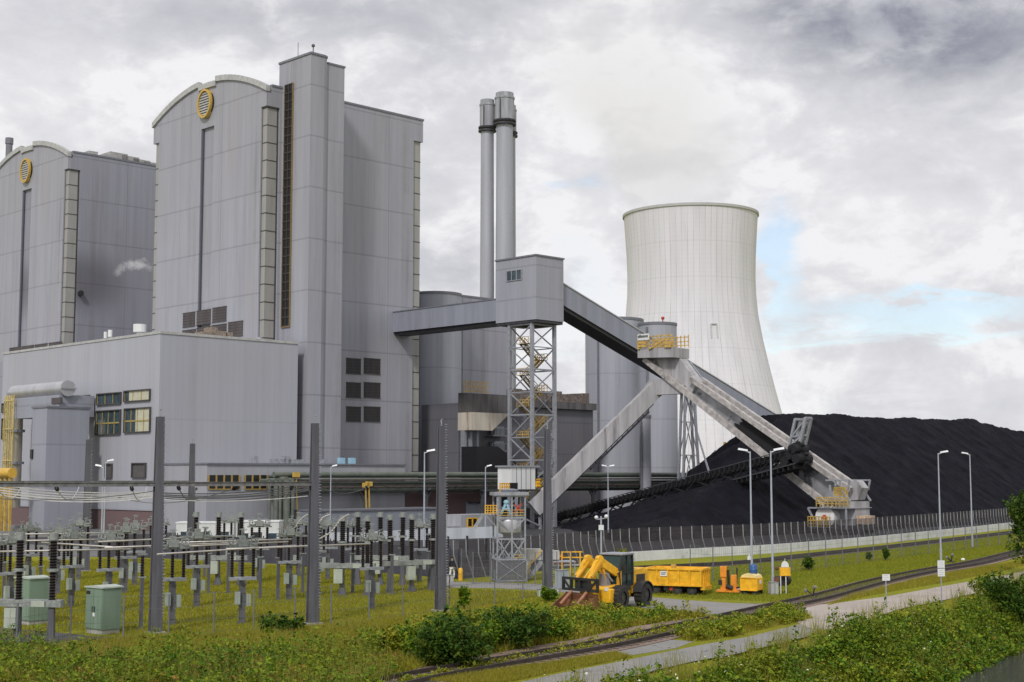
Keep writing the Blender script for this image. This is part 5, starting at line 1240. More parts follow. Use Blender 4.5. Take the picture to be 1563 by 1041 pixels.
def make_post(h=3.9, hi=1.2):
    t = thing('post_insulator', '', 'insulator post', group='slim insulator posts')
    q = MB(); q.box(-.09, -.09, 0, .09, .09, h-hi); q.box(-.2, -.2, 0, .2, .2, .04); q.build('stand', pole_m, t)
    q = MB(); q.box(-.2, -.1, h-hi, .2, .1, h-hi+.08); q.box(-.25, -.06, h, .25, .06, h+.1); q.build('bracket', fitting, t)
    q = MB(); insulator(q, 0, 0, h-hi+.08, hi-.08, .14, 8); q.build('insulator', porc, t, True); return t
cb = make_breaker(); first = True
for px, base, rz, lab in ((26, 985, ROT-.95, 'black three-pole circuit breaker nearest the camera, at the left edge'), (332, 893, -.12, 'black three-pole circuit breaker in front of the white cabins'),
        (522, 909, -.12, 'black three-pole circuit breaker with pale control box right of the second column'), (628, 903, ROT-.2, 'black three-pole circuit breaker just left of the third column'), (580, 893, -.2, 'black three-pole circuit breaker farthest back, right of centre in the switchyard')):
    o = cb if first else copy_tree(cb); first = False; g_ = G(px, base); place(o, (g_[0], g_[1], 0), rz, lab)
dc = make_disconnector(); first = True
for px, base, rz, lab in ((88, 906, .3, 'disconnector switch on a stand behind the left end of the switchyard'), (165, 932, .7, 'disconnector switch on a stand behind the nearer green cabinet'),
        (262, 953, .5, 'disconnector switch on a stand just right of the nearest tall column'), (369, 951, .4, 'disconnector switch alone in the grass midway between the two nearest columns'),
        (441, 915, .6, 'disconnector switch behind and left of the second tall column'), (567, 929, .5, 'disconnector switch with light box in front of the breakers right of the second column'),
        (42, 900, .9, 'disconnector switch behind the farther green cabinet'), (205, 893, .4, 'small far disconnector switch left of the nearest column'), (395, 886, .3, 'far disconnector switch in front of the white cabins, right one'),
        (484, 892, .8, 'far disconnector switch hidden partly by the second column'), (500, 884, .2, 'far disconnector switch just right of the second column'), (120, 884, .2, 'far disconnector switch beside the thin far column'), (108, 925, .9, 'disconnector switch in the grass between the two green cabinets'), (190, 905, .5, 'disconnector switch in the grass directly behind the lone insulator post'), (14, 940, .8, 'disconnector switch standing behind the big black breaker poles'), (240, 880, .3, 'far disconnector switch peeping past the biggest gantry column'), (300, 925, .6, 'disconnector switch in front of the thin column before the annex'), (352, 872, .2, 'far disconnector switch against the white cabins, under the busbars'), (455, 880, .3, 'far disconnector switch at the foot of the green riser pipes'), (540, 886, .7, 'far disconnector switch among the rear breakers'), (640, 888, .4, 'far disconnector switch before the belt trough')):
    o = dc if first else copy_tree(dc); first = False; g_ = G(px, base); place(o, (g_[0], g_[1], 0), rz, lab)
pi_ = make_post(); first = True
for px, base, lab in ((215, 960, 'slim insulator post left of the nearest tall column'), (184, 900, 'slim insulator post behind the nearer green cabinet'), (397, 913, 'slim insulator post in open grass, left of a pair'), (424, 915, 'slim insulator post in open grass, right of a pair'),
        (318, 905, 'slim insulator post in front of the white cabins'), (598, 908, 'slim insulator post right of centre beside the breakers'), (538, 905, 'slim insulator post between two breakers'), (655, 900, 'slim insulator post touching the third column'),
        (60, 935, 'slim insulator post between the two green cabinets'), (312, 880, 'slim far insulator post before the thin annex column'), (5, 925, 'slim insulator post at the very left edge'), (462, 905, 'slim insulator post left of the second column'), (612, 893, 'slim far insulator post before the screen fence'), (348, 905, 'slim insulator post under the buses in front of the cabins')):
    o = pi_ if first else copy_tree(pi_); first = False; g_ = G(px, base); place(o, (g_[0], g_[1], 0), ROT*.6, lab)
busm = M('busbar tube', (.50, .47, .44), .4, .3)
for k, (a, b_, lab) in enumerate((((-10, 816), (178, 813), 'upper busbar tube at the left edge of the switchyard'), ((-10, 826), (168, 823), 'second busbar tube at the left edge'), ((64, 828), (172, 835), 'short busbar tube sloping behind the left breaker'),
    ((150, 827), (345, 818), 'busbar tube crossing behind the nearest column'), ((160, 836), (372, 828), 'lower busbar tube crossing behind the nearest column'), ((240, 846), (445, 833), 'lowest busbar tube in front of the white cabins'),
    ((270, 828), (445, 823), 'busbar tube before the white cabins, upper'), ((280, 834), (440, 827), 'busbar tube before the white cabins, middle'), ((345, 838), (565, 830), 'long busbar tube passing behind the second column'), ((-10, 842), (200, 838), 'lowest busbar tube at the left edge'))):
    z = 4.25; p, r_ = G(*a, z), G(*b_, z); q = MB(); q.cyl((0, 0, 0), (r_[0]-p[0], r_[1]-p[1], 0), .045, n=8)
    single(q, 'busbar', busm, lab, 'busbar', p, 0, 'pale busbar tubes of the switchyard', True)
for pts, lab in (([(432, 817), (448, 807), (460, 792), (470, 785)], 'pale curved jumper cable rising to the left of the second column'), ([(486, 801), (493, 790), (505, 785)], 'short pale curved jumper cable right of the second column'), ([(486, 823), (505, 812), (520, 793), (533, 785)], 'longest pale curved jumper cable right of the second column')):
    P_ = [At(px, py, 96) for px, py in pts]; P_ = smoothline(P_, 5); q = MB(); q.pipe([tuple(u-v for u, v in zip(p, P_[0])) for p in P_], .05); single(q, 'jumper_cable', busm, lab, 'cable', P_[0], 0, 'curved jumper cables', True)
def cabinet(px, base, rz, w_, d_, h_, label):
    g_ = G(px, base); t = thing('green_cabinet', label, 'electrical cabinet', (g_[0], g_[1], 0), rz, 'green outdoor control cabinets')
    q = MB(); q.box(-w_/2, -d_/2, .22, w_/2, d_/2, h_); q.build('cabinet_body', greencab, t, bevel=.02)
    q = MB(); q.prism([(-w_/2-.07, h_), (w_/2+.07, h_), (w_/2+.07, h_+.07), (0, h_+.14), (-w_/2-.07, h_+.07)], -d_/2-.07, d_/2+.07, 'y'); q.build('cabinet_roof', M('pale cabinet roof', (.42, .47, .42), .5), t)
    q = MB(); q.box(-w_/2+.05, -d_/2+.05, 0, w_/2-.05, d_/2-.05, .21); q.build('plinth', conc, t)
    for s_ in (-1, 1):
        q = MB(); q.box(s_*w_/4-w_/4+.03, -d_/2-.025, .28, s_*w_/4+w_/4-.03, -d_/2-.002, h_-.06); dr = q.build('door', greencab, t, bevel=.008)
        q = MB(); q.box(s_*.1-.02, -d_/2-.06, h_*.48, s_*.1+.02, -d_/2-.027, h_*.6); q.build('handle', blackst, dr)
    q = MB(); q.box(-w_/2+.08, -d_/2-.045, h_-.33, -w_/2+.42, -d_/2-.027, h_-.16); q.build('vent_grille', dark, t)
    q = MB(); q.box(-.05, -d_/2-.04, h_*.38, .12, -d_/2-.027, h_*.46); q.build('notice', white, t); return t
cabinet(157, 966, -.7, 1.5, 1.15, 2.35, 'green steel control cabinet standing clear in the grass left of the nearest column')
cabinet(48, 952, -.7, 1.5, 1.25, 2.5, 'green steel control cabinet partly hidden by the breaker at the left edge')
# white site cabins behind the insulators
for xa, xb, ya_, yb_, Yd, lab in ((268, 356, 799, 848, 150, 'long white site cabin behind the black insulators'), (360, 425, 797, 845, 146, 'white site cabin with dark door and windows, right of the long one')):
    a = At(xa, 845, Yd); b_ = At(xb, 845, Yd); h_ = At(xa, ya_, Yd)[2]; t = thing('site_cabin', lab, 'site cabin', (a[0], a[1], 0), 0, 'white site cabins'); w_ = b_[0]-a[0]
    q = MB(); q.box(0, 0, .25, w_, 2.6, h_); q.build('cabin_wall', M('cabin white', (.62, .63, .60), .5, streak=True, var=.06), t)
    q = MB(); q.box(-.06, -.06, h_, w_+.06, 2.66, h_+.15); q.build('cabin_roof', white, t)
    n_ = 3
    for i in range(n_):
        x = w_*(i+.5)/n_
        if xa > 300 and i == 1: q = MB(); q.box(x-.45, -.04, .35, x+.45, .02, 2.4); q.build('door', blackst, t)
        else:
            q = MB(); q.box(x-.5, -.04, 1.3, x+.5, .02, 2.3); wd = q.build('window', glass, t)
            q = MB(); q.box(x-.56, -.07, 1.22, x+.56, -.02, 1.3); q.box(x-.56, -.07, 2.3, x+.56, -.02, 2.38); q.build('window_frame', white, wd)

# ---------------------------------------------------------------- lamps, masts
def street_lamp(px, top, base, arm, label, double=False, Yd=None, th=.09):
    if Yd is None: x, y, _ = G(px, base)
    else: x, y, _ = At(px, 725, Yd)
    zt = At(px, top, y)[2]-.1; t = thing('street_lamp', label, 'street lamp', (x, y, 0), 0, 'slim pale street lamps')
    q = MB(); q.cyl((0, 0, 0), (0, 0, 1.2), th*1.25, n=10); q.cyl((0, 0, 1.2), (0, 0, zt), th, th*.6, n=10); q.build('lamp_pole', pole_l, t, True)
    for s_ in ((arm, -arm) if double else (arm,)):
        q = MB(); q.bar((0, 0, zt-.1), (s_*.35, 0, zt+.02), .06); q.add([(s_*.2, -.14, zt), (s_*.2, .14, zt), (s_*.95, .17, zt+.12), (s_*.95, -.17, zt+.12), (s_*.2, -.1, zt+.14), (s_*.2, .1, zt+.14), (s_*.9, .1, zt+.27), (s_*.9, -.1, zt+.27)], [(0, 1, 2, 3), (4, 5, 6, 7), (0, 1, 5, 4), (1, 2, 6, 5), (2, 3, 7, 6), (3, 0, 4, 7)])
        q.build('lamp_head', lampw, t)
    return t
street_lamp(1148, 687, 888, -1, 'slim street lamp behind the yellow box trailer, head pointing left')
street_lamp(1180, 686, 905, 1, 'slim street lamp just right of the yellow box trailer, head pointing right')
street_lamp(1436.5, 690, 857, 1, 'slim street lamp behind the white double sign, head pointing right')
street_lamp(1484.5, 692, 835, -1, 'slim street lamp nearest the right edge, head pointing left')
street_lamp(647, 688, 868, 1, 'slim street lamp left of the third gantry column, head pointing right')
street_lamp(154, 711, 858, -.8, 'slim street lamp in front of the pale hall, left one of two close together')
street_lamp(157.5, 703, 850, .9, 'slim street lamp in front of the pale hall, right one of two close together')
street_lamp(505, 711, 0, .8, 'far street lamp head over the annex roof right of the second column', Yd=170)
street_lamp(741, 711, 0, .8, 'far street lamp between silo and hopper tower', Yd=170)
street_lamp(928, 711, 0, .9, 'far double-headed street lamp before the widest silo', True, Yd=190)
t = thing('camera_mast', 'short mast with two small camera heads in front of the coal yard fence', 'camera mast', G(918, 882)); y = t.location.y; z = At(918, 788, y)[2]
q = MB(); q.cyl((0, 0, 0), (0, 0, z), .07, n=8); q.bar((-.35, 0, z-.25), (.4, 0, z-.15), .07); q.build('mast', pole_l, t)
q = MB(); q.ball((-.38, 0, z-.1), .16); q.ball((.42, -.05, z-.02), .17); q.box(-.2, -.15, z-1.1, .2, .15, z-.7); q.build('camera_head', lampw, t, True)

# ---------------------------------------------------------------- hopper tower with its cage
hx, hy, _ = G(777, 887); hz = lambda py: At(777, py, hy)[2]; hw = 1.17
ht = thing('hopper_tower', 'slim galvanised lattice hopper tower with mesh cage at its foot', 'hopper tower', (hx, hy, 0), .18)
for x in (-hw*.93, 0.05, hw*.93):
    for y in (-hw*.8, hw*.8):
        if x == .05 and y > 0: continue
        q = MB(); q.bar((x, y, 0), (x, y, hz(756)), .12); q.build('tower_leg', galv, ht)
q = MB(); zs = [hz(y) for y in (853, 822, 790, 757)]
for z in zs:
    for y in (-hw*.8, hw*.8): q.bar((-hw*.93, y, z), (hw*.93, y, z), .11)
    for x in (-hw*.93, hw*.93): q.bar((x, -hw*.8, z), (x, hw*.8, z), .1)
for (z0, z1) in ((zs[0], zs[1]),):
    for y in (-hw*.8, hw*.8):
        for xa, xb in ((-hw*.93, 0), (0, hw*.93)): q.bar((xa, y, z0), (xb, y, z1), .09); q.bar((xb, y, z0), (xa, y, z1), .09)
for xa, xb in ((-hw*.93, -.25), (hw*.93, .25)): q.bar((xa, -hw*.8, zs[2]), (xb, -hw*.8, zs[2]-.9), .09)
q.build('tower_bracing', galv, ht)
q = MB(); q.box(-hw*1.15, -hw, hz(756), hw*1.15, hw, hz(751)); q.lathe(0, 0, [(.6, hz(751)), (.75, hz(747)), (.3, hz(746))], 14); q.build('top_platform', galv, ht)
q = MB(); q.lathe(0, 0, [(.28, hz(818)), (.9, hz(812)), (1.0, hz(796)), (.95, hz(793))], 18); q.build('hopper', silver, ht, True)
q = MB(); q.bar((-.75, -.7, hz(784)), (-.35, -.7, hz(766)), .16); q.bar((-.02, -.7, hz(784)), (-.35, -.7, hz(766)), .16); q.ball((-.35, -.7, hz(766)), .22, .2, .2); q.bar((-.6, -.7, hz(776)), (-.15, -.7, hz(776)), .12); q.build('blue_brace', cyanp, ht)
q = MB(); q.bar((.25, -.7, hz(784)), (.85, -.7, hz(768)), .11); q.bar((.3, -.7, hz(770)), (.95, -.7, hz(782)), .11); q.build('red_brace', redp, ht)
q = MB()
for z in (hz(786), hz(782), hz(778)): q.bar((-1.0, -.95, z), (1.0, -.95, z), .05)
for z in (hz(850), hz(846)): q.bar((.2, -.95, z), (1.0, -.95, z), .05); q.bar((.4, -.95, hz(852)), (.7, -.95, z), .04)
q.build('tower_railing', yel, ht)
m, t_, b = base_mat('cage mesh'); b.inputs['Base Color'].default_value = (.16, .16, .175, 1); b.inputs['Roughness'].default_value = .7; b.inputs['Alpha'].default_value = .62; MATS['cage'] = m
q = MB(); q.box(-hw, -hw, .1, hw, hw, hz(854)); q.build('cage_mesh', m, ht)
q = MB(); zc = hz(853)
for x in (-hw, hw):
    for y in (-hw, hw): q.bar((x, y, 0), (x, y, zc), .09)
for z in (.1, zc):
    for s_ in (-hw, hw): q.bar((-hw, s_, z), (hw, s_, z), .09); q.bar((s_, -hw, z), (s_, hw, z), .09)
q.bar((-hw, -hw-.02, .1), (hw, -hw-.02, zc), .05); q.bar((hw, -hw-.02, .1), (-hw, -hw-.02, zc), .05)
q.build('cage_frame', galv, ht)
q = MB(); x0 = -2.05
q.box(x0, -hw*.8, hz(785), -hw, hw*.8, hz(784)); q.bar((x0, -hw*.8, hz(785)), (-hw, -hw*.8, hz(803)), .07); q.bar((x0-.05, -.5, hz(784)), (x0-.75, -.5, hz(805)), .09, .25)
q.build('side_platform', galv, ht)
q = MB()
for z in (hz(782), hz(778.5), hz(775), hz(771)): q.bar((x0, -hw*.8, z), (-hw, -hw*.8, z), .05)
for i in range(5): xx = x0+(hw*-1-x0)*i/4; q.bar((xx, -hw*.8, hz(785)), (xx, -hw*.8, hz(770)), .05)
q.build('side_railing', yelb, ht)
# winch deck to its right (pale box, yellow handrails, stairs)
wx, wy, _ = G(812, 884); wd_ = thing('pump_station', 'pale pump box with yellow handrails and a small stair right of the hopper tower', 'pump station', (wx, wy, 0), .1)
q = MB(); q.box(-1.0, 0, 1.5, .75, 1.2, 2.35); q.box(-.8, 0, .6, -.1, 1.0, 1.5); q.box(.8, 0, 1.5, 2.2, 1.1, 2.2); q.build('pump_housing', M('dirty pale paint', (.42, .41, .39), .6, streak=True), wd_)
q = MB(); q.bar((-.4, -.3, .1), (.7, -.3, 1.4), .1, .3); q.bar((-.4, -.9, .1), (.7, -.9, 1.4), .1, .3)
for i in range(6): f = (i+.5)/6; q.box(-.4+1.1*f-.1, -.9, .1+1.3*f, -.4+1.1*f+.1, -.3, .13+1.3*f)
q.box(.7, -.9, 1.35, 3.4, .9, 1.42)
for x in (.8, 2.0, 3.3): q.bar((x, -.8, 0), (x, -.8, 1.4), .09)
q.build('stair', galv, wd_)
q = MB()
for y in (-.9, -.3): q.bar((-.4, y, 1.0), (.7, y, 2.3), .06); q.bar((-.4, y, .1), (-.4, y, 1.0), .06)
q.build('stair_railing', yel, wd_)
rx_, ry_, _ = G(868, 878); yr = thing('handrail_deck', 'yellow handrail frame with red box behind the wheel loader', 'handrail', (rx_, ry_, 0), .05)
q = MB()
for x in (-1.35, -.55, .15, .95): q.bar((x, 0, 0), (x, 0, 1.95 if x > -.6 else 1.6), .1)
for z in (1.9, 1.45): q.bar((-.55, 0, z), (1.15, 0, z), .09)
for z in (1.55, 1.1): q.bar((-1.6, 0, z), (-.5, 0, z), .07)
q.build('handrail', yelb, yr)
q = MB(); q.box(-1.15, .3, .9, -.3, .9, 1.6); q.build('red_box', M('dark red box', (.20, .03, .025), .6), yr)
q = MB(); q.box(-1.6, .2, .75, 1.3, 1.0, .85)
for x in (-1.5, 1.2): q.bar((x, .6, 0), (x, .6, .8), .12)
q.build('deck', galv, yr)
# electrical boxes near the loader
for k, (px, base, w_, h_, lab) in enumerate(((858, 897, .85, 1.25, 'pale grey-blue electrical box just right of the fourth column'), (1180.5, 907, .55, .8, 'grey roadside box at the foot of the lamp right of the yellow trailer'), (846, 909, .5, .45, 'small white box in the grass before the fourth column'), (826, 911, .45, .5, 'small pale green box left of the white one'), (686, 888, .55, .5, 'small grey concrete box at the feet of the walking worker'))):
    g_ = G(px, base); t = thing('utility_box', lab, 'utility box', (g_[0], g_[1], 0), .25); q = MB(); q.box(-w_/2, -w_/2, 0, w_/2, w_/2, h_); q.build('box_body', M('box paint %d' % k, [(.38, .43, .46), (.36, .37, .37), (.55, .55, .52), (.38, .45, .36), (.4, .39, .37)][k], .5, streak=True), t, bevel=.02)
    q = MB(); q.box(-w_/2-.03, -w_/2-.03, h_, w_/2+.03, w_/2+.03, h_+.05); q.build('box_lid', fitting, t)
    q = MB(); q.box(-.015, -w_/2-.012, .08, .015, -w_/2-.002, h_-.06); q.build('door_gap', joint, t)
# yellow bollard beside the worker
g_ = G(703, 886); q = MB(); q.lathe(0, 0, [(.17, 0), (.17, .85), (.12, .95), (.02, .98)], 12); single(q, 'bollard', yelb, 'stout yellow bollard next to the walking worker', 'bollard', g_, smooth=True)
# ---------------------------------------------------------------- wheel loader
def wheel(parent, x, y, r, w_, name='wheel', rimm=None):
    q = MB(); sgn = 1 if y > 0 else -1; n_ = 22
    prf = [(r*.55, -w_/2), (r*.93, -w_/2), (r, -w_*.38), (r, w_*.38), (r*.93, w_/2), (r*.55, w_/2)]
    vs = []
    for rr, yy in prf:
        for i in range(n_): a = 2*math.pi*i/n_; vs.append((x+rr*math.cos(a), y+yy, r+rr*math.sin(a)))
    q.add(vs, [(j*n_+i, j*n_+(i+1) % n_, (j+1)*n_+(i+1) % n_, (j+1)*n_+i) for j in range(5) for i in range(n_)])
    for i in range(18):
        a = 2*math.pi*i/18; c_ = (x+r*math.cos(a)*1.0, r+r*math.sin(a)*1.0)
        q.bar((c_[0], y-w_*.42, c_[1]), (c_[0]*1+.0, y+w_*.42, c_[1]), .09, .07, up=(math.cos(a), 0, math.sin(a)))
    wh = q.build('tyre', rubber, parent)
    q = MB(); q.cyl((x, y-w_*.36, r), (x, y+w_*.36, r), r*.56, n=20); q.cyl((x, y-w_*.42, r), (x, y+w_*.42, r), r*.22, n=12)
    for i in range(6): a = i*math.pi/3; q.cyl((x+r*.36*math.cos(a), y-w_*.4, r+r*.36*math.sin(a)), (x+r*.36*math.cos(a), y+w_*.4, r+r*.36*math.sin(a)), r*.045, n=6)
    q.build('rim', rimm or M('rim dark', (.05, .048, .045), .6), wh)
g_ = G(941, 927); HD = math.atan2(-.83, -.56)
lo = thing('wheel_loader', 'yellow wheel loader with rusty bucket and dark cab standing on the service road', 'wheel loader', (g_[0], g_[1], 0), HD)
lo.scale = (1.1, 1.1, 1.1)
Yl = yelb
for x in (1.35, -1.35):
    for y in (.98, -.98): wheel(lo, x, y, .67, .52)
q = MB(); q.prism([(-2.6, .75), (-2.75, 1.15), (-2.7, 1.95), (-2.2, 2.15), (-.75, 2.1), (-.75, .75)], -.62, .62, 'y'); q.build('engine_hood', Yl, lo, bevel=.06)
q = MB(); q.box(-2.78, -.5, 1.2, -2.72, .5, 1.85); q.box(-2.2, -.64, 1.3, -1.2, .64, 1.8); q.build('radiator_grille', blackst, lo)
q = MB(); q.prism([(-.7, .55), (-.7, 1.25), (.2, 1.3), (.9, 1.35), (1.9, 1.25), (2.25, .95), (2.25, .5), (1.6, .42), (.3, .5)], -.55, .55, 'y'); q.box(1.9, -.98, .45, 2.4, .98, 1.2); q.build('front_frame', Yl, lo, bevel=.04)
q = MB(); q.box(-.75, -.35, .5, .4, .35, .9); q.cyl((1.35, -1.1, .67), (1.35, 1.1, .67), .16); q.cyl((-1.35, -1.1, .67), (-1.35, 1.1, .67), .16); q.build('axle', blackst, lo)
for y in (1.0, -1.0):
    for x in (1.35, -1.35):
        q = MB(); n_ = 7; pts = [(x+.80*math.cos(a), .67+.80*math.sin(a)) for a in [math.pi*(.08+.84*i/n_) for i in range(n_+1)]]; inn = [(x+.74*math.cos(a), .67+.74*math.sin(a)) for a in [math.pi*(.92-.84*i/n_) for i in range(n_+1)]]
        q.prism(pts+inn, y-.28, y+.28, 'y')
        if x < 0: q.build('mudguard', blackst, lo)
# cab: glazed box on a frame with roof
cab = thing_part('cab', lo, 0, 0, 0)
q = MB(); gl = [(-.72, 1.28), (-.78, 2.0), (-.72, 2.95), (.50, 2.95), (.78, 1.95), (.70, 1.28)]; q.prism(gl, -.62, .62, 'y'); q.build('cab_glass', M('tinted glass', (.018, .045, .042), .08, var=.2), cab)
q = MB(); q.box(-.85, -.72, 2.95, .62, .72, 3.06); q.build('cab_roof', galv, cab, bevel=.03)
q = MB()
for y in (-.64, .64):
    for a, b_ in zip(gl, gl[1:]+gl[:1]): q.bar((a[0], y, a[1]), (b_[0], y, b_[1]), .09)
    q.bar((-.1, y, 1.28), (-.1, y, 2.95), .07); q.bar((-.76, y, 2.0), (.76, y, 1.95), .05)
q.bar((.78, -.62, 1.95), (.78, .62, 1.95), .06); q.build('cab_frame', blackst, cab)
q = MB(); q.box(-.05, -.9, 1.0, .55, -.68, 1.25); q.box(-.05, .68, 1.0, .55, .9, 1.25); q.box(.1, .68, .55, .5, .85, .62); q.build('cab_step', blackst, cab)
for y in (-.8, .8): q = MB(); q.bar((.7, y*.85, 2.2), (.85, y*1.25, 2.3), .03); q.box(.82, y*1.25-.1, 2.1, .87, y*1.25+.1, 2.45); q.build('mirror', blackst, cab)
def turn(q, a=-.30, c=(.4, 0)):
    ca, sa = math.cos(a), math.sin(a); q.v = [(c[0]+(x-c[0])*ca-(y-c[1])*sa, c[1]+(x-c[0])*sa+(y-c[1])*ca, z) for x, y, z in q.v]; return q
# lifting arms: rise high behind the cab front, drop to the tool carrier
for y in (-.48, .48):
    q = MB(); q.prism([(.45, 1.95), (.5, 2.2), (1.55, 2.78), (1.95, 2.85), (2.2, 2.65), (2.75, 1.62), (2.55, 1.5), (2.0, 2.25), (1.7, 2.35), (.7, 1.8)], y-.13, y+.13, 'y'); q.cyl((1.85, y-.15, 2.78), (1.85, y+.15, 2.78), .22, n=12); turn(q).build('lift_arm', Yl, lo, bevel=.02)
    q = MB(); q.bar((.5, y*1.3, 1.3), (.5, y*1.3, 2.1), .2); q.bar((1.9, y*1.35, 2.65), (2.6, y*1.35, 1.85), .12); q.bar((1.95, y*.6, 2.6), (2.8, y*.6, 1.75), .1); q.bar((1.2, y, 1.3), (1.7, y, 2.45), .14); turn(q).build('hydraulic_ram', M('ram yellow', (.7, .36, .03), .35), lo)
    q = MB(); q.cyl((1.0, y*1.28, 1.55), (1.45, y*1.28, 2.0), .06, n=8); turn(q).build('ram_rod', galv, lo)
q = MB(); q.cyl((1.25, 0, 1.3), (1.35, 0, 2.0), .32, n=14); q.build('air_cleaner', M('steel grey', (.30, .31, .36), .35, .5), lo, True)
# tool carrier frame
q = MB()
for z in (1.72, 1.12): q.bar((2.85, -1.45, z), (2.85, 1.45, z), .16, .14)
for y in (-1.42, -.75, 0, .75, 1.42): q.bar((2.85, y, 1.12), (2.85, y, 1.72), .13)
q.bar((2.9, -1.42, 1.72), (2.9, -.75, 1.12), .09); q.bar((2.9, 1.42, 1.72), (2.9, .75, 1.12), .09); q.box(2.55, -.5, 1.15, 2.8, .5, 1.65); turn(q).build('tool_carrier', blackst, lo)
q = MB()
for y in (-.62, .62): q.cyl((2.95, y, 1.02), (3.75, y*1.05, .35), .085, n=10)
turn(q).build('fork_tine', M('red-brown tine', (.34, .16, .09), .6, var=.2, scale=4), lo)
q = MB(); out = [(2.75, .95), (2.6, .55), (2.7, .18), (3.0, .03), (4.0, .02), (4.0, .06), (3.05, .10), (2.8, .25), (2.72, .55), (2.83, .93)]
q.prism(out, -1.3, 1.3, 'y')
for y in (-1.3, 1.24): q.prism([(2.78, .93), (2.62, .55), (2.72, .18), (3.0, .04), (4.0, .03), (3.75, .30)], y, y+.06, 'y')
for i in range(7): y = -1.2+.4*i; q.box(3.95, y-.05, .02, 4.15, y+.05, .06)
turn(q).build('bucket', rust, lo)
q = MB(); q.ball((-2.6, .45, 1.0), .09); q.ball((-2.6, -.45, 1.0), .09); q.build('tail_light', redp, lo)
for y in (-.75, .75): q = MB(); q.box(2.3, y-.1, 1.1, 2.42, y+.1, 1.28); q.build('headlight', lampw, lo)

# ---------------------------------------------------------------- yellow works trailer
g_ = G(1035, 906); tr = thing('tipping_trailer', 'yellow ribbed works trailer parked on the grass right of the wheel loader', 'trailer', (g_[0], g_[1], 0), -.42)
L2, W2 = 1.95, .95
q = MB(); z0, z1 = .62, 1.75
q.prism([(-W2, z0), (W2, z0), (W2+.08, z1), (W2-.02, z1), (W2-.1, z0+.1), (-W2+.1, z0+.1), (-W2+.02, z1), (-W2-.08, z1)], -L2, L2, 'x')
q.box(-L2-.03, -W2-.05, z0, -L2+.05, W2+.05, z1); q.box(L2-.05, -W2-.05, z0, L2+.03, W2+.05, z1); q.build('skip_body', Yl, tr)
q = MB()
for y in (-1, 1):
    for i in range(6): x = -L2+2*L2*i/5; q.bar((x, y*(W2+.05), z0), (x, y*(W2+.12), z1), .09)
    q.bar((-L2-.05, y*(W2+.12), z1), (L2+.05, y*(W2+.12), z1), .12); q.bar((-L2-.05, y*(W2+.04), z0+.03), (L2+.05, y*(W2+.04), z0+.03), .12)
for x in (-L2-.06, L2+.06):
    q.bar((x, -W2-.1, z1), (x, W2+.1, z1), .12); q.bar((x, -W2, z0), (x, W2, z0), .12)
    for y in (-.5, 0, .5): q.bar((x, y, z0), (x, y, z1), .07)
q.prism([(-L2-.1, z0-.15), (-L2-.25, z0+.5), (-L2-.05, z0+.5)], -.9, -.8, 'y'); q.box(L2-.05, -.9, z0-.25, L2+.22, .9, z0-.02)
q.build('skip_rib', Yl, tr)
q = MB(); q.box(-.95, -W2-.105, 1.25, -.45, -W2-.095, 1.6); q.build('number_plate', white, tr)
q = MB(); q.box(-.88, -W2-.113, 1.45, -.52, -W2-.106, 1.5); q.box(-.88, -W2-.113, 1.35, -.6, -W2-.106, 1.4); q.build('lettering', joint, tr)
for x in (-1.35, .2, 1.25):
    for y in (-.75, .75): wheel(tr, x, y, .30, .22)
q = MB(); q.box(-1.8, -.4, .35, 1.8, .4, .6); q.box(-.75, -.86, .25, -.4, -.7, .55); q.build('chassis', blackst, tr)
q = MB(); q.box(-.35, -.84, .28, .05, -.72, .52); q.build('reflector', redp, tr)
q = MB(); q.box(-.45, -.15, 1.7, -.15, .15, 2.0); q.build('filler_box', yel, tr)
# orange jacking machine
g_ = G(1114, 905); jm = thing('jacking_machine', 'small orange jacking machine with upright post between the two yellow trailers', 'work machine', (g_[0], g_[1], 0), -.3)
q = MB(); q.box(-.9, -.55, .08, .75, .55, .2); q.box(-.6, -.3, .2, .5, .3, .42); q.bar((.3, -.3, .25), (1.15, -.35, .2), .12); q.build('base_frame', M('machine orange', (.72, .26, .02), .5, var=.15, scale=3), jm)
q = MB(); q.box(-.55, -.22, .2, -.25, .1, 1.85); q.box(-.62, -.28, 1.1, -.18, .14, 1.85); q.box(.1, -.2, .2, .5, .2, 1.25); q.bar((.25, 0, 1.2), (.5, 0, .3), .2); q.build('mast', MATS['machine orange'], jm, bevel=.02)
q = MB(); q.cyl((-.05, -.1, .2), (-.08, -.1, 1.6), .09, n=8); q.cyl((.45, .2, .3), (.5, .2, 1.75), .05, n=8); q.cyl((-.2, -.35, .5), (.25, -.35, .35), .16, n=10); q.box(-.75, -.3, .55, -.5, .2, .9); q.build('hydraulics', blackst, jm)
q = MB(); q.ball((.8, -.3, .3), .3, .2, .14); q.build('counterweight', M('pale casting', (.45, .38, .33), .6), jm)
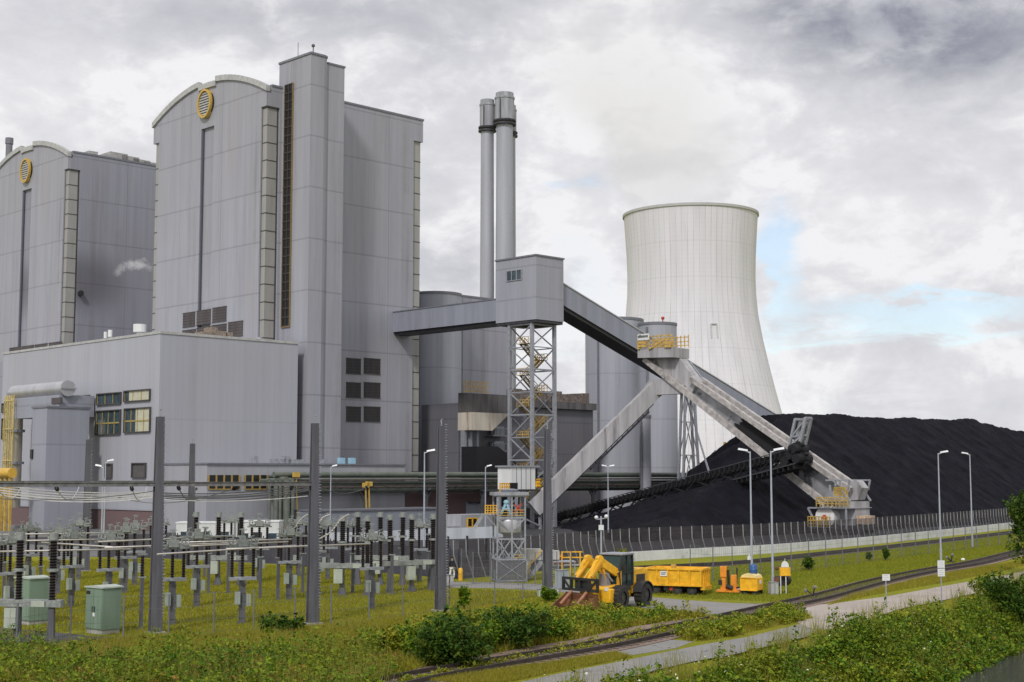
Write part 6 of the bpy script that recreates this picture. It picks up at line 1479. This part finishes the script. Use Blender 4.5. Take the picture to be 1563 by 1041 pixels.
# yellow box trailer with blue drum
g_ = G(1148, 907); bt = thing('box_trailer', 'small yellow box trailer with pale cover, a blue drum on top', 'trailer', (g_[0], g_[1], 0), -.55)
q = MB(); q.box(-.62, -.55, .3, .62, .55, 1.15); q.build('trailer_body', Yl, bt, bevel=.03)
q = MB()
for x in (-.6, .6): q.bar((x, -.58, .3), (x, -.58, 1.15), .06)
q.bar((-.6, -.58, 1.15), (.6, -.58, 1.15), .06); q.bar((-.6, -.58, .3), (.6, -.58, .3), .06); q.build('body_rail', Yl, bt)
q = MB(); q.prism([(-.6, 1.152), (-.55, 1.3), (-.3, 1.42), (.25, 1.42), (.5, 1.3), (.55, 1.152)], -.53, .53, 'y'); q.build('cover', tarp, bt, True)
for x in (-.38, .38):
    for y in (-.42, .42): wheel(bt, x, y, .19, .14)
q = MB(); q.bar((-.6, 0, .45), (-1.15, 0, .4), .1); q.box(-.5, -.35, .22, .5, .35, .3); q.build('drawbar', blackst, bt)
q = MB(); q.box(.623, -.15, .75, .63, .2, 1.0); q.build('notice', white, bt)
z = 1.43; g2 = Vector(g_)+Vector((.12, .02, 0)); q = MB(); q.lathe(0, 0, [(.25, 0), (.28, .05), (.27, .2), (.29, .25), (.27, .3), (.27, .52), (.22, .6), (.08, .62), (.08, .66)], 18)
single(q, 'plastic_drum', bluep, 'blue plastic drum standing on the pale cover of the small yellow box trailer', 'drum', (g2.x, g2.y, z), smooth=True)
# signal device: yellow case on legs with white dome
g_ = G(1199, 907); sd = thing('warning_device', 'yellow warning device on two white legs with a white half-round top, a red-black machine behind', 'warning sign', (g_[0], g_[1], 0), .1)
q = MB(); q.box(-.36, -.1, 1.25, .36, .16, 1.82); q.build('case', Yl, sd, bevel=.02)
q = MB(); q.prism([(.27*math.cos(a), 1.85+.42*math.sin(a)) for a in [math.pi*i/12 for i in range(13)]], -.03, .06, 'y'); q.build('half_round_plate', white, sd)
q = MB(); q.bar((-.33, 0, 0), (-.33, 0, 1.25), .055); q.bar((.04, 0, 0), (.04, 0, 1.25), .055); q.bar((0, 0, 2.2), (0, 0, 2.45), .03); q.build('leg', white, sd)
q = MB(); q.cyl((.05, .5, .95), (.35, .75, .9), .36, n=14); q.box(-.5, .3, .55, .1, .8, 1.2); q.bar((-.4, .5, 0), (-.4, .5, .6), .1); q.bar((.2, .5, 0), (.2, .5, .7), .1); q.build('generator', blackst, sd)
q = MB(); q.box(-.62, .25, .85, -.35, .6, 1.15); q.ball((-.5, .3, 1.75), .15); q.build('beacon', rust, sd)
t = thing('marker_lamp', 'small white signal lamp on a thin post beyond the yellow box trailer', 'signal lamp', G(1144, 878), 0); zl_ = At(1144, 852, t.location.y)[2]
q = MB(); q.bar((0, 0, 0), (0, 0, zl_-.1), .05); q.build('post', shade, t)
q = MB(); q.box(-.16, -.12, zl_-.14, .16, .12, zl_+.14); q.cyl((0, 0, zl_+.14), (0, 0, zl_+.3), .07, n=8); q.build('lamp_box', lampw, t)
# point levers
def lever(px, base, label, k=1.0, rz=0):
    g_ = G(px, base); t = thing('point_lever', label, 'point lever', (g_[0], g_[1], 0), rz, 'railway point levers'); q = MB()
    q.box(-.3*k, -.2*k, 0, .3*k, .2*k, .12*k); q.bar((0, 0, .1*k), (-.42*k, 0, .45*k), .08*k); q.bar((0, 0, .1*k), (.12*k, 0, .62*k), .09*k); q.build('lever_frame', blackst, t)
    q = MB(); q.ball((.14*k, 0, .65*k), .14*k, .1*k, .13*k); q.ball((-.5*k, 0, .42*k), .12*k, .08*k, .15*k); q.build('counterweight', M('worn weight', (.18, .17, .16), .6, col2=(.5, .5, .48), c2=(.5, .6)), t)
lever(1241, 911, 'railway point lever where the curved track meets the pink paving')
lever(1452, 859, 'railway point lever beside the curved track, right of the white double sign', 1.15, .5)
q = MB(); q.ball((0, 0, .12), .2, .15, .14); g_ = G(1470, 856); single(q, 'white_stone', white, 'small pale stone in the grass by the far point lever', 'stone', g_)
# signs by the paved road
def sign(px, base, plates, label, pw=.7):
    g_ = G(px, base); y = g_[1]; top = At(px, plates[0][0], y)[2]; t = thing('road_sign', label, 'sign', (g_[0], g_[1], 0), 0.12)
    q = MB(); q.cyl((0, 0, 0), (0, 0, top-.02), .04, n=8); q.build('sign_post', galv, t)
    for a, b_ in plates:
        z1, z0 = At(px, a, y)[2], At(px, b_, y)[2]; q = MB(); q.box(-pw/2, -.075, z0+.015, pw/2, -.045, z1-.015); pl_ = q.build('sign_plate', M('sign white', (.70, .71, .70), .45, var=.04), t)
        q = MB(); n_ = 3 if z1-z0 > .4 else 2
        for i in range(n_): zz_ = z0+(z1-z0)*(i+1)/(n_+1); q.box(-pw*.36, -.078, zz_-.012, pw*(.36 if i % 2 else .25), -.0755, zz_+.012)
        q.build('lettering', M('faded lettering', (.42, .42, .43), .6), pl_)
sign(1353, 923, [(876, 886.5)], 'small single pale sign on a post at the edge of the paved road', .5)
sign(1437.5, 922, [(855, 867), (867.5, 880)], 'white double-plate sign on a post at the edge of the paved road', .47)

# ---------------------------------------------------------------- worker
def skinmesh(name, joints, edges, mat, parent, sub=1, root=0):
    me = bpy.data.meshes.new(name); me.from_pydata([j[:3] for j in joints], edges, []); me.materials.append(mat)
    o = bpy.data.objects.new(name, me); COL.objects.link(o)
    if parent: o.parent = parent
    md = o.modifiers.new('skin', 'SKIN'); md.use_smooth_shade = True; md.branch_smoothing = .6
    sv = me.skin_vertices[0].data
    for i, j in enumerate(joints): r = j[3]; sv[i].radius = (r, j[4] if len(j) > 4 else r); sv[i].use_root = (i == root)
    ss = o.modifiers.new('sub', 'SUBSURF'); ss.levels = sub; ss.render_levels = sub; return o
g_ = G(690, 884)
skinm = M('skin', (.42, .26, .19), .6)
J = [(0, 0, .92, .13, .10), (0, 0, 1.12, .12, .09), (0, 0, 1.32, .15, .10), (0, .01, 1.46, .09, .08), (0, .02, 1.53, .05), (0, .03, 1.60, .075, .085), (0, .03, 1.69, .08, .095), (0, .02, 1.76, .05),
     (.19, 0, 1.43, .055), (.25, -.03, 1.16, .042), (.24, .12, .93, .033), (.24, .16, .86, .03), (-.19, 0, 1.43, .055), (-.26, .06, 1.17, .042), (-.27, .22, .96, .033), (-.27, .27, .89, .03),
     (.09, 0, .86, .085), (.11, .16, .50, .062), (.12, .04, .10, .04), (.12, .2, .04, .035), (-.09, 0, .86, .085), (-.11, -.06, .48, .062), (-.12, -.26, .13, .04), (-.12, -.13, .04, .035)]
E_ = [(0, 1), (1, 2), (2, 3), (3, 4), (4, 5), (5, 6), (6, 7), (3, 8), (8, 9), (9, 10), (10, 11), (3, 12), (12, 13), (13, 14), (14, 15), (0, 16), (16, 17), (17, 18), (18, 19), (0, 20), (20, 21), (21, 22), (22, 23)]
b0 = len(J)
for s_, h_ in ((1, 11), (-1, 15)):
    hx_, hy_, hz_ = J[h_][:3]
    for k, (dx, dy, dz) in enumerate(((.03, .01, -.08), (.012, .02, -.10), (-.008, .02, -.095), (-.028, .015, -.075), (-.02*s_, .05, -.04))): J.append((hx_+dx, hy_+dy, hz_+dz, .009)); E_.append((h_, len(J)-1))
pw = skinmesh('person', J, E_, skinm, None, 1); pw.location = (g_[0], g_[1], 0); pw.rotation_euler = (0, 0, -.5)
tag(pw, 'person in dark jacket and white trousers walking in front of the dark fence', 'person')
skinmesh('jacket', [(0, 0, .88, .155, .12), (0, 0, 1.12, .145, .11), (0, 0, 1.33, .175, .12), (0, .01, 1.45, .11, .10), (.20, 0, 1.42, .075), (.26, -.03, 1.16, .06), (.25, .11, .95, .05), (-.20, 0, 1.42, .075), (-.27, .06, 1.17, .06), (-.28, .21, .98, .05)], [(0, 1), (1, 2), (2, 3), (3, 4), (4, 5), (5, 6), (3, 7), (7, 8), (8, 9)], M('dark jacket', (.02, .02, .03), .8), pw)
skinmesh('trousers', [(0, 0, .93, .15, .115), (.095, 0, .84, .105), (.115, .16, .50, .085), (.125, .04, .09, .065), (-.095, 0, .84, .105), (-.115, -.06, .48, .085), (-.125, -.26, .13, .065)], [(0, 1), (1, 2), (2, 3), (0, 4), (4, 5), (5, 6)], M('white trousers', (.72, .72, .70), .8), pw)
q = MB(); q.ball((0, .0, 1.72), .095, .11, .085); q.build('hair', M('dark hair', (.03, .02, .015), .8), pw, True)
q = MB(); q.ball((0, .125, 1.66), .014, .02, .018); 
for s_ in (-1, 1): q.ball((s_*.032, .108, 1.69), .011); q.ball((s_*.085, .03, 1.67), .012, .02, .03)
q.ball((0, .112, 1.615), .025, .01, .006); q.build('face_detail', M('face detail', (.25, .13, .10), .6), pw)

# ---------------------------------------------------------------- vegetation
RN = np.random.default_rng(5)
def mesh_from_quads(name, V, mat, tri=False):
    k = 3 if tri else 4; n = len(V)//k
    me = bpy.data.meshes.new(name); me.vertices.add(len(V)); me.vertices.foreach_set('co', V.astype(np.float32).ravel())
    me.loops.add(len(V)); me.loops.foreach_set('vertex_index', np.arange(len(V), dtype=np.int32))
    me.polygons.add(n); me.polygons.foreach_set('loop_start', np.arange(0, len(V), k, dtype=np.int32)); me.polygons.foreach_set('loop_total', np.full(n, k, dtype=np.int32))
    me.update(); me.materials.append(mat); return me
def leaf_quads(P, size, up=.5, asp=.6):
    n = len(P); N = RN.normal(size=(n, 3)); N[:, 2] = np.abs(N[:, 2])+up; N /= np.linalg.norm(N, axis=1)[:, None]
    T = np.cross(N, RN.normal(size=(n, 3))); T /= np.linalg.norm(T, axis=1)[:, None]+1e-9; B = np.cross(N, T)
    s = (size*np.clip(RN.lognormal(-.15, .38, n), .35, 1.9))[:, None]; V = np.empty((n, 4, 3)); V[:, 0] = P-T*s; V[:, 1] = P-B*s*asp+T*s*.1; V[:, 2] = P+T*s; V[:, 3] = P+B*s*asp+T*s*.1
    V[:, 2, 2] -= s[:, 0]*.2; return V.reshape(-1, 3)
def blades(P, h, w_=.02, lean=.35):
    n = len(P); a = RN.uniform(0, 2*np.pi, n); hh = h*RN.uniform(.5, 1.3, n); D = np.stack([np.cos(a), np.sin(a), np.zeros(n)], 1); ln = RN.normal(size=(n, 2))*lean
    V = np.empty((n, 3, 3)); V[:, 0] = P-D*w_; V[:, 1] = P+D*w_; V[:, 2] = P+np.stack([ln[:, 0]*hh, ln[:, 1]*hh, hh], 1); return V.reshape(-1, 3)
gzv = np.vectorize(gz)
m_bank = leafmat('bank leaves', [(.025, .065, .008), (.07, .155, .012), (.15, .26, .016), (.26, .32, .02), (.05, .12, .010)])
m_weed = leafmat('weed leaves', [(.09, .14, .012), (.20, .25, .015), (.32, .33, .02), (.34, .26, .04), (.18, .23, .015)])
m_brown = leafmat('dry weeds', [(.25, .13, .035), (.32, .20, .05), (.17, .12, .03)])
m_dark = leafmat('dark shrub leaves', [(.018, .05, .01), (.045, .10, .013), (.09, .165, .016), (.03, .075, .012)])
m_blade = leafmat('grass blades', [(.20, .19, .02), (.30, .26, .03), (.16, .19, .015), (.36, .28, .06), (.25, .23, .02)])
m_blade2 = leafmat('lawn blades', [(.20, .20, .016), (.26, .24, .018), (.16, .19, .014), (.30, .24, .03)], patch=.35)
m_blade3 = leafmat('strip blades', [(.15, .20, .014), (.22, .24, .018), (.12, .18, .012), (.26, .24, .03)], patch=.3)
m_tall = leafmat('tall grass', [(.20, .24, .03), (.30, .28, .05), (.14, .20, .02), (.34, .26, .09)])
bark = M('bark', (.08, .06, .045), .9)
def link(name, me, kind=None): o = bpy.data.objects.new(name, me); COL.objects.link(o); return tag(o, kind=kind)
def clumps(C, R_, Ht, per, base_z):
    """leaf positions in low mounds"""
    n = len(C); idx = np.repeat(np.arange(n), per); u = RN.uniform(0, 2*np.pi, len(idx)); r = np.sqrt(RN.uniform(0, 1, len(idx)))
    x = C[idx, 0]+np.cos(u)*r*R_[idx]; y = C[idx, 1]+np.sin(u)*r*R_[idx]; top = Ht[idx]*np.sqrt(np.clip(1-r*r*.85, .05, 1)); z = base_z[idx]+top*(1-RN.exponential(.22, len(idx)).clip(0, .95))
    return np.stack([x, y, z], 1)
BAn, BDn, BNn = np.array(BA), np.array(BD), np.array(BN)
# river bank weeds
n = 3800; tt_ = RN.uniform(-9, 75, n); ss = RN.uniform(1.6, 5.6, n); C = BAn+tt_[:, None]*BDn+ss[:, None]*BNn
R_ = RN.uniform(.3, .9, n); Ht = np.clip(RN.exponential(.45, n)+.2, 0, 1.6)*np.clip(.35+ss*.25, 0, 1); bz = gzv(C[:, 0], C[:, 1])
P_ = clumps(C, R_, Ht, 75, bz); link('bank_weeds', mesh_from_quads('bank_weeds', leaf_quads(P_, .09), m_bank), 'stuff')
sel = RN.random(n) < .22; P_ = clumps(C[sel], R_[sel]*.7, Ht[sel]*1.12, 40, bz[sel]); link('pale_weeds', mesh_from_quads('pale_weeds', leaf_quads(P_, .07), m_weed), 'stuff')
sel = RN.random(n) < .05; P_ = clumps(C[sel], R_[sel]*.55, Ht[sel]*1.15, 40, bz[sel]); link('dry_bank_weeds', mesh_from_quads('dry_bank_weeds', leaf_quads(P_, .05), m_brown), 'stuff')
n = 900; tt_ = RN.uniform(-9, 70, n); ss = RN.uniform(1, 5.2, n); C = BAn+tt_[:, None]*BDn+ss[:, None]*BNn
link('white_flower_weeds', mesh_from_quads('white_flower_weeds', leaf_quads(np.c_[C, gzv(C[:, 0], C[:, 1])+RN.uniform(.5, 1.15, n)], .05), M('flower white', (.6, .62, .5), .7)), 'stuff')
# tall stems sticking out along the upper edge
n = 130; tt_ = RN.uniform(-8, 55, n); C = BAn+tt_[:, None]*BDn+RN.uniform(1.2, 3.5, n)[:, None]*BNn; P_ = []
for c_ in C:
    h_ = RN.uniform(.9, 1.7); k = int(26*h_); zz_ = RN.uniform(.1, 1, k)*h_; rr = .22*(1-zz_/h_)+.05; a = RN.uniform(0, 6.28, k); P_.append(np.stack([c_[0]+np.cos(a)*rr, c_[1]+np.sin(a)*rr, zz_+gz(*c_)], 1))
link('tall_weeds', mesh_from_quads('tall_weeds', leaf_quads(np.concatenate(P_), .085), m_bank), 'stuff')
def poly_points(pix, n, jitter=0, world=False):
    W_ = np.array([G(*p)[:2] for p in pix]) if not world else np.array(pix); lo_, hi_ = W_.min(0), W_.max(0); out = []
    while sum(map(len, out)) < n:
        Q = RN.uniform(lo_, hi_, (n*3, 2)); ins = np.zeros(len(Q), bool); j = len(W_)-1
        for i in range(len(W_)):
            xi, yi = W_[i]; xj, yj = W_[j]; c_ = ((yi > Q[:, 1]) != (yj > Q[:, 1])) & (Q[:, 0] < (xj-xi)*(Q[:, 1]-yi)/(yj-yi+1e-12)+xi); ins ^= c_; j = i
        out.append(Q[ins])
    return np.concatenate(out)[:n]
# left foreground: rough meadow and bramble hedge
left = [(-60, 1075), (-60, 992), (60, 992), (205, 976), (330, 974), (480, 962), (640, 946), (760, 932), (850, 938), (930, 942), (1040, 938), (1085, 941), (1020, 948), (960, 958), (880, 976), (816, 986), (740, 1000), (640, 1020), (560, 1050)]
C = poly_points(left, 1700); n = len(C); bz = np.zeros(n); keep = RN.random(n) < .8
P_ = clumps(C, RN.uniform(.25, .8, n), RN.uniform(.08, .34, n), 26, bz); link('meadow_weeds', mesh_from_quads('meadow_weeds', leaf_quads(P_, .06), m_weed), 'stuff')
P_ = poly_points(left, 90000); link('meadow_grass', mesh_from_quads('meadow_grass', blades(np.c_[P_, np.zeros(len(P_))], .38, .018), m_blade, True), 'stuff')
hedge = [(-60, 1080), (-60, 1012), (60, 1004), (160, 1018), (250, 1010), (330, 1016), (440, 1008), (540, 1002), (600, 1012), (590, 1042), (540, 1080)]
C = poly_points(hedge, 950); n = len(C); P_ = clumps(C, RN.uniform(.3, 1.0, n), np.clip(RN.exponential(.5, n)+.2, 0, 1.7), 85, np.zeros(n)); link('undergrowth', mesh_from_quads('undergrowth', leaf_quads(P_, .07), m_bank), 'stuff')
sel = RN.random(n) < .2; P_ = clumps(C[sel], RN.uniform(.3, .6, sel.sum()), RN.uniform(.6, 1.2, sel.sum()), 50, np.zeros(sel.sum())); link('dry_weeds', mesh_from_quads('dry_brambles', leaf_quads(P_, .06), m_brown), 'stuff')
belt = [(590, 1010), (600, 975), (700, 950), (800, 940), (850, 943), (960, 943), (1080, 941), (1000, 949), (900, 968), (800, 985), (700, 1003)]
C = poly_points(belt, 800); n = len(C); P_ = clumps(C, RN.uniform(.25, .8, n), np.clip(RN.exponential(.35, n)+.15, 0, 1.2), 70, np.zeros(n)); link('weeds', mesh_from_quads('weed_belt', leaf_quads(P_, .075), m_weed), 'stuff')
sel = RN.random(n) < .35; P_ = clumps(C[sel], RN.uniform(.3, .7, sel.sum()), RN.uniform(.4, 1.0, sel.sum()), 70, np.zeros(sel.sum())); link('weeds', mesh_from_quads('green_weed_belt', leaf_quads(P_, .08), m_bank), 'stuff')
isl = [(1035, 972), (1085, 958), (1140, 947), (1190, 933), (1236, 940), (1225, 948), (1160, 962), (1090, 977), (1050, 980)]
C = poly_points(isl, 170); n = len(C); P_ = clumps(C, RN.uniform(.25, .6, n), RN.uniform(.2, .75, n), 60, np.zeros(n)); link('island_weeds', mesh_from_quads('island_weeds', leaf_quads(P_, .07), m_weed), 'stuff')
sel = RN.random(n) < .5; P_ = clumps(C[sel], RN.uniform(.25, .6, sel.sum()), RN.uniform(.3, .8, sel.sum()), 60, np.zeros(sel.sum())); link('weeds', mesh_from_quads('island_nettles', leaf_quads(P_, .075), m_bank), 'stuff')
P_ = poly_points(isl, 5000); V1 = blades(np.c_[P_, np.zeros(len(P_))], .3, .018)
verge = [(640, 1041), (740, 1026), (840, 1012), (940, 996), (965, 1004), (860, 1024), (760, 1045)]
P_ = poly_points(verge, 14000); V2 = blades(np.c_[P_, np.zeros(len(P_))], .16, .016)
ver2 = [(1262, 925), (1340, 907), (1440, 890), (1530, 872), (1600, 855), (1600, 850), (1500, 866), (1400, 884), (1300, 908)]
P_ = poly_points(ver2, 14000); V3 = blades(np.c_[P_, np.zeros(len(P_))], .2, .02)
link('verge_grass', mesh_from_quads('verge_grass', np.concatenate([V1, V2, V3]), m_blade, True), 'stuff')
lawn = [(-60, 985), (-60, 860), (200, 853), (420, 864), (560, 871), (700, 899), (850, 905), (840, 925), (640, 945), (480, 960), (330, 972), (205, 974), (120, 962)]
P_ = poly_points(lawn, 120000); link('lawn_grass', mesh_from_quads('lawn_grass', blades(np.c_[P_, np.zeros(len(P_))], .15, .02), m_blade2, True), 'stuff')
lawn2 = [(987, 908), (1060, 914), (1184, 919), (1250, 915), (1400, 875), (1560, 838), (1560, 814), (1432, 831), (1240, 852), (1085, 868), (990, 874)]
P_ = poly_points(lawn2, 80000); link('strip_grass', mesh_from_quads('strip_grass', blades(np.c_[P_, np.zeros(len(P_))], .14, .026), m_blade3, True), 'stuff')
C = poly_points([(560, 1052), (740, 1012), (960, 966), (1085, 943), (1085, 950), (980, 975), (816, 1006), (640, 1040)], 260); n = len(C); P_ = clumps(C, RN.uniform(.15, .4, n), RN.uniform(.08, .3, n), 30, np.zeros(n)); link('track_weeds', mesh_from_quads('track_weeds', leaf_quads(P_, .05), m_weed), 'stuff')
# tall grasses and stalks, in tufts
def tufts(A, n_each, spread):
    idx = np.repeat(np.arange(len(A)), n_each); return np.c_[A[idx, 0]+RN.normal(0, spread, len(idx)), A[idx, 1]+RN.normal(0, spread, len(idx))]
T1 = tufts(poly_points(left, 420), 26, .22); T2 = tufts(poly_points(hedge, 260), 24, .2)
tt_ = RN.uniform(-9, 70, 420); ss = RN.uniform(.6, 5.0, 420); T3 = tufts(BAn+tt_[:, None]*BDn+ss[:, None]*BNn, 24, .2)
V = [blades(np.c_[T_, (gzv(T_[:, 0], T_[:, 1]) if T_ is T3 else np.zeros(len(T_)))], h_, .016, .22) for T_, h_ in ((T1, .62), (T2, 1.15), (T3, 1.25))]
link('tall_grass', mesh_from_quads('tall_grass', np.concatenate(V), m_tall, True), 'stuff')
# shrubs and trees
def shrub(px, base, w_, h_, label, mat=m_dark, n=2600, size=.085, name='shrub', cat='shrub', shape=1.0, trunk=.35, loc=None):
    g_ = loc or G(px, base); t = thing(name, label, cat, (g_[0], g_[1], gz(g_[0], g_[1])))
    k = 14; ce = np.stack([RN.normal(0, w_*.24, k), RN.normal(0, w_*.24, k), h_*RN.uniform(.28, .78, k)], 1); ra = RN.uniform(.18, .34, k)*min(w_, h_*1.3)
    if shape < 1: ce[:, 0] *= shape*(1.2-ce[:, 2]/h_); ce[:, 1] *= shape*(1.2-ce[:, 2]/h_)
    idx = RN.integers(0, k, n); d = RN.normal(size=(n, 3)); d /= np.linalg.norm(d, axis=1)[:, None]; r = ra[idx]*RN.uniform(.3, 1.25, n)**.7
    P_ = ce[idx]+d*r[:, None]; P_[:, 2] = np.abs(P_[:, 2])*.98+.03
    sp = []
    for i in range(int(16+n/120)):              # sprigs breaking the outline
        e = ce[RN.integers(0, k)]; dd = RN.normal(size=3); dd[2] = abs(dd[2])+.5; dd /= np.linalg.norm(dd); L0 = ra.mean()*RN.uniform(1.0, 1.9); m_ = int(8+L0*14)
        sp.append(e+dd*(L0*RN.uniform(.5, 1, m_))[:, None]+RN.normal(0, .035, (m_, 3)))
    P_ = np.concatenate([P_]+sp); P_[:, 2] = np.maximum(P_[:, 2], .03)
    me = mesh_from_quads('crown', leaf_quads(P_, size), mat); c_ = bpy.data.objects.new('crown', me); COL.objects.link(c_); c_.parent = t
    q = MB()
    for i in range(7):
        e = ce[i]; q.cyl((RN.normal()*.05, RN.normal()*.05, 0), (e[0]*.5, e[1]*.5, e[2]*.5), .035*max(1, h_/2), .02*max(1, h_/2), n=6); q.cyl((e[0]*.5, e[1]*.5, e[2]*.5), tuple(e), .02*max(1, h_/2), .008, n=5)
    q.build('stem' if h_ < 4 else 'trunk', bark, t); return t
shrub(690, 1014, 3.6, 1.9, 'broad dark green bush left of the overgrown track', n=8200)
shrub(640, 1008, 2.6, 1.3, 'smaller green bush touching the broad dark bush on its left', m_bank, 4600)
shrub(600, 1000, 1.8, 1.0, 'low pale green bush at the end of the sandy path', m_weed, 2200)
shrub(740, 995, 2.2, 1.3, 'mid green bush filling the gap between the two broad dark bushes', m_bank, 3600)
shrub(835, 975, 2.4, 1.0, 'low spreading green bush between the loader bucket and the track', m_bank, 3400)
shrub(790, 986, 3.3, 1.7, 'broad dark green bush below the hopper tower, right of the other broad one', n=7000)
shrub(432, 968, 1.8, .85, 'low dark bramble bush in the meadow before the second gantry column', n=2000)
shrub(709, 932, .8, 1.6, 'thin upright green shrub right of the third gantry column', m_bank, 900, shape=.7)
shrub(838, 918, .9, .8, 'small leafy green shrub at the foot of the fourth column', m_bank, 900)
shrub(1234, 871, 1.0, 1.1, 'small round conifer by the wire fence, nearest the yellow warning device', n=1100, name='conifer', cat='conifer', shape=.8)
shrub(1326, 856, .6, .95, 'thin small conifer by the wire fence, middle one of three', n=600, name='conifer', cat='conifer', shape=.7)
shrub(1352, 856, .85, 1.35, 'taller pointed conifer by the wire fence, rightmost of three', n=1000, name='conifer', cat='conifer', shape=.6)
shrub(1198, 874, .6, 1.1, 'small dark shrub half hidden by the street lamp right of the yellow trailer', n=500, shape=.7)
shrub(950, 852, 1.6, 1.3, 'small bright green shrub behind the loader cab at the start of the low wall', m_weed, 900, loc=G(952, 862))
shrub(1545, 915, 3.2, 3.0, 'dense dark bush at the right edge above the river bank', n=6500, size=.10)
shrub(1500, 910, 1.1, 1.5, 'loose bushy shrub at the road end, left of the dense dark bush', m_bank, 900)
tl = At(1577, 765, 118); shrub(0, 0, 4.8, 7.6, 'leafy green tree cut off by the right edge of the photo', m_dark, 14000, .12, 'tree', 'tree', loc=(tl[0], tl[1], 0))

# ---------------------------------------------------------------- steam
def steam(name, mat_density, rows, label, cat, col=(1, 1, 1), emit=0.0, nscale=.05, seed=0, thr=(.38, .62), lump=.25):
    """closed puff: lathe-like rings along a bent axis; density broken up by 3D noise"""
    n_ = 24; vs = []; q = MB()
    for (x, y, z, rx, rz_) in rows:
        for i in range(n_): a = 2*math.pi*i/n_; vs.append((x+rx*math.cos(a), y+rz_*math.sin(a), z))
    mm = len(rows); q.v = vs; q.f = [(j*n_+i, j*n_+(i+1) % n_, (j+1)*n_+(i+1) % n_, (j+1)*n_+i) for j in range(mm-1) for i in range(n_)]+[tuple(range(n_))[::-1], tuple(range((mm-1)*n_, mm*n_))]
    return q
cx, cy, _ = At(1058.5, 725, DT); K = DT/F; top = H+(725-318)*K
rows = [(0, 0, top-6, 95*K, 95*K), (0, 0, top+4, 98*K, 98*K), (-10*K, 0, top+40*K, 112*K, 110*K), (-30*K, 0, top+90*K, 130*K, 120*K), (-60*K, 0, top+150*K, 155*K, 130*K), (-100*K, 0, top+220*K, 185*K, 140*K), (-140*K, 0, top+300*K, 215*K, 150*K), (-180*K, 0, top+400*K, 240*K, 160*K)]
q = steam('', 0, rows, '', '')
m = bpy.data.materials.new('steam'); m.use_nodes = True; t = NT(m.node_tree); t.n.remove(t.n['Principled BSDF'])
pv_ = t.node('ShaderNodeVolumePrincipled'); pv_.inputs['Color'].default_value = (.965, .965, 1.0, 1); pv_.inputs['Anisotropy'].default_value = .0
tc = t.node('ShaderNodeTexCoord'); x, y, z = t.sep(tc.outputs['Object'])
hgt = t.math('SUBTRACT', z, top); xc = t.math('MULTIPLY', hgt, -.45); dx_ = t.math('SUBTRACT', x, xc)
rad = t.math('ADD', 27.0, t.math('MULTIPLY', t.math('MAXIMUM', hgt, 0.0), .33))
rr = t.math('DIVIDE', t.math('SQRT', t.math('ADD', t.math('MULTIPLY', dx_, dx_), t.math('MULTIPLY', y, y))), rad)
nn = t.noise(tc.outputs['Object'], .028, 4, .6, .3)
edge = t.smooth(t.math('ADD', rr, t.math('MULTIPLY', t.math('SUBTRACT', nn, .5), 1.5)), .45, 1.0, 1, 0)
fade = t.smooth(hgt, 5, 105, 1, .0)
dn = t.math('MULTIPLY', t.math('MULTIPLY', edge, fade), .016)
t.l.new(dn, pv_.inputs['Density']); t.l.new(pv_.outputs[0], t.n['Material Output'].inputs['Volume'])
o = q.build('steam_plume', m, None); o.location = (cx, cy, 0); tag(o, 'pale steam rising from the mouth of the cooling tower', 'steam')
# small puff between the two boiler houses
pc = At(202, 408, 262); K2 = 262/F; q = MB(); q.ball((0, 0, 0), 38*K2, 16*K2, 20*K2, 16, 10)
m = bpy.data.materials.new('steam puff'); m.use_nodes = True; t = NT(m.node_tree); t.n.remove(t.n['Principled BSDF'])
pv_ = t.node('ShaderNodeVolumePrincipled'); pv_.inputs['Color'].default_value = (1, 1, 1, 1); tc = t.node('ShaderNodeTexCoord'); x, y, z = t.sep(tc.outputs['Object'])
nn = t.noise(tc.outputs['Object'], .62, 5, .65, .6)
u = t.math('DIVIDE', x, 30*K2); zc_ = t.math('MULTIPLY', t.math('SUBTRACT', .45, t.math('MULTIPLY', t.math('SUBTRACT', u, .35), t.math('SUBTRACT', u, .35))), 9*K2)
dz_ = t.math('SUBTRACT', z, zc_); rr = t.math('DIVIDE', t.math('SQRT', t.math('ADD', t.math('MULTIPLY', dz_, dz_), t.math('MULTIPLY', y, y))), 9.5*K2)
d_ = t.smooth(t.math('ADD', rr, t.math('MULTIPLY', t.math('SUBTRACT', nn, .5), 4.0)), .0, .95, 1, 0)
d_ = t.math('MULTIPLY', d_, t.smooth(t.math('ABSOLUTE', u), .55, 1.1, 1, 0)); d_ = t.math('MULTIPLY', d_, t.smooth(u, -1.0, .9, .25, 1))
t.l.new(t.math('MULTIPLY', d_, 1.1), pv_.inputs['Density']); t.l.new(pv_.outputs[0], t.n['Material Output'].inputs['Volume'])
o = q.build('steam_puff', m, None); o.location = pc; tag(o, 'small white puff of steam drifting between the two boiler houses', 'steam')
